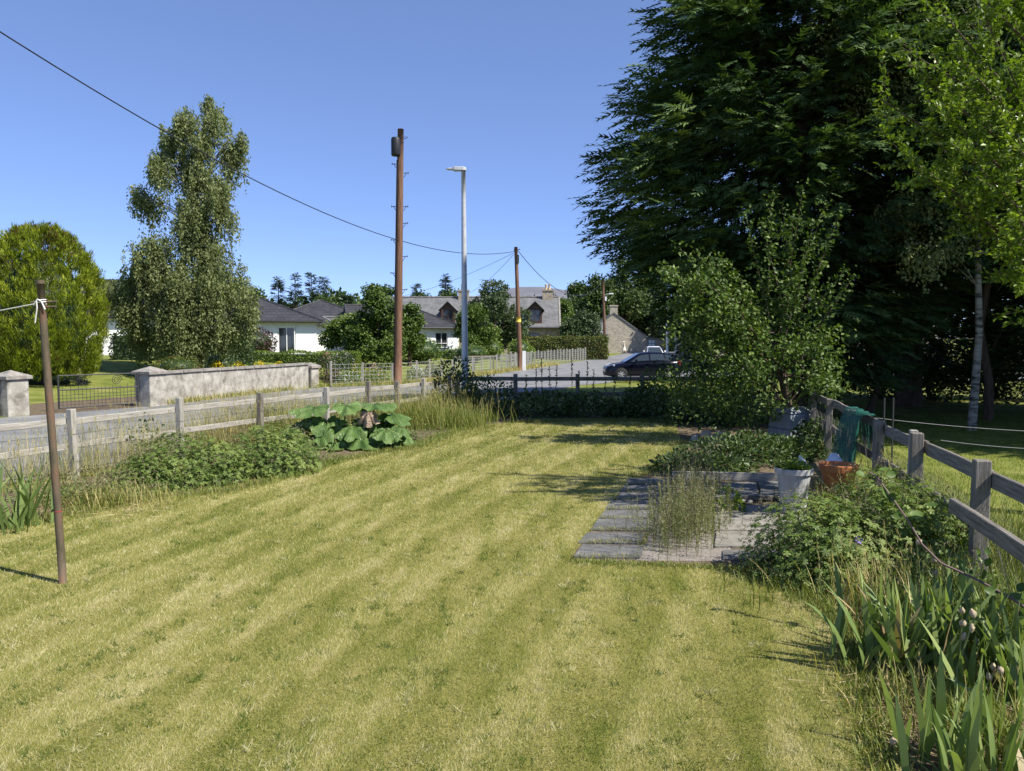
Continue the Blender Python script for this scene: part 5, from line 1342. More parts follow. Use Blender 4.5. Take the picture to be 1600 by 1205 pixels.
M['pod'] = mat_noise('papery_seed_pod', [(0.3, (0.25, 0.19, 0.11)), (0.7, (0.48, 0.40, 0.27))], 60, .8)

# ------------------------------------------------------------------ left border
iris('iris_plant', G(18, 825), 52, .82, .22, 'sword-leaved iris clump beside the clothes pole', .05, lean_max=.5, seed=3)
iris('iris_plant', G(-60, 822), 20, .8, .16, 'iris clump partly cut off by the picture edge', .05, lean_max=.5, seed=4)
clump('weed_patch', G(140, 775), (.95, .7, .32), 'straggly dry weeds at the foot of the bleached fence post', 'weeds', M['lf_weed'], 900, .05, False, 600, M['seed'], stems=60, seedsize=.03)
grass_clump('grass_tuft', G(165, 790), .9, .5, 700, .34, 'dry straw-coloured grass beside the clothes pole border', .4, 1)
clump('geranium_clump', G(300, 753), (1.0, .85, .80), 'leafy green geranium mound in the left border, end nearer the clothes pole', 'plant', M['lf_gera'], 3300, .044, True, 800, seedsize=.02)
clump('geranium_clump', G(415, 737), (.95, .85, .82), 'leafy green geranium mound beside the rhubarb', 'plant', M['lf_gera'], 3300, .044, True, 800, seedsize=.02)
clump('geranium_clump', G(235, 762), (.65, .55, .55), 'small geranium mound with faded seed heads next to straggly weeds', 'plant', M['lf_gera'], 1800, .04, True, 450, seedsize=.02)
grass_clump('grass_tuft', G(345, 700), .9, .6, 900, .85, 'tall dry feathery grass between fence and geranium mounds', .6, 1, 260, .005)
grass_clump('grass_tuft', G(200, 735), 1.0, .5, 350, .75, 'thin oat-like grass in front of the fence rails', .5, 1, 160, .004)
clump('nettle_patch', G(232, 735), (.35, .3, .95), 'dark nettle stems in front of the bleached rails', 'plant', M['lf_shade'], 260, .07, False, stems=10)
grass_clump('grass_tuft', G(425, 690), .7, .5, 600, .95, 'tall green grass by the mossy double post', .1, .8, 160, .006)
clump('weed_patch', G(415, 690), (.4, .3, .9), 'slender green weed against the mossy double post', 'weeds', M['lf_gera'], 420, .05, False, 100, stems=14)
clump('weed_patch', G(60, 790), (.7, .4, .55), 'sparse dried flower stalks behind the iris clump', 'weeds', M['lf_weed'], 260, .05, False, 200, stems=26)
for px, py, rx, n, h_, lab in [(110, 745, 1.2, 420, .8, 'thin seeding grass around the bleached post near the clothes pole'), (255, 712, 1.1, 420, .85, 'thin seeding grass before the second bleached post'), (380, 690, 1.0, 420, .95, 'straw-coloured grass fanning over the rails'), (30, 770, 1.0, 300, .7, 'thin seeding grass behind the iris clump at the picture edge')]:
    grass_clump('grass_tuft', G(px, py), rx, .5, n, h_, lab, .35, 1, 120, .0045)
for px, py, r_, h_, lab in [(120, 790, .6, .25, 'low green weeds before the bleached post'), (185, 785, .55, .28, 'low green weeds beside the small geranium mound'), (490, 725, .6, .3, 'low weeds between geranium mound and rhubarb'), (650, 690, .7, .3, 'low green weeds past the rhubarb')]:
    clump('weed_patch', G(px, py), (r_, .45, h_), lab, 'weeds', M['lf_gera'], 700, .04, False, 150, stems=12)
# rhubarb
def rhubarb_leaf(par, base, out, up_h, L_, wd, mat, dead=False, droop=.5):
    base = np.array(base, float); o2 = nrm(np.array([math.cos(out), math.sin(out), 0])); att = base + o2 * up_h * .55 + (0, 0, up_h)
    S = np.array([-o2[1], o2[0], 0]); ph = rng.uniform(0, 6)
    na, nr = 43, 7; V = []; tl = rng.uniform(.05, .65) if not dead else .8; ct_, st_ = math.cos(tl), math.sin(tl)
    for i in range(na):
        f = (i / (na - 1) * 2 - 1) * R(160)
        lobe = .64 + .36 * abs(math.cos(f * 3.1 + .25 * math.sin(ph * 3))) ** .9 + .06 * math.sin(f * 17 + ph) + rng.uniform(-.05, .05)
        rr = (.42 + .58 * math.cos(f / 2) ** 2) * lobe
        for j in range(nr):
            q = (j + .15) / (nr - .85); x = math.cos(f) * rr * q * L_; y = math.sin(f) * rr * q * wd * 1.55
            z = L_ * (.10 * q - droop * .62 * q * q * (.55 + .45 * math.cos(f / 2) ** 2)) + .05 * L_ * q * math.cos(f * 6.2 + .3 * math.sin(ph)) + .06 * L_ * q * q * math.sin(f * 9 + ph) + .05 * L_ * q * math.sin(f * 4 + 2 * ph) + rng.normal(0, .012)
            if dead: z -= .35 * abs(y); x *= .85
            x, z = x * ct_ + z * st_, z * ct_ - x * st_; p = att + o2 * x + S * y + (0, 0, z); p[2] = max(p[2], .03 + rng.uniform(0, .03)); V.append(p)
    m_ = MB(); ii = (np.arange(na - 1)[:, None] * nr + np.arange(nr - 1)[None]).ravel()
    av = np.tile(np.linspace(.35, .55, nr), na) + .18 * np.repeat(np.cos(np.linspace(-1, 1, na) * R(160) * 6.2), nr) + rng.uniform(-.1, .15)
    m_.add(V, np.stack([ii, ii + nr, ii + nr + 1, ii + 1], -1), av)
    lf = m_.build('leaf', mat, par, smooth=True)
    m_ = MB(); m_.tube([base, base + o2 * up_h * .2 + (0, 0, up_h * .55), att + (0, 0, -.01), att + o2 * L_ * .3 + (0, 0, -.02)], [.024, .02, .014, .007], 7); m_.build('petiole', M['petiole'], lf, smooth=True)
rb = empty('rhubarb_plant', G(540, 700), 'large rhubarb plant with broad lobed leaves and one withered leaf', 'plant')
rc = G(540, 700)
specs = [(-.55, .25, -1.9, .25, .75, .40, .75), (-.2, -.05, -1.3, .2, .85, .42, .8), (.25, 0, -.9, .22, .75, .36, .8), (.7, .1, -.6, .2, .8, .34, .75), (.95, .3, -.1, .25, .75, .33, .7),
         (-.6, .5, -2.3, .62, .6, .36, .35), (-.55, .6, -1.9, .80, .65, .40, .3), (-.2, .7, -1.2, .86, .62, .36, .35), (.3, .75, -1.0, .78, .65, .36, .35), (.6, .7, -.7, .68, .6, .34, .5), (-.75, .3, -2.7, .45, .6, .36, .5), (.0, .45, .2, .45, .75, .38, .55), (.5, .5, -.5, .4, .7, .34, .6), (-.5, .35, -1.2, .5, .6, .34, .5), (.15, .3, -1.6, .4, .6, .32, .6)]
specs += [(rng.uniform(-.8, 1.1), rng.uniform(0, .7), rng.uniform(-3.1, 3.1), rng.uniform(.2, .6), rng.uniform(.35, .6), rng.uniform(.2, .3), rng.uniform(.4, .9)) for _ in range(16)]
specs = [(a_, b_, c_, d_ * rng.uniform(.85, 1.15), e_ * .88, f_ * .9, g_) for a_, b_, c_, d_, e_, f_, g_ in specs]
for dx, dy, az, uh, L_, wd, dr in specs:
    rhubarb_leaf(rb, rc + (dx, dy, 0), az, uh, L_, wd, M['lf_rhubarb'], droop=dr)
rhubarb_leaf(rb, rc + (.45, .35, 0), -1.5, .74, .34, .2, M['lf_dead'], True, .9)
rhubarb_leaf(rb, rc + (-.5, -.05, 0), -1.7, .12, .35, .16, M['lf_dead'], True, .6)
clump('weed_patch', G(590, 690), (.9, .5, .38), 'low leafy weeds growing among the rhubarb', 'weeds', M['lf_garden'], 700, .06, True, stems=20)
for k, (px, py, rx, h_, v0, v1, lab) in enumerate([(640, 668, 1.0, .85, .05, .75, 'tall yellow-green grass just behind the rhubarb'), (690, 652, 1.1, .9, .1, .8, 'tall seeding grass at the far corner of the border'), (700, 668, .9, .6, .0, .6, 'shorter green grass beside the lawn at the far corner'), (560, 660, 1.0, .9, .2, .9, 'thin tall grass between rhubarb and roadside rails'), (470, 668, .9, .85, .3, .95, 'feathery grass at the rails by the mossy double post')]):
    grass_clump('grass_tuft', G(px, py), rx * 1.3, .9, 1300 if k < 3 else 700, h_, lab, v0, v1, 220, .009)
# ------------------------------------------------------------------ shaded shrubs along the far fence
def shrub(name, c, r, label, mat, n, size, cat='shrub', core=True, group=None):
    return clump(name, c, r, label, cat, mat, n, size, False, 0, stems=14, shape_lump=.22, group=group)
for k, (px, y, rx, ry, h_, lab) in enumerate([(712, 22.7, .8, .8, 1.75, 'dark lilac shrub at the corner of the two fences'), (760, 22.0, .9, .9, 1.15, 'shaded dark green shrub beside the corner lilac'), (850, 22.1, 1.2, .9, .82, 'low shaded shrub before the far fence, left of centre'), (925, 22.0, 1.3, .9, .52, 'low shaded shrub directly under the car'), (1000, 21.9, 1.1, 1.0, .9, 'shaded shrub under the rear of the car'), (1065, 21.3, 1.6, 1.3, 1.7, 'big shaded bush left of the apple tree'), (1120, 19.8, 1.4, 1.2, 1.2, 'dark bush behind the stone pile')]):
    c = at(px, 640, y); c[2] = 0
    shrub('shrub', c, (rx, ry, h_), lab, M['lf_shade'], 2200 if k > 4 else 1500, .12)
dk = empty('dock_weeds', at(885, 640, 22.9) * (1, 1, 0), 'tall dark seed stalks standing against the far fence', 'weeds')
mb = MB(); sm = MB()
for px, top in [(822, 585), (838, 575), (846, 560), (858, 575), (870, 572), (893, 560), (905, 580), (918, 565), (928, 578), (945, 585), (962, 588), (985, 578), (1002, 590), (800, 590)]:
    q = at(px, top, 22.85); b_ = q * (1, 1, 0) + (rng.uniform(-.1, .1), 0, 0); mb.tube([b_, q], .008, 4)
    k = 34; t = rng.uniform(0, .45, k)[:, None]; P = q * (1 - t) + b_ * t; sm.leaves(P, rdirs(k) + (0, 0, .6), rdirs(k), .07, .035, rng.uniform(0, .6, k))
mb.build('stems', M['stalk'], dk); sm.build('seed_heads', M['lf_shade'], dk)
# shaded ground plants near the compost bin
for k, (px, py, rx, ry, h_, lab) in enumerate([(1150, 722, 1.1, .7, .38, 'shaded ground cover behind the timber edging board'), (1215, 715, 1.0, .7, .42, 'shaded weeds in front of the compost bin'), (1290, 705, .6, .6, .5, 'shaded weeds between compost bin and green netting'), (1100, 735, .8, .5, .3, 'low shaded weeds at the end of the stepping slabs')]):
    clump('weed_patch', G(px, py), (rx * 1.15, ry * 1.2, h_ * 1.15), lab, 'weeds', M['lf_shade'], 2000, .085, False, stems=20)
# weeds growing out of the patio
wd_ = empty('weed_clump', (2.0, 8.6, 0), 'tall wispy flowering weeds growing between the slabs and pale paving', 'weeds')
ns = 520; cc_ = np.array([(1.02, 8.1), (1.15, 8.6), (1.2, 9.2), (.95, 9.0), (1.3, 8.3), (1.1, 9.9), (.85, 8.4), (1.45, 8.9), (1.0, 10.6), (1.2, 11.1)])[rng.integers(0, 10, ns)]
yy = cc_[:, 1] + rng.normal(0, .28, ns); Pb = np.stack([.58 + .295 * (yy - 7.67) + cc_[:, 0] + rng.normal(0, .16, ns), yy, np.full(ns, .01)], -1)
hh = rng.uniform(.2, .72, ns) * np.where(rng.uniform(0, 1, ns) < .12, 1.4, 1)
az = rng.uniform(0, 6.28, ns); le = rng.uniform(0, .28, ns)
Tp = Pb + np.stack([np.cos(az) * np.sin(le), np.sin(az) * np.sin(le), np.cos(le)], -1) * hh[:, None]
mb = MB(); mb.ribbons(Pb, az, hh, le, .05, .0055, 3, .4, .5); mb.build('stems', M['lf_weed'], wd_)
k = 22; t = rng.uniform(.05, .95, (ns, k, 1)); P = (Pb[:, None] * (1 - t) + Tp[:, None] * t).reshape(-1, 3); nn = len(P)
mb = MB(); mb.leaves(P, rdirs(nn) * (1, 1, .4) + (0, 0, .45), rdirs(nn) + (0, 0, 1), rng.uniform(.02, .055, nn), rng.uniform(.004, .009, nn), rng.uniform(0, 1, nn)); mb.build('leaves', M['lf_weed'], wd_)
t = rng.uniform(.72, 1.04, (ns, 12, 1)); P = (Pb[:, None] * (1 - t) + Tp[:, None] * t).reshape(-1, 3) + rng.normal(0, .012, (ns * 12, 3)); nn = len(P)
mb = MB(); mb.leaves(P, rdirs(nn), rdirs(nn), rng.uniform(.008, .016, nn), .007, rng.uniform(0, 1, nn)); mb.build('seed_heads', M['weed_pink'], wd_)
clump('weed_patch', at(1136, 790, 9.9) * (1, 1, 0), (.22, .2, .35), 'broad-leaved light green weed at the patio slab edge', 'weeds', M['lf_bright'], 90, .11, False, stems=6)
clump('weed_patch', (2.15, 9.4, 0), (.45, .9, .22), 'low green weeds at the foot of the wispy clump', 'weeds', M['lf_weed'], 500, .045, False, 120, stems=10)

# ------------------------------------------------------------------ right border
clump('geranium_clump', G(1295, 900), (.76, .66, .84), 'geranium mound with two violet flowers beside the patio paving', 'plant', M['lf_gera'], 3600, .042, True, 1500, seedsize=.015,
      flowers=[(M['purple_flower'], [at(1310, 840, 6.9), at(1340, 842, 6.8), at(1343, 845, 6.78), at(1337, 848, 6.82)])])
clump('geranium_clump', G(1415, 900), (.70, .6, .98), 'taller leafy mound against the weathered fence posts', 'plant', M['lf_gera'], 3200, .04, True, 700, seedsize=.015)
clump('geranium_clump', G(1380, 840), (.7, .6, .82), 'leafy mound behind the violet flowers, in front of pots', 'plant', M['lf_gera'], 1900, .045, True, 700, seedsize=.016)
clump('weed_patch', G(1470, 905), (.45, .5, .75), 'green weeds at the foot of the big fence post', 'weeds', M['lf_garden'], 1200, .05, False, 250, stems=16)
for k, (px, py, rx, n, h_, v0, v1, lab) in enumerate([(1310, 800, .7, 420, .5, .0, .45, 'long green grass in front of the terracotta pots'), (1440, 850, .9, 600, .85, .0, .45, 'long grass blades poking through the chicken wire'), (1560, 900, .8, 900, .8, .05, .6, 'pale long grass beyond the loose fence rail'), (1570, 1010, .7, 900, .55, .0, .45, 'long grass below the loose fence rail'), (1390, 960, .5, 260, .5, .7, 1, 'dry arching grass above the iris clump'), (1250, 925, .6, 500, .2, 0, .6, 'short grass at the foot of the geranium mound')]):
    grass_clump('grass_tuft', G(px, py), rx, .7, n, h_, lab, v0, v1, 18 if k < 4 else 60 if k == 4 else 0, .007)
al = empty('allium_plant', G(1262, 880), 'round faded chive heads on stems beside the paving', 'plant')
for k, (px, py) in enumerate([(1232, 791), (1246, 812), (1247, 798), (1264, 796), (1238, 806), (1270, 797), (1287, 795), (1215, 826), (1229, 828), (1262, 789), (1211, 838)]):
    q = at(px, py + 5, 7.5 + rng.uniform(-.2, .3)); b_ = q * (1, 1, 0) + (rng.uniform(.02, .16), rng.uniform(-.1, .1), 0); m_ = MB(); m_.tube([b_, (b_ + q) / 2 + (.02, 0, .05), q], .0035, 5); s_ = m_.build('stem', M['stalk'], al)
    m_ = MB(); k2 = 70; d_ = rdirs(k2); m_.spikes(q + d_ * .004, d_, rdirs(k2), .019, .009, rng.uniform(.2, 1, k2)); m_.build('flower_head', M['seed'], s_)
i1 = iris('iris_plant', G(1405, 1050), 90, .66, .17, 'sword-leaved iris clump at the lawn edge by the geranium mound', .05, lean_max=.55, dead=8, seed=12)
for bp, tp, pods in (((1425, 1060), (1492, 958), (.99, .8)),):
    pass
i2 = iris('iris_plant', G(1500, 1040), 85, .66, .2, 'iris clump with tall dead flower stalks near the border edge', .05, lean_max=.5, dead=8, seed=15)
for (bx, by), (tx, ty, Yt), pods in [((1500, 1100), (1503, 960, 4.75), (1.0, .86, .7)), ((1490, 1120), (1523, 965, 4.6), (.99, .84)), ((1530, 1130), (1552, 1050, 4.5), (1, .8)), ((1545, 1140), (1565, 1055, 4.45), (1.0,)), ((1515, 1090), (1525, 1010, 4.9), (1, .75)), ((1460, 1000), (1460, 880, 5.7), (1.0, .82)), ((1450, 1010), (1432, 852, 5.8), (1.0,))]:
    b_ = G(bx, by); stalk_with_pods(i2, b_, at(tx, ty, Yt), pods)
i3 = iris('iris_plant', G(1515, 1215), 52, .52, .17, 'iris clump at the bottom corner of the border', .046, lean_max=.45, dead=2, seed=21)
for (bx, by), (tx, ty, Yt), pods in [((1480, 1230), (1398, 1165, 3.95), (1.0,)), ((1485, 1225), (1414, 1160, 3.98), (1.0,))]:
    stalk_with_pods(i3, G(bx, by), at(tx, ty, Yt), pods)
i4 = iris('iris_plant', G(1590, 1090), 70, .62, .22, 'iris leaves below the loose rail at the picture edge', .05, lean_max=.6, seed=33)
for px, py, rx, n, h_, v0, v1, lab in [(1460, 1110, .45, 500, .22, .3, 1, 'short dry grass between the two front iris clumps'), (1570, 1180, .45, 500, .3, .0, .45, 'short green grass in the bottom corner of the border'), (1540, 985, .6, 700, .5, .0, .4, 'rank green grass behind the dead flower stalks'), (1440, 985, .5, 450, .4, .0, .45, 'rank grass between geranium mounds and iris')]:
    grass_clump('grass_tuft', G(px, py), rx, .6, n, h_, lab, v0, v1, 20, .007)
clump('weed_patch', G(1475, 965), (.5, .5, .5), 'leafy weeds behind the iris clumps', 'weeds', M['lf_garden'], 1300, .045, False, 200, stems=16)
# straw litter
st = MB(); n = 1500; P = G(1480, 1130) + np.concatenate([rng.normal(0, 1, (n, 2)) * (.26, .38), np.abs(rng.normal(0, .03, (n, 1)))], 1)
az = rng.uniform(0, 6.28, n); st.spikes(P, np.stack([np.cos(az), np.sin(az), rng.normal(0, .3, n)], -1), rdirs(n), rng.uniform(.06, .2, n), .006, rng.uniform(0, 1, n))
P = G(120, 800) + np.concatenate([rng.normal(0, 1, (600, 2)) * (.7, .3), np.abs(rng.normal(0, .02, (600, 1)))], 1); az = rng.uniform(0, 6.28, 600); st.spikes(P, np.stack([np.cos(az), np.sin(az), rng.normal(0, .2, 600)], -1), rdirs(600), rng.uniform(.08, .25, 600), .008, rng.uniform(0, 1, 600))
st.build('straw_litter', M['straw'], label='dead straw and dry leaves lying under the border plants', cat='litter', kind='stuff')
# leafy branch reaching in at the right
bp = [at(1720, 1010, 4.61), at(1640, 975, 4.85), at(1580, 935, 5.03), at(1525, 905, 5.20), at(1470, 880, 5.36), at(1440, 850, 5.45), at(1420, 815, 5.51), at(1395, 780, 5.59), at(1370, 745, 5.66), at(1358, 738, 5.70)]
bp = [np.array([bp[0][0] + .45, bp[0][1] - .15, 0.0]), bp[0] + (.22, -.08, -.12)] + bp
tb = empty('twig_branch', bp[0], 'bare purplish twig with a few round leaves reaching over the border', 'branch')
m_ = MB(); m_.tube(bp, np.linspace(.012, .005, len(bp)), 7); m_.build('twig', M['twig'], tb, smooth=True)
for px, py, dx, dz, L_, nz in [(1352, 742, -1, .2, .055, .6), (1374, 735, 1, .1, .05, .3), (1384, 742, 1, .05, .055, .9), (1380, 760, .2, -1, .06, .2), (1398, 770, -.4, -1, .05, .5), (1410, 805, -1, -.2, .05, .9), (1420, 805, 1, .1, .07, .5), (1445, 790, 1, .1, .06, .3), (1535, 905, -.1, 1, .05, .4), (1540, 885, .3, 1, .045, .7), (1530, 870, -.3, 1, .04, .5), (1560, 925, -1, .1, .06, .8), (1570, 935, 1, .15, .09, .25), (1590, 925, .6, .6, .05, .6), (1520, 895, -.8, .3, .04, .6), (1542, 868, .3, 1, .035, .5)]:
    q = at(px, py, 5.7 - (px - 1358) * .003); L_ *= 1.6; m_ = MB(); D = nrm(np.array([dx, rng.uniform(-.4, .4), dz])); S = nrm(np.cross(D, [0, -nz, 1 - nz + .2])); n_ = np.cross(S, D)
    pr = [(0, 0), (.12, .18), (.3, .3), (.55, .33), (.8, .2), (1, 0)]
    V = []
    for t, w_ in pr: V += [q + D * t * L_ + S * w_ * L_ + n_ * .06 * L_, q + D * t * L_ - n_ * .02 * L_, q + D * t * L_ - S * w_ * L_ + n_ * .06 * L_]
    F = []
    for i in range(5): F += [(3*i, 3*i+1, 3*i+4, 3*i+3), (3*i+1, 3*i+2, 3*i+5, 3*i+4)]
    m_.add(V, np.array(F), rng.uniform(.1, .7)); m_.build('leaf', M['lf_apple'], tb, smooth=True)
# ================================================================== trees
def limb(mb, a, b, r0, r1, sag=.1, n=6, k=6):
    t = np.linspace(0, 1, n)[:, None]; q = np.array(a) * (1 - t) + np.array(b) * t
    L_ = np.linalg.norm(np.array(b) - np.array(a)); q[:, 2] += (np.sin(t * np.pi) * sag * L_)[:, 0]
    q[1:-1] += rng.normal(0, .02 * L_, (n - 2, 3)); mb.tube(q, np.linspace(r0, r1, n), k, False)
def crown_leaves(lobes, ntwig, per, sig, L_, W_, jit=.22, droop=.0, shell=.5):
    lobes = np.array(lobes, float); vol = (lobes[:, 3] * lobes[:, 4] * lobes[:, 5]) ** (2 / 3.)
    idx = rng.choice(len(lobes), ntwig, p=vol / vol.sum())
    d_ = rdirs(ntwig); f = shell + (1 - shell) * rng.uniform(0, 1, (ntwig, 1)) ** .6
    f *= 1 + rng.normal(0, .07, (ntwig, 1))
    T = lobes[idx, :3] + d_ * f * lobes[idx, 3:]
    ta = rng.normal(.5, .12, ntwig)
    n = ntwig * per; ti = np.repeat(np.arange(ntwig), per)
    off = rng.normal(0, 1, (n, 3)) * sig * (1, 1, .7)
    P = T[ti] + off
    D = nrm(d_[ti] * .5 + rdirs(n) * .8 + (0, 0, -droop)); N = rdirs(n) * .7 + d_[ti] * .4 + (0, 0, .6)
    k = rng.uniform(.65, 1.3, n)
    return T, P, D, N, L_ * k, W_ * k, np.clip(ta[ti] + rng.normal(0, jit, n), 0, 1)
def broad_tree(name, base, lobes, ntwig, per, sig, L_, W_, mat, label, cat='tree', group=None, bark='bark', tr=.18, limbs=14, htrunk=None, droop=0., shell=.5):
    base = np.array(base, float); lb_ = np.array(lobes, float); lb_[:, :3] += base
    p = empty(name, base, label, cat, group)
    T, P, D, N, LL, WW, a = crown_leaves(lb_, ntwig, per, sig, L_, W_, droop=droop, shell=shell)
    mb = MB(); mb.leaves(P, D, N, LL, WW, a); mb.build('crown', mat, p)
    top = (lb_[:, 2] + lb_[:, 5] * .5).max(); cxy = np.average(lb_[:, :2], axis=0, weights=lb_[:, 3])
    mb = MB(); h_ = htrunk or (top - base[2]) * .8
    t = np.linspace(0, 1, 8); tp = np.stack([base[0] + (cxy[0] - base[0]) * t ** 1.5, base[1] + (cxy[1] - base[1]) * t ** 1.5, base[2] - .2 + (h_ + .2) * t], -1); tp[1:, :2] += rng.normal(0, .012 * h_, (7, 2))
    mb.tube(tp, tr * (1 - .8 * t) * (1 + .35 * np.exp(-t * 14)), 9, False)
    for q in T[rng.choice(len(T), min(limbs, len(T)), False)]:
        f = np.clip((q[2] - base[2]) / h_ * rng.uniform(.45, .75), .15, .95); a0 = np.array([np.interp(f, t, tp[:, k]) for k in range(3)])
        limb(mb, a0, q, tr * (1 - .75 * f) * .55, tr * .06, .06)
    mb.build('trunk', M[bark], p, smooth=True)
    return p
def fronds(mb, P, D, N, L_, k=6, lw=.035, a=.5, ll=.34, ang=.55):
    n = len(P); D = nrm(D); S = nrm(np.cross(D, N)); N2 = np.cross(S, D); L_ = np.broadcast_to(L_, (n,))
    for j in range(k):
        t = (j + .3) / k; l2 = L_ * ll * (1 - .55 * t) * rng.uniform(.8, 1.2, n)
        b = P + D * (L_ * t)[:, None] - N2 * (.10 * L_ * t * t)[:, None]
        for sg in (-1, 1):
            mb.spikes(b, D * (1 - ang * .4) + S * sg * ang + rdirs(n) * .14 - N2 * .12, N2 + rdirs(n) * .3, l2, lw, a)
    mb.spikes(P + D * (L_ * .6)[:, None] - N2 * (.05 * L_)[:, None], D - N2 * .2, N2, L_ * .5, lw, a)
def conifer(name, base, H_, prof, label, nb, nf, fl, lw, z0=.5, mat='lf_conifer', tr=.3, droop=.12, tipup=.22, kk=6, rs=(.25, 1.0), wx=1.0, vz=.28, rv=.74, sp=.55, ll=.34, dz=-.08):
    """flat drooping sprays on tiers of branches; prof: (height fraction, radius)"""
    base = np.array(base, float); p = empty(name, base, label, 'tree')
    pf = np.array(prof, float)
    z = z0 + (H_ * .985 - z0) * rng.uniform(0, 1, nb) ** .92
    Rr = np.interp(z / H_, pf[:, 0], pf[:, 1]) * rng.uniform(rv, 1.10, nb)
    az = rng.uniform(0, 6.28, nb); dirs = np.stack([np.cos(az) * wx, np.sin(az), 0 * az], -1)
    def bp(i, s):       # point on branch i at s
        return base + np.stack([0 * s, 0 * s, z[i] + Rr[i] * (-droop * s + (tipup) * s ** 2.5)], -1) + dirs[i] * (Rr[i] * s)[:, None]
    w_ = Rr + .3; i = rng.choice(nb, nf, p=w_ / w_.sum()); s = rs[0] + (rs[1] - rs[0]) * rng.uniform(0, 1, nf) ** sp
    P = bp(i, s); T = nrm(bp(i, s + .03) - P); S = nrm(np.cross(T, [0, 0, 1.0]))
    sg = rng.choice([-1, 1], nf)[:, None]; f = rng.uniform(.1, .9, (nf, 1)) * (1.1 - s[:, None] * .7)
    P = P + S * sg * rng.uniform(0, .35, (nf, 1)) * (.4 + .12 * Rr[i][:, None]) + rng.normal(0, 1, (nf, 3)) * (.1, .1, vz)
    D = nrm(T * (1 - f * .5) + S * sg * f + rdirs(nf) * .3 + (0, 0, dz)); N = rdirs(nf) * .6 + (0, 0, 1) + dirs[i] * .25
    cl = np.clip(rng.normal(.45, .12, nb)[i] + rng.normal(0, .12, nf) + .12 * (s - .6), 0, 1)
    mb = MB(); fronds(mb, P, D, N, fl * rng.uniform(.6, 1.25, nf), kk, lw, cl, ll); mb.build('crown', M[mat], p)
    mb = MB(); t = np.linspace(0, 1, 8); mb.tube(base + np.stack([0 * t, 0 * t, t * H_ * .95 - .2], -1), tr * (1 - .9 * t) + .02, 9, False)
    for j in rng.choice(nb, min(nb, 110), False):
        q = bp(np.full(6, j), np.linspace(0, .93, 6)); mb.tube(q, np.linspace(.02 + Rr[j] * .007, .006, 6), 5, False)
    mb.build('trunk', M['bark'], p, smooth=True)
    return p
# big dark conifers on the right
PF = [(0, .42), (.12, .52), (.22, .62), (.30, .88), (.36, 1.0), (.5, .93), (.7, .68), (.88, .36), (1, .05)]
def pf(r): return [(a, b * r) for a, b in PF]
conifer('conifer_tree', (8.3, 22.3, 0), 16.5, pf(5.8), 'huge dark conifer with feathery drooping sprays against the sky', 620, 31000, .68, .074, z0=1.4, tr=.3, kk=5, rs=(.10, 1.0), rv=.84, sp=.5, vz=.22, ll=.42, dz=-.26, tipup=.12)
conifer('conifer_tree', (13.2, 25.5, 0), 18, pf(5.2), 'dark conifer behind the apple tree and birch, second from the sky', 300, 11500, 1.0, .11, z0=.8, tr=.4, kk=4, rs=(.1, 1.0))
conifer('conifer_tree', (17.0, 22.5, 0), 18, pf(5.4), 'dark conifer behind the white birch trunk', 300, 11500, 1.0, .11, z0=.8, tr=.4, kk=4, rs=(.1, 1.0))
conifer('conifer_tree', (17.6, 16.4, 0), 16, pf(5.0), 'unseen conifer added past the picture edge to shade the birch', 260, 8000, 1.1, .13, z0=.8, tr=.4, kk=4, rs=(.1, 1.0))  # off-frame tree added to shade the pale birch and neighbouring plot
# shaded birch with pale trunk on the right
def weeping(name, base, H_, strands_spec, label, nper, L_, W_, mat, trunk_pts, tr, bark='birch_bark', cat='tree', spread=.07):
    base = np.array(base, float); p = empty(name, base, label, cat); mb = MB(); br = MB()
    tp = np.array(trunk_pts, float) + base; tt = np.linspace(0, 1, len(tp))
    br.tube(tp, tr * (1 - .85 * tt) + .015, 10, False)
    allP, allD, allN, allA = [], [], [], []
    for (dx, dy, z, rx, ry, rz, ns, ln) in strands_spec:
        c = base + (dx, dy, z)
        d_ = rdirs(ns); f = rng.uniform(.45, 1.05, (ns, 1)); st_ = c + d_ * f * (rx, ry, rz)
        ln_ = ln * rng.uniform(.35, 1.25, ns); sway = rng.normal(0, .12, (ns, 2)) + d_[:, :2] * .12
        t = rng.uniform(0, 1, (ns, nper, 1))
        P = st_[:, None] + np.concatenate([sway[:, None] * t * ln_[:, None, None] * .6, -t * ln_[:, None, None]], -1)
        P = (P + rng.normal(0, spread, P.shape)).reshape(-1, 3); n = len(P)
        allP.append(P); allD.append(rdirs(n) * .7 + (0, 0, -.8)); allN.append(rdirs(n) + np.repeat(d_, nper, 0) * .6); allA.append(np.clip(np.repeat(rng.normal(.5, .14, ns), nper) + rng.normal(0, .18, n), 0, 1))
        zt = np.clip(z - rz * .3, tp[0, 2] - base[2] + .5, None); a0 = np.array([np.interp(zt * .8 + base[2], tp[:, 2], tp[:, k]) for k in range(3)])
        for q in st_[rng.choice(ns, min(ns, 2), False)]: limb(br, a0, q, max(.015, tr * .16), .006, .1)
    P = np.vstack(allP); n = len(P); k = rng.uniform(.65, 1.35, n)
    mb.leaves(P, np.vstack(allD), np.vstack(allN), L_ * k, W_ * k, np.concatenate(allA)); mb.build('crown', M[mat], p)
    br.build('trunk', M[bark], p, smooth=True)
    return p
rng = np.random.default_rng(2024)
wb = at(318, 590, 36); wb[2] = ground_h(wb[0], wb[1])
def wz(px, py, dy=0.): q = at(px, py, 36 + dy); return (q[0] - wb[0], dy, q[2] - wb[2])
S_ = []
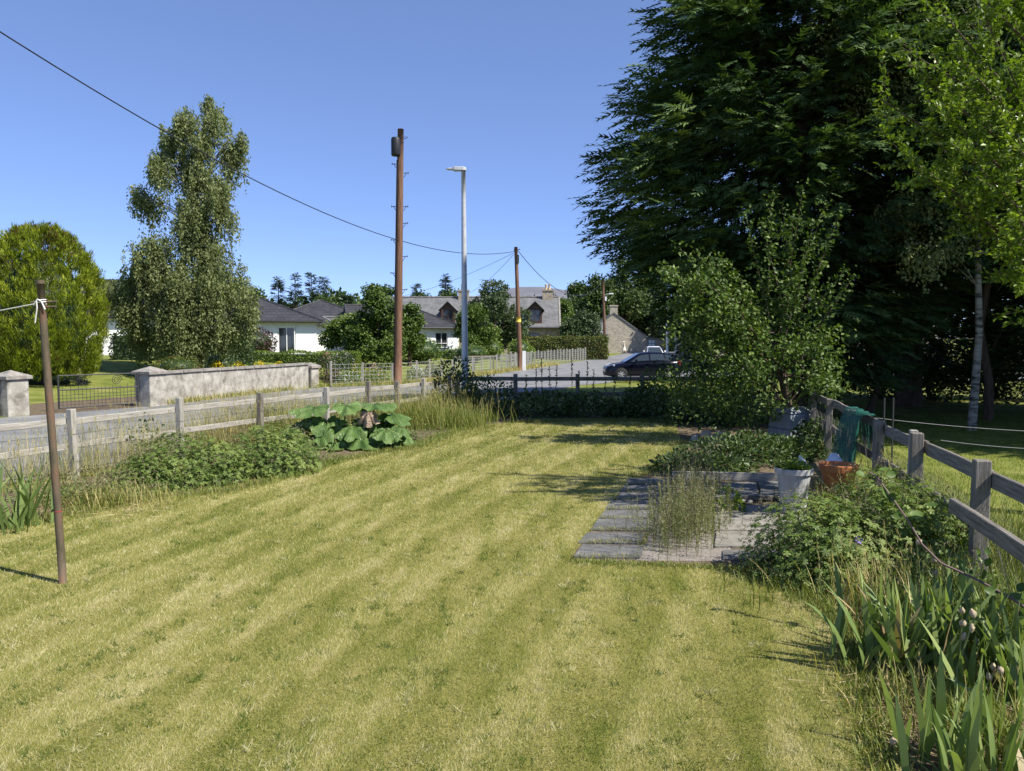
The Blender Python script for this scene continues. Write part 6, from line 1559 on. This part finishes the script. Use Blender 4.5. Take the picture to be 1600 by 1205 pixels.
for px, py, dy, rx, rz, ns, ln in [(265, 215, .3, 1.0, .9, 90, 1.3), (285, 195, -.3, .8, .7, 70, 1.2), (330, 190, 0, .75, .9, 75, 1.3), (325, 165, .3, .35, .5, 22, .6), (248, 260, -.4, .8, 1.0, 75, 1.3), (300, 255, .2, 1.0, .9, 70, 1.4), (355, 240, .4, .75, .8, 65, 1.4), (378, 222, .2, .45, .7, 40, 1.2), (345, 285, -.3, .9, .8, 65, 1.5), (240, 310, 0, .9, .8, 75, 1.0), (290, 320, -.5, 1.1, .9, 95, 1.3), (345, 335, .2, .9, .6, 45, 1.3), (300, 375, .0, 1.0, .8, 75, 1.0),
                                  (235, 395, -.6, 1.2, 1.1, 170, 1.1), (215, 430, -.2, 1.1, 1.0, 120, 1.2), (270, 425, -.9, 1.2, 1.0, 150, 1.2), (335, 400, -.5, 1.2, 1.0, 130, 1.2), (360, 430, -.2, 1.0, 1.0, 110, 1.2), (205, 478, -.5, 1.1, .8, 120, 1.1), (185, 462, .2, .7, .7, 60, .9), (260, 480, -1.1, 1.3, .9, 140, 1.2), (325, 475, -1.0, 1.3, .9, 150, 1.2), (375, 480, -.3, .9, .8, 90, 1.1), (300, 530, -.8, 1.4, .8, 120, 1.2), (230, 525, .2, 1.3, .7, 90, 1.1), (355, 525, -.5, 1.1, .8, 90, 1.1), (300, 440, -1.2, 1.0, .9, 90, 1.2), (290, 500, -1.2, 1.2, .8, 100, 1.2), (300, 350, -.3, .9, .8, 70, 1.2), (330, 445, -1.0, .9, .8, 80, 1.2), (315, 225, -.5, .7, .8, 60, 1.3), (310, 275, -.6, .8, .8, 60, 1.4), (335, 300, -.5, .7, .7, 45, 1.4)]:
    for _ in range(3):
        dx, dy_, z = wz(px + rng.normal(0, 9) * rx, py + rng.normal(0, 10) * rz - 4, dy + rng.normal(0, .3)); k_ = rng.uniform(.42, .80)
        S_.append((dx, dy_, z, rx * k_, rx * k_, rz * k_ * 1.15, max(8, int(ns * .40)), ln * rng.uniform(.8, 1.4)))
tpx = [(318, 592), (312, 520), (318, 450), (312, 380), (305, 300), (318, 240), (320, 190)]
weeping('birch_tree', wb, 13, S_, 'tall weeping birch in front of the white bungalow', 30, .13, .065, 'lf_birch', [wz(*q) for q in tpx], .2)
rng = np.random.default_rng(31)
rbb = G(1520, 672)
def rz_(px, py, dy=0.): q = at(px, py, rbb[1] + dy); return (q[0] - rbb[0], dy, q[2])
S2 = []
for px, py, dy, rx, rz, ns, ln in [(1440, 310, -.4, .75, .35, 75, 1.0), (1400, 330, 0, .5, .3, 40, .9), (1480, 330, -.6, .7, .4, 70, 1.1), (1450, 380, -.8, .6, .3, 55, .8), (1400, 120, .3, 1.2, 1.3, 90, 1.2), (1330, 60, .2, 1.0, 1.2, 60, 1.2), (1470, 60, .2, 1.4, 1.4, 120, 1.2), (1540, 150, 0, 1.3, 1.2, 110, 1.2), (1600, 260, .2, 1.2, 1.1, 90, 1.2), (1560, 20, .5, 1.5, 1.0, 120, 1.2), (1480, -90, .3, 1.5, 1.2, 100, 1.2), (1590, -100, .3, 1.5, 1.2, 100, 1.2), (1530, 330, .4, .9, .5, 60, 1.1)]:
    dx, dy_, z = rz_(px, py, dy); S2.append((dx, dy_, z, rx, rx, rz, ns, ln))
weeping('birch_tree', rbb, 13, S2, 'slender white-trunked birch in shade before the dark conifers', 18, .08, .052, 'lf_birch', [rz_(*q) for q in [(1518, 675), (1524, 600), (1530, 520), (1528, 400), (1528, 300), (1532, 150), (1530, -60)]], .095)
mbb = at(1353, 640, 24); mbb[2] = 0
for px, Y_, r, hh, lab in ((1353, 23, .11, 9, 'thin grey trunk standing between apple tree and dark conifers'), (1545, 21, .13, 10, 'dark bare trunk just behind the white birch')):
    b_ = at(px, 640, Y_); b_[2] = 0
    p_ = empty('slender_tree', b_, lab, 'tree'); m_ = MB(); limb(m_, b_ - (0, 0, .2), b_ + (.3, 0, hh), r, .05, 0, 8, 9)
    for k in range(9): z = 2 + k * .75; limb(m_, b_ + (.03 * z, 0, z), b_ + (rng.uniform(-1.5, 1.5), rng.uniform(-1, 1), z + .4), .025, .006)
    m_.build('trunk', M['bark'], p_, smooth=True)
    T, P, D, N, LL, WW, a = crown_leaves([(b_[0] + .2, b_[1], hh * .8, 1.4, 1.4, 2.4)], 130, 14, .22, .09, .06); m_ = MB(); m_.leaves(P, D, N, LL, WW, a); m_.build('crown', M['lf_wood'], p_)

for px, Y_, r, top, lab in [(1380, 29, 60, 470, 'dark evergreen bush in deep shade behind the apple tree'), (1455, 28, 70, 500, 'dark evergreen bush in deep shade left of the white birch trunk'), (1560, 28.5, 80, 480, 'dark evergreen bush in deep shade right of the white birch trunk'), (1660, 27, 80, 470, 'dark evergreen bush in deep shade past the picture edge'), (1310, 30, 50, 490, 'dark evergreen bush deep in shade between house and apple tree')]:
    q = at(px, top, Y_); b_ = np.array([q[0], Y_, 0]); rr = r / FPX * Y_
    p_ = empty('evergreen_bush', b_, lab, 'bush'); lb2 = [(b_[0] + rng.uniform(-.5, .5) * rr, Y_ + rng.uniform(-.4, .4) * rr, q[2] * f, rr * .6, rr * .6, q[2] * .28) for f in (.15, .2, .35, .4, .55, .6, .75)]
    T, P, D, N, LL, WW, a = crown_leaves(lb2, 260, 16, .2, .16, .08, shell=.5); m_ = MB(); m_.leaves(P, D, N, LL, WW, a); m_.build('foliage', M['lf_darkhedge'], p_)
    m_ = MB()
    for t_ in T[::20]: limb(m_, b_, t_, .04, .01)
    m_.build('stems', M['bark'], p_)
# bright green tree leaning in at the upper right
gb = np.array([7.0, 9.6, 0])
def gz(px, py, Y_): q = at(px, py, Y_); return q - gb
gt_ = empty('broadleaf_tree', gb, 'sunlit bright green tree leaning in at the upper right', 'tree')
mb = MB(); br = MB(); trp = np.array([gb + (0, 0, -.2), gb + (.05, 0, 1.4), gb + (-.1, .05, 2.8), gb + (-.15, .1, 4.4), gb + (-.1, .1, 6.2), gb + (0, .1, 7.4)]); br.tube(trp, [.17, .14, .12, .09, .05, .02], 10, False)
PP, DD, NN, AA = [], [], [], []
tips = [(1375, 155, 9.0), (1410, 75, 9.2), (1395, 225, 9.1), (1470, 15, 9.2), (1440, 120, 8.9), (1430, 265, 9.0), (1480, 180, 8.6), (1500, 90, 8.8), (1540, 30, 8.7), (1520, 250, 8.5), (1475, 300, 9.2), (1560, 150, 8.3), (1580, 300, 8.4), (1575, 380, 8.5), (1610, 90, 8.4), (1620, 220, 8.2), (1540, 340, 9.4), (1600, 430, 8.6), (1640, 330, 8.2), (1650, 150, 9.6), (1560, -40, 9.4), (1640, -40, 9.0), (1490, -60, 9.6), (1500, 150, 10.2), (1560, 220, 10.6), (1600, 60, 10.6), (1700, 100, 9.2), (1700, 260, 8.8), (1720, 0, 9.8), (1750, 200, 10.4), (1460, 220, 9.9), (1590, 360, 9.8), (1530, 90, 9.6), (1650, 250, 10.2)]
for px, py, Y_ in tips:
    e = at(px, py, Y_); z0_ = np.clip(e[2] - rng.uniform(.8, 1.6), 1.6, 7); a0 = np.array([np.interp(z0_, trp[:, 2], trp[:, k]) for k in range(3)])
    t = np.linspace(0, 1, 9)[:, None]; mid = (a0 + e) / 2 + (0, 0, -.1); q = a0 * (1 - t) ** 2 + mid * 2 * t * (1 - t) + e * t ** 2; br.tube(q, np.linspace(.026, .005, 9), 5, False)
    for k in range(15):      # side shoots with leaves in rows
        f = rng.uniform(.32, 1.0); s0 = np.array([np.interp(f, t[:, 0], q[:, c]) for c in range(3)]); ax = nrm(e - a0)
        dsh = nrm(ax * .7 + rng.normal(0, .55, 3) + (0, 0, .2)); L_ = rng.uniform(.25, .6) if k else .5
        if k == 0: s0, dsh = q[-2], nrm(ax + (0, 0, .25))
        br.tube([s0, s0 + dsh * L_], .0035, 3, False); m = 44; tt = rng.uniform(.05, 1.05, (m, 1))
        PP.append(s0 + dsh * L_ * tt + rng.normal(0, .02, (m, 3))); DD.append(dsh * .5 + rdirs(m) * .8); NN.append(rdirs(m) * .6 + (0, 0, .8)); AA.append(np.clip(rng.normal(.5, .1) + rng.normal(0, .2, m), 0, 1))
P = np.vstack(PP); n = len(P); k = rng.uniform(.7, 1.25, n); mb.leaves(P, np.vstack(DD), np.vstack(NN), .064 * k, .042 * k, np.concatenate(AA)); mb.build('crown', M['lf_bright'], gt_); br.build('trunk', M['bark'], gt_, smooth=True)

# apple tree with upright shoots
ab = np.array([6.0, 16.3, 0]); ap = empty('apple_tree', ab, 'unpruned apple tree with upright leafy shoots at the lawn corner', 'tree')
br = MB(); PP, DD, NN, AA = [], [], [], []
def shoot(a0, e, r0, nl, sg=.05, ctrl=None, up=.35, a_=.5):
    t = np.linspace(0, 1, 8)[:, None]; mid = (np.array(a0) + e) / 2 + (ctrl if ctrl is not None else (0, 0, .1)); q = np.array(a0) * (1 - t) ** 2 + mid * 2 * t * (1 - t) + np.array(e) * t ** 2
    br.tube(q, np.linspace(r0, .004, 8), 5, False)
    f = rng.uniform(.15, 1.03, nl); P = np.stack([np.interp(f, t[:, 0], q[:, c]) for c in range(3)], -1) + rng.normal(0, sg, (nl, 3))
    PP.append(P); DD.append(rdirs(nl) + nrm(e - np.array(a0)) * up); NN.append(rdirs(nl) * .6 + (0, -.1, .7)); AA.append(np.clip(rng.normal(a_, .12) + rng.normal(0, .2, nl), 0, 1))
    return q
trunk = [ab + (0, 0, -.2), ab + (-.1, 0, .7), ab + (-.25, 0, 1.4), ab + (-.5, -.1, 2.1)]
br.tube(trunk, [.13, .10, .085, .06], 9, False)
for px, py, Y_ in [(1205, 305, 16), (1255, 293, 16.2), (1222, 320, 16.4), (1290, 320, 16.1), (1312, 335, 16.4), (1270, 350, 15.8), (1165, 335, 16.4), (1335, 430, 16.3), (1190, 345, 15.7), (1240, 340, 16.5), (1320, 420, 15.8)]:
    e = at(px, py, Y_); a0 = ab + (rng.uniform(-.6, .2), rng.uniform(-.4, .4), rng.uniform(1.2, 2.2)); q = shoot(a0, e, .02, 210, .055, (0, 0, -.15))
    for k in range(2):
        f = rng.uniform(.3, .8); s0 = np.array([np.interp(f, np.linspace(0, 1, 8), q[:, c]) for c in range(3)]); shoot(s0, s0 + (rng.uniform(-.3, .3), rng.uniform(-.3, .3), rng.uniform(.15, .5)), .006, 40, .05)
for px, py, Y_ in [(1035, 420, 15.5), (1060, 385, 15.6), (1085, 395, 15.8), (1110, 400, 16), (1060, 440, 15.2), (1045, 475, 15.5), (1090, 430, 15), (1120, 440, 15.4), (1070, 500, 15.3), (1105, 480, 15.0), (1150, 430, 15.8), (1145, 480, 15.2), (1050, 530, 15.8), (1090, 540, 15.4)]:
    e = at(px, py, Y_); a0 = ab + (-.5, rng.uniform(-.3, .3), rng.uniform(1.6, 2.4)); q = shoot(a0, e, .024, 130, .10, (0, 0, .25), 0., .6)
    for k in range(6):
        f = rng.uniform(.45, 1.0); s0 = np.array([np.interp(f, np.linspace(0, 1, 8), q[:, c]) for c in range(3)]); shoot(s0, s0 + (rng.uniform(-.45, .25), rng.uniform(-.4, .4), rng.uniform(-.55, .25)), .006, 55, .07, None, 0, .6)
lob = []
for px, py, Y_, r, rz in [(1170, 535, 15.8, .8, .55), (1230, 525, 16, .8, .55), (1285, 545, 16.2, .55, .5), (1150, 590, 16, .9, .6), (1220, 580, 15.7, 1.0, .6), (1280, 600, 16, .6, .5), (1110, 610, 16.8, .8, .6), (1090, 600, 17.4, .9, .7), (1180, 640, 16.8, .9, .4)]:
    q = at(px, py, Y_); lob.append((*q, r, r, rz))
T, P, D, N, LL, WW, a = crown_leaves(lob, 270, 24, .12, .088, .056, shell=.3)
for q in T[::9]: limb(br, np.array(trunk[rng.integers(1, 4)]), q, .022, .005, .05)
mb = MB(); mb.leaves(P, D, N, LL, WW, a)
P = np.vstack(PP); n = len(P); k = rng.uniform(.7, 1.3, n); mb.leaves(P, np.vstack(DD), np.vstack(NN), .088 * k, .056 * k, np.concatenate(AA)); mb.build('crown', M['lf_apple'], ap); br.build('trunk', M['bark'], ap, smooth=True)

# golden cypress across the road
cyb = at(72, 612, 31.5); cyb[2] = ground_h(cyb[0], cyb[1])
cyp = empty('cypress_tree', cyb, 'golden green egg-shaped cypress behind the gate pillar', 'tree')
def egg(n, f):
    th = rng.uniform(0, 6.28, n); u = rng.uniform(0, 1, n); z = .15 + 5.95 * u
    prof = np.interp(u, [0, .06, .25, .5, .7, .85, .94, 1], [1.5, 1.95, 2.3, 2.28, 2.0, 1.55, 1.1, .45])
    r = prof * f * (1 + .05 * np.sin(th * 5 + z * 1.3) + .05 * np.sin(th * 9 + z * 2.1 + 1))
    o = np.stack([np.cos(th), np.sin(th), 0 * th], -1)
    return cyb + o * r[:, None] + np.stack([0 * z, 0 * z, z], -1), o, u
mb = MB(); nt_ = 2100; T_, o, u = egg(nt_, rng.uniform(.84, .97, nt_)); ta = np.clip(rng.normal(.5, .16, nt_), 0, 1) - .35 * (rng.uniform(0, 1, nt_) < .5 * sstep((u - .8) / .2)); k_ = 36
ti = np.repeat(np.arange(nt_), k_); n = nt_ * k_; th_ = rng.uniform(0, 1, n); hh_ = rng.uniform(.25, .42, nt_)[ti]
ax = nrm(o * .3 + (0, 0, 1) + rng.normal(0, .12, (nt_, 3)))[ti]; rr = .15 * np.sin(np.pi * np.clip(th_ * .85 + .12, 0, 1))[:, None]; side = rdirs(n)
P = T_[ti] + ax * (th_ * hh_)[:, None] + side * rr
mb.spikes(P, ax + side * .45 + rdirs(n) * .2, side + rdirs(n) * .4, rng.uniform(.09, .2, n), .035, np.clip(ta[ti] + rng.normal(0, .12, n) + .25 * (th_ - .5), -.2, 1))
for k in range(26):
    q = cyb + (rng.uniform(-1.0, 1.0), rng.uniform(-.6, .6), 5.75 + rng.uniform(-.1, .4)); mb.spikes(np.repeat([q], 30, 0) + rng.normal(0, .05, (30, 3)) * (1, 1, 3.5), rdirs(30) * .4 + (0, 0, 1), rdirs(30), .18, .035, rng.uniform(-.1, .6, 30))
mb.build('crown', M['lf_cypress'], cyp)
mb = MB(); mb.lathe([(0, .25), (1.1, .4), (1.5, 1.5), (1.55, 2.9), (1.3, 4.1), (.9, 4.8), (.4, 5.3), (0, 5.45)], cyb, 18); mb.build('shade_core', M['lf_darkhedge'], cyp, smooth=True)  # solid dark core added to keep light from passing through the crown
mb = MB(); mb.tube([cyb + (0, 0, -.2), cyb + (0, 0, 2)], .16, 9); mb.build('trunk', M['bark'], cyp)

# ------------------------------------------------------------------ hedges and shrubs across the road
def hedge(name, x0, x1, y0, y1, z0, z1, mat, label, n, size, cat='hedge', rz=0, lump=.08):
    c = ((x0 + x1) / 2, (y0 + y1) / 2, z0); p = empty(name, c, label, cat)
    dx, dy, dz = x1 - x0, y1 - y0, z1 - z0
    A_ = np.array([dx * dz, dx * dy, dy * dz, dy * dz]); f = rng.choice(4, n, p=A_ / A_.sum()); u, v = rng.uniform(0, 1, (2, n))
    P = np.where((f == 0)[:, None], np.stack([x0 + u * dx, 0 * u + y0, z0 + v * dz], -1), np.where((f == 1)[:, None], np.stack([x0 + u * dx, y0 + v * dy, 0 * u + z1], -1), np.where((f == 2)[:, None], np.stack([0 * u + x0, y0 + u * dy, z0 + v * dz], -1), np.stack([0 * u + x1, y0 + u * dy, z0 + v * dz], -1))))
    N = np.array([(0, -1, 0), (0, 0, 1), (-1, 0, 0), (1, 0, 0)], float)[f]
    P = P + N * (lump * (np.sin(P[:, 0] * 2.3) + np.sin(P[:, 2] * 4 + P[:, 0] * 3.1) + np.sin(P[:, 1] * 3))[:, None] * .5 + rng.normal(0, size * .35, (n, 1)))
    mb = MB(); k = rng.uniform(.7, 1.3, n); mb.leaves(P, rdirs(n) + N * .4 + (0, 0, .2), N + rdirs(n) * .6, size * k, size * .6 * k, np.clip(rng.normal(.5, .24, n), 0, 1)); mb.build('foliage', mat, p)
    mb = MB(); i_ = .05 + lump * .5; mb.box((x0 + i_, y0 + i_, z0 - .1), (x1 - i_, y1 - i_, z1 - i_)); mb.build('shade_core', M['lf_darkhedge'], p)  # opaque dark box added inside the hedge to block light between leaves
    return p
def gz_(x, y): return float(ground_h(x, y))
def hx(px, Y_): return (px - 800) / FPX * Y_
hedge('hedge', hx(355, 47), hx(560, 47), 46.4, 48, .35, 1.33, M['lf_hedge'], 'clipped light green hedge in front of the glazed door', 5200, .10)
hedge('hedge', hx(158, 41), hx(372, 41), 42, 44, .3, 2.45, M['lf_darkhedge'], 'dark shaded hedge behind the weeping birch', 5200, .13)
hedge('hedge', hx(815, 80), hx(948, 80), 79.5, 82, -.1, 2.25, M['lf_beech'], 'long clipped beech hedge with coppery leaves before the cottage', 9500, .16)
hedge('hedge', hx(560, 66), hx(720, 66), 66, 67.2, .2, 1.15, M['lf_hedge'], 'low green hedge below the farther bungalow windows', 2500, .13)
def ball(px, py, Y_, r, rz, label, mat, n, size, name='topiary_bush', cat='bush', z0=None):
    q = at(px, py, Y_); z0 = gz_(q[0], q[1]) if z0 is None else z0
    p = empty(name, (q[0], q[1], z0), label, cat)
    d_ = rdirs(n); P = q + d_ * np.array([r, r, rz]) * rng.uniform(.86, 1.04, (n, 1)); P = lumpy(P, d_, q, .06 * r, 4 / r); P[:, 2] = np.maximum(P[:, 2], z0)
    mb = MB(); k = rng.uniform(.7, 1.3, n); mb.leaves(P, rdirs(n) + d_ * .5, d_ + rdirs(n) * .6, size * k, size * .6 * k, np.clip(rng.normal(.5, .22, n), 0, 1)); mb.build('foliage', mat, p)
    mb = MB(); th = np.linspace(-np.pi/2, np.pi/2, 8); mb.lathe(np.stack([np.cos(th) * r * .8, np.sin(th) * rz * .8], -1), q, 12); mb.build('shade_core', M['lf_darkhedge'], p, smooth=True)  # dark solid added within the bush to stop light showing through
    return p
ball(768, 548, 72, 1.15, 1.15, 'rounded lime-green clipped bush, darker left one of the pair', M['lf_lime'], 1500, .13)
ball(812, 549, 70, 1.1, 1.15, 'rounded lime-green clipped bush behind the leaning pole', M['lf_lime'], 1500, .13)
ball(829, 553, 70.5, .5, .7, 'small clipped bush tucked beside the rounded bush', M['lf_lime'], 500, .12)
ball(400, 536, 52, 1.35, .95, 'dark purple-leaved shrub against the white bungalow wall', M['lf_purple'], 1500, .15, 'shrub', 'shrub')
ball(278, 575, 33, .95, .5, 'low bush with reddish tips behind the long wall', M['lf_beech'], 1100, .09, 'shrub', 'shrub')
ball(657, 548, 58, 1.7, 1.0, 'rounded green bush right of the tall telegraph pole', M['lf_garden'], 1700, .14, 'shrub', 'shrub')
ball(345, 575, 38, 1.0, .9, 'leafy shrub at the foot of the weeping birch', M['lf_ash'], 1200, .10, 'shrub', 'shrub')
ball(250, 552, 45, 2.0, .9, 'sparse dark shrub between cypress and birch', M['lf_darkhedge'], 900, .13, 'shrub', 'shrub')
ball(600, 560, 60, 1.6, 1.0, 'grassy green bush left of the tall telegraph pole', M['lf_garden'], 1300, .14, 'shrub', 'shrub')
ball(735, 552, 64, 1.5, .7, 'low spreading green bush behind the lamp column', M['lf_garden'], 1100, .13, 'shrub', 'shrub')
# yellow flowers behind the wall
fy = empty('yellow_flowers', (hx(385, 35), 35.2, 0), 'yellow loosestrife flowers peeping over the long wall', 'flowers')
n = 900; px = rng.uniform(328, 440, n); Y_ = rng.uniform(34.8, 36.2, n); P = np.stack([(px - 800) / FPX * Y_, Y_, rng.uniform(.75, 1.02, n) + .14 * np.sin(px * .19)], -1)
mb = MB(); mb.leaves(P, rdirs(n) + (0, 0, .5), rdirs(n), .075, .05, rng.uniform(0, 1, n)); mb.build('petals', M['yellow_flower'], fy)
n = 2200; px = rng.uniform(325, 470, n); Y_ = rng.uniform(34.8, 37.5, n); P = np.stack([(px - 800) / FPX * Y_, Y_, rng.uniform(.1, 1.0, n)], -1)
mb = MB(); mb.leaves(P, rdirs(n) + (0, 0, .6), rdirs(n), .12, .05, rng.uniform(0, 1, n)); mb.build('leaves', M['lf_hedge'], fy)
# cottage-garden flowers past the wall
for px, py, Y_, r, rz, fm, lm, lab in [(533, 563, 39, .85, .55, 'lilac_flower', 'lf_ash', 'pale lilac flowering clump past the wall end'), (520, 588, 38, .6, .5, None, 'lf_purple', 'dusky dark foliage clump beside the wall end'), (560, 580, 39.5, .7, .5, 'yellow_flower', 'lf_garden', 'green clump with small yellow flowers in the roadside garden'), (585, 585, 38.8, .6, .45, 'pink_flower', 'lf_garden', 'green clump with faint pink flowers near the tall pole'), (600, 570, 41, .7, .7, None, 'lf_hedge', 'leafy upright plant left of the tall pole'), (650, 585, 41, .5, .45, 'white_flower', 'lf_ash', 'grey-leaved clump right of the tall pole'), (675, 585, 42, .6, .5, 'lilac_flower', 'lf_ash', 'bluish flower clump near the lamp column'), (510, 570, 40, .5, .6, 'pink_flower', 'lf_ash', 'dusty pink flowering plant at the wall pillar'), (545, 592, 38, .7, .3, 'white_flower', 'lf_garden', 'low white-flowered clump beside the road')]:
    q = at(px, py, Y_); q[2] = gz_(q[0], q[1]); h_ = max(.35, at(px, py - rz * FPX / Y_, Y_)[2] - q[2]); p_ = clump('flower_clump', q, (r, r, h_), lab, 'plant', M[lm], 650, .10, False, stems=8)
    if fm:
        n = 170; P, d_ = dome_points(n, q, (r, r, h_ * 1.05), power=.08); mb = MB(); mb.leaves(P, rdirs(n), rdirs(n), .07, .055, rng.uniform(0, 1, n)); mb.build('blossom', M[fm], p_)
# rotary clothes dryer by the bungalow
b_ = at(537, 555, 52); b_[2] = gz_(b_[0], b_[1]); t_ = at(534, 505, 52); ry = empty('rotary_dryer', b_, 'thin rotary clothes dryer on the bungalow lawn', 'clothes dryer')
m_ = MB(); m_.tube([b_, t_], .03, 6); m_.build('post', M['galv'], ry)
for k in range(4):
    a = k * math.pi / 2 + .5; e = t_ + np.array([1.3 * math.cos(a), 1.3 * math.sin(a), .45]); m_ = MB(); m_.tube([t_ + (0, 0, -.25), e], .016, 5); m_.build('arm', M['galv'], ry)
m_ = MB()
for f in (.5, .75, 1.0): m_.tube([t_ + (0, 0, -.25) + (np.array([1.3 * math.cos(k * math.pi/2 + .5), 1.3 * math.sin(k * math.pi/2 + .5), .7])) * f for k in (0, 1, 2, 3, 0)], .006, 3, False)
m_.build('line', M['rope'], ry)

# ------------------------------------------------------------------ trees among and behind the houses
def tree_at(px_c, Y_, px_r, py_top, py_bot, mat, label, nl=5, ntw=170, per=22, leaf=.28, squash=1.0, name='broadleaf_tree', group=None, z0=None, seed=0):
    r2 = np.random.default_rng(seed + int(px_c)); s = FPX / Y_; x = hx(px_c, Y_); z0 = gz_(x, Y_) if z0 is None else z0
    rw = px_r / s; zt = at(px_c, py_top, Y_)[2]; zb = at(px_c, py_bot, Y_)[2]; hc = (zt - zb)
    lobes = []
    for k in range(nl * 3):
        f = (k + .5) / (nl * 3); zc = zb - z0 + hc * (.12 + .76 * f); wr = rw * np.interp(f, [0, .3, .6, 1], [.75, .8, .62, .22]); a = r2.uniform(0, 6.28); rr = r2.uniform(.36, .58) * rw * np.interp(f, [0, .6, 1], [1, .9, .55])
        lobes.append((wr * math.cos(a) * r2.uniform(.3, 1), wr * math.sin(a) * r2.uniform(.3, 1), zc, rr, rr, min(rr * .8, hc * .3)))
    return broad_tree(name, (x, Y_, z0), lobes, ntw, per, leaf * .8, leaf, leaf * .62, M[mat], label, group=group, tr=.06 + .025 * hc, limbs=10, shell=.55)
tree_at(592, 50, 46, 438, 575, 'lf_garden', 'leafy garden tree left of the tall telegraph pole', 6, 700, 24, .19)
tree_at(545, 52, 38, 487, 560, 'lf_hedge', 'lower spreading green tree beside the bungalow corner', 4, 520, 24, .19)
tree_at(640, 54, 24, 470, 560, 'lf_garden', 'narrow tree showing just right of the tall telegraph pole', 4, 420, 26, .17)
tree_at(774, 78, 50, 434, 545, 'lf_ash', 'grey-green ash tree in front of the cottage', 6, 650, 24, .25)
tree_at(742, 68, 30, 470, 545, 'lf_garden', 'bright leafy tree right beside the lamp column', 5, 480, 22, .22)
tree_at(912, 92, 34, 487, 535, 'lf_ash', 'spreading tree above the beech hedge near the distant pole', 4, 420, 26, .26)
tree_at(878, 105, 26, 462, 535, 'lf_garden', 'rounded tree at the gable of the cottage', 4, 400, 26, .3)
tree_at(905, 128, 40, 462, 540, 'lf_wood', 'green tree behind the outbuilding', 4, 220, 22, .36)
tree_at(855, 135, 34, 455, 520, 'lf_wood', 'dark tree peeping over the cottage roof beside the chimney', 4, 200, 22, .36)
for k, (px, Y_, r, top, bot, mt, lab) in enumerate([(935, 120, 42, 422, 540, 'lf_wood', 'large woodland tree rising directly above the distant pole'), (975, 126, 50, 392, 540, 'lf_wood', 'tallest woodland tree at the edge of the dark conifer'), (1010, 132, 48, 400, 545, 'lf_wood', 'woodland tree above the stone gable chimney'), (992, 136, 30, 470, 545, 'lf_hedge', 'pale green tree behind the stone gable chimney'), (1032, 128, 30, 440, 548, 'lf_ash', 'pale drooping tree right of the stone gable'), (1055, 128, 50, 420, 545, 'lf_wood', 'woodland tree behind the two pale lamp columns'), (1032, 127, 24, 512, 545, 'lf_lime', 'low light green tree over the porch roof'), (1100, 110, 60, 400, 545, 'lf_wood', 'woodland tree glimpsed behind the apple tree'), (905, 150, 44, 440, 520, 'lf_wood', 'dark woodland tree left of the distant pole'), (1175, 100, 60, 380, 545, 'lf_wood', 'woodland tree mostly hidden by the big conifer')]):
    tree_at(px, Y_, r, top, bot, mt, lab, 5, 420, 22, .5 if Y_ > 105 else .34, seed=k * 7)
for px, Y_, r, top, mt, lab in [(600, 130, 30, 436, 'lf_wood', 'dark tree behind the cottage chimney with cream pots'), (705, 125, 40, 448, 'lf_wood', 'woodland tree over the middle of the cottage roof'), (655, 135, 36, 456, 'lf_wood', 'woodland tree over the cottage roof right of the tall pole'), (400, 120, 30, 448, 'lf_wood', 'dark tree behind the bungalow roof peak'), (512, 125, 34, 462, 'lf_wood', 'rounded tree under the group of pines'), (160, 115, 40, 432, 'lf_garden', 'green tree over the bungalow roof beside the cypress'), (10, 110, 40, 395, 'lf_wood', 'dark tree behind the golden cypress at the picture edge')]:
    tree_at(px, Y_, r, top, 530, mt, lab, 4, 330, 20, .5)
SP = [(0, .9), (.15, 1.0), (.5, .6), (.8, .25), (1, .03)]
for px, Y_, top, rr, lab in [(437, 130, 430, 2.4, 'first dark spruce above the bungalow roofs'), (463, 128, 422, 2.6, 'second dark spruce above the bungalow roofs'), (489, 130, 424, 2.7, 'spreading dark pine left of the pair above the bungalows'), (508, 132, 432, 2.9, 'rightmost dark pine of the group above the bungalows'), (537, 150, 458, 1.3, 'tiny far spruce right of the pine group'), (549, 150, 461, 1.3, 'tiny far spruce nearest the cream chimney pots'), (697, 128, 428, 2.4, 'dark spruce standing above the cottage roof'), (652, 140, 442, 2.0, 'dark spruce just right of the tall pole')]:
    x = hx(px, Y_); zt = at(px, top, Y_)[2]
    conifer('spruce_tree', (x, Y_, 0), zt, [(a, b * rr * .85) for a, b in SP], lab, 120, 1500, .85, .17, z0=1.5, mat='lf_spruce', tr=.2, kk=3, rs=(.05, 1.0), droop=.25, tipup=.3, vz=.1)
# far wood closing the view
mb = MB(); n = 22000
ang = rng.uniform(-.72, .78, n); Y_ = rng.uniform(165, 190, n); x = np.tan(ang) * Y_
top = 9.5 + 2.0 * np.sin(x * .11) + 1.2 * np.sin(x * .31 + 1) + 3 * sstep((x - 10) / 40) + 2.5 * sstep((-x - 60) / 40)
P = np.stack([x, Y_, top * rng.uniform(0, 1, n) ** .6], -1); mb.leaves(P, rdirs(n), rdirs(n) + (0, -.4, .5), rng.uniform(.9, 1.8, n), rng.uniform(.7, 1.2, n), np.clip(rng.normal(.4, .2, n), 0, 1))
mb.build('woodland', M['lf_wood'], label='far belt of mixed woodland closing the view behind the houses', cat='woodland', kind='stuff')
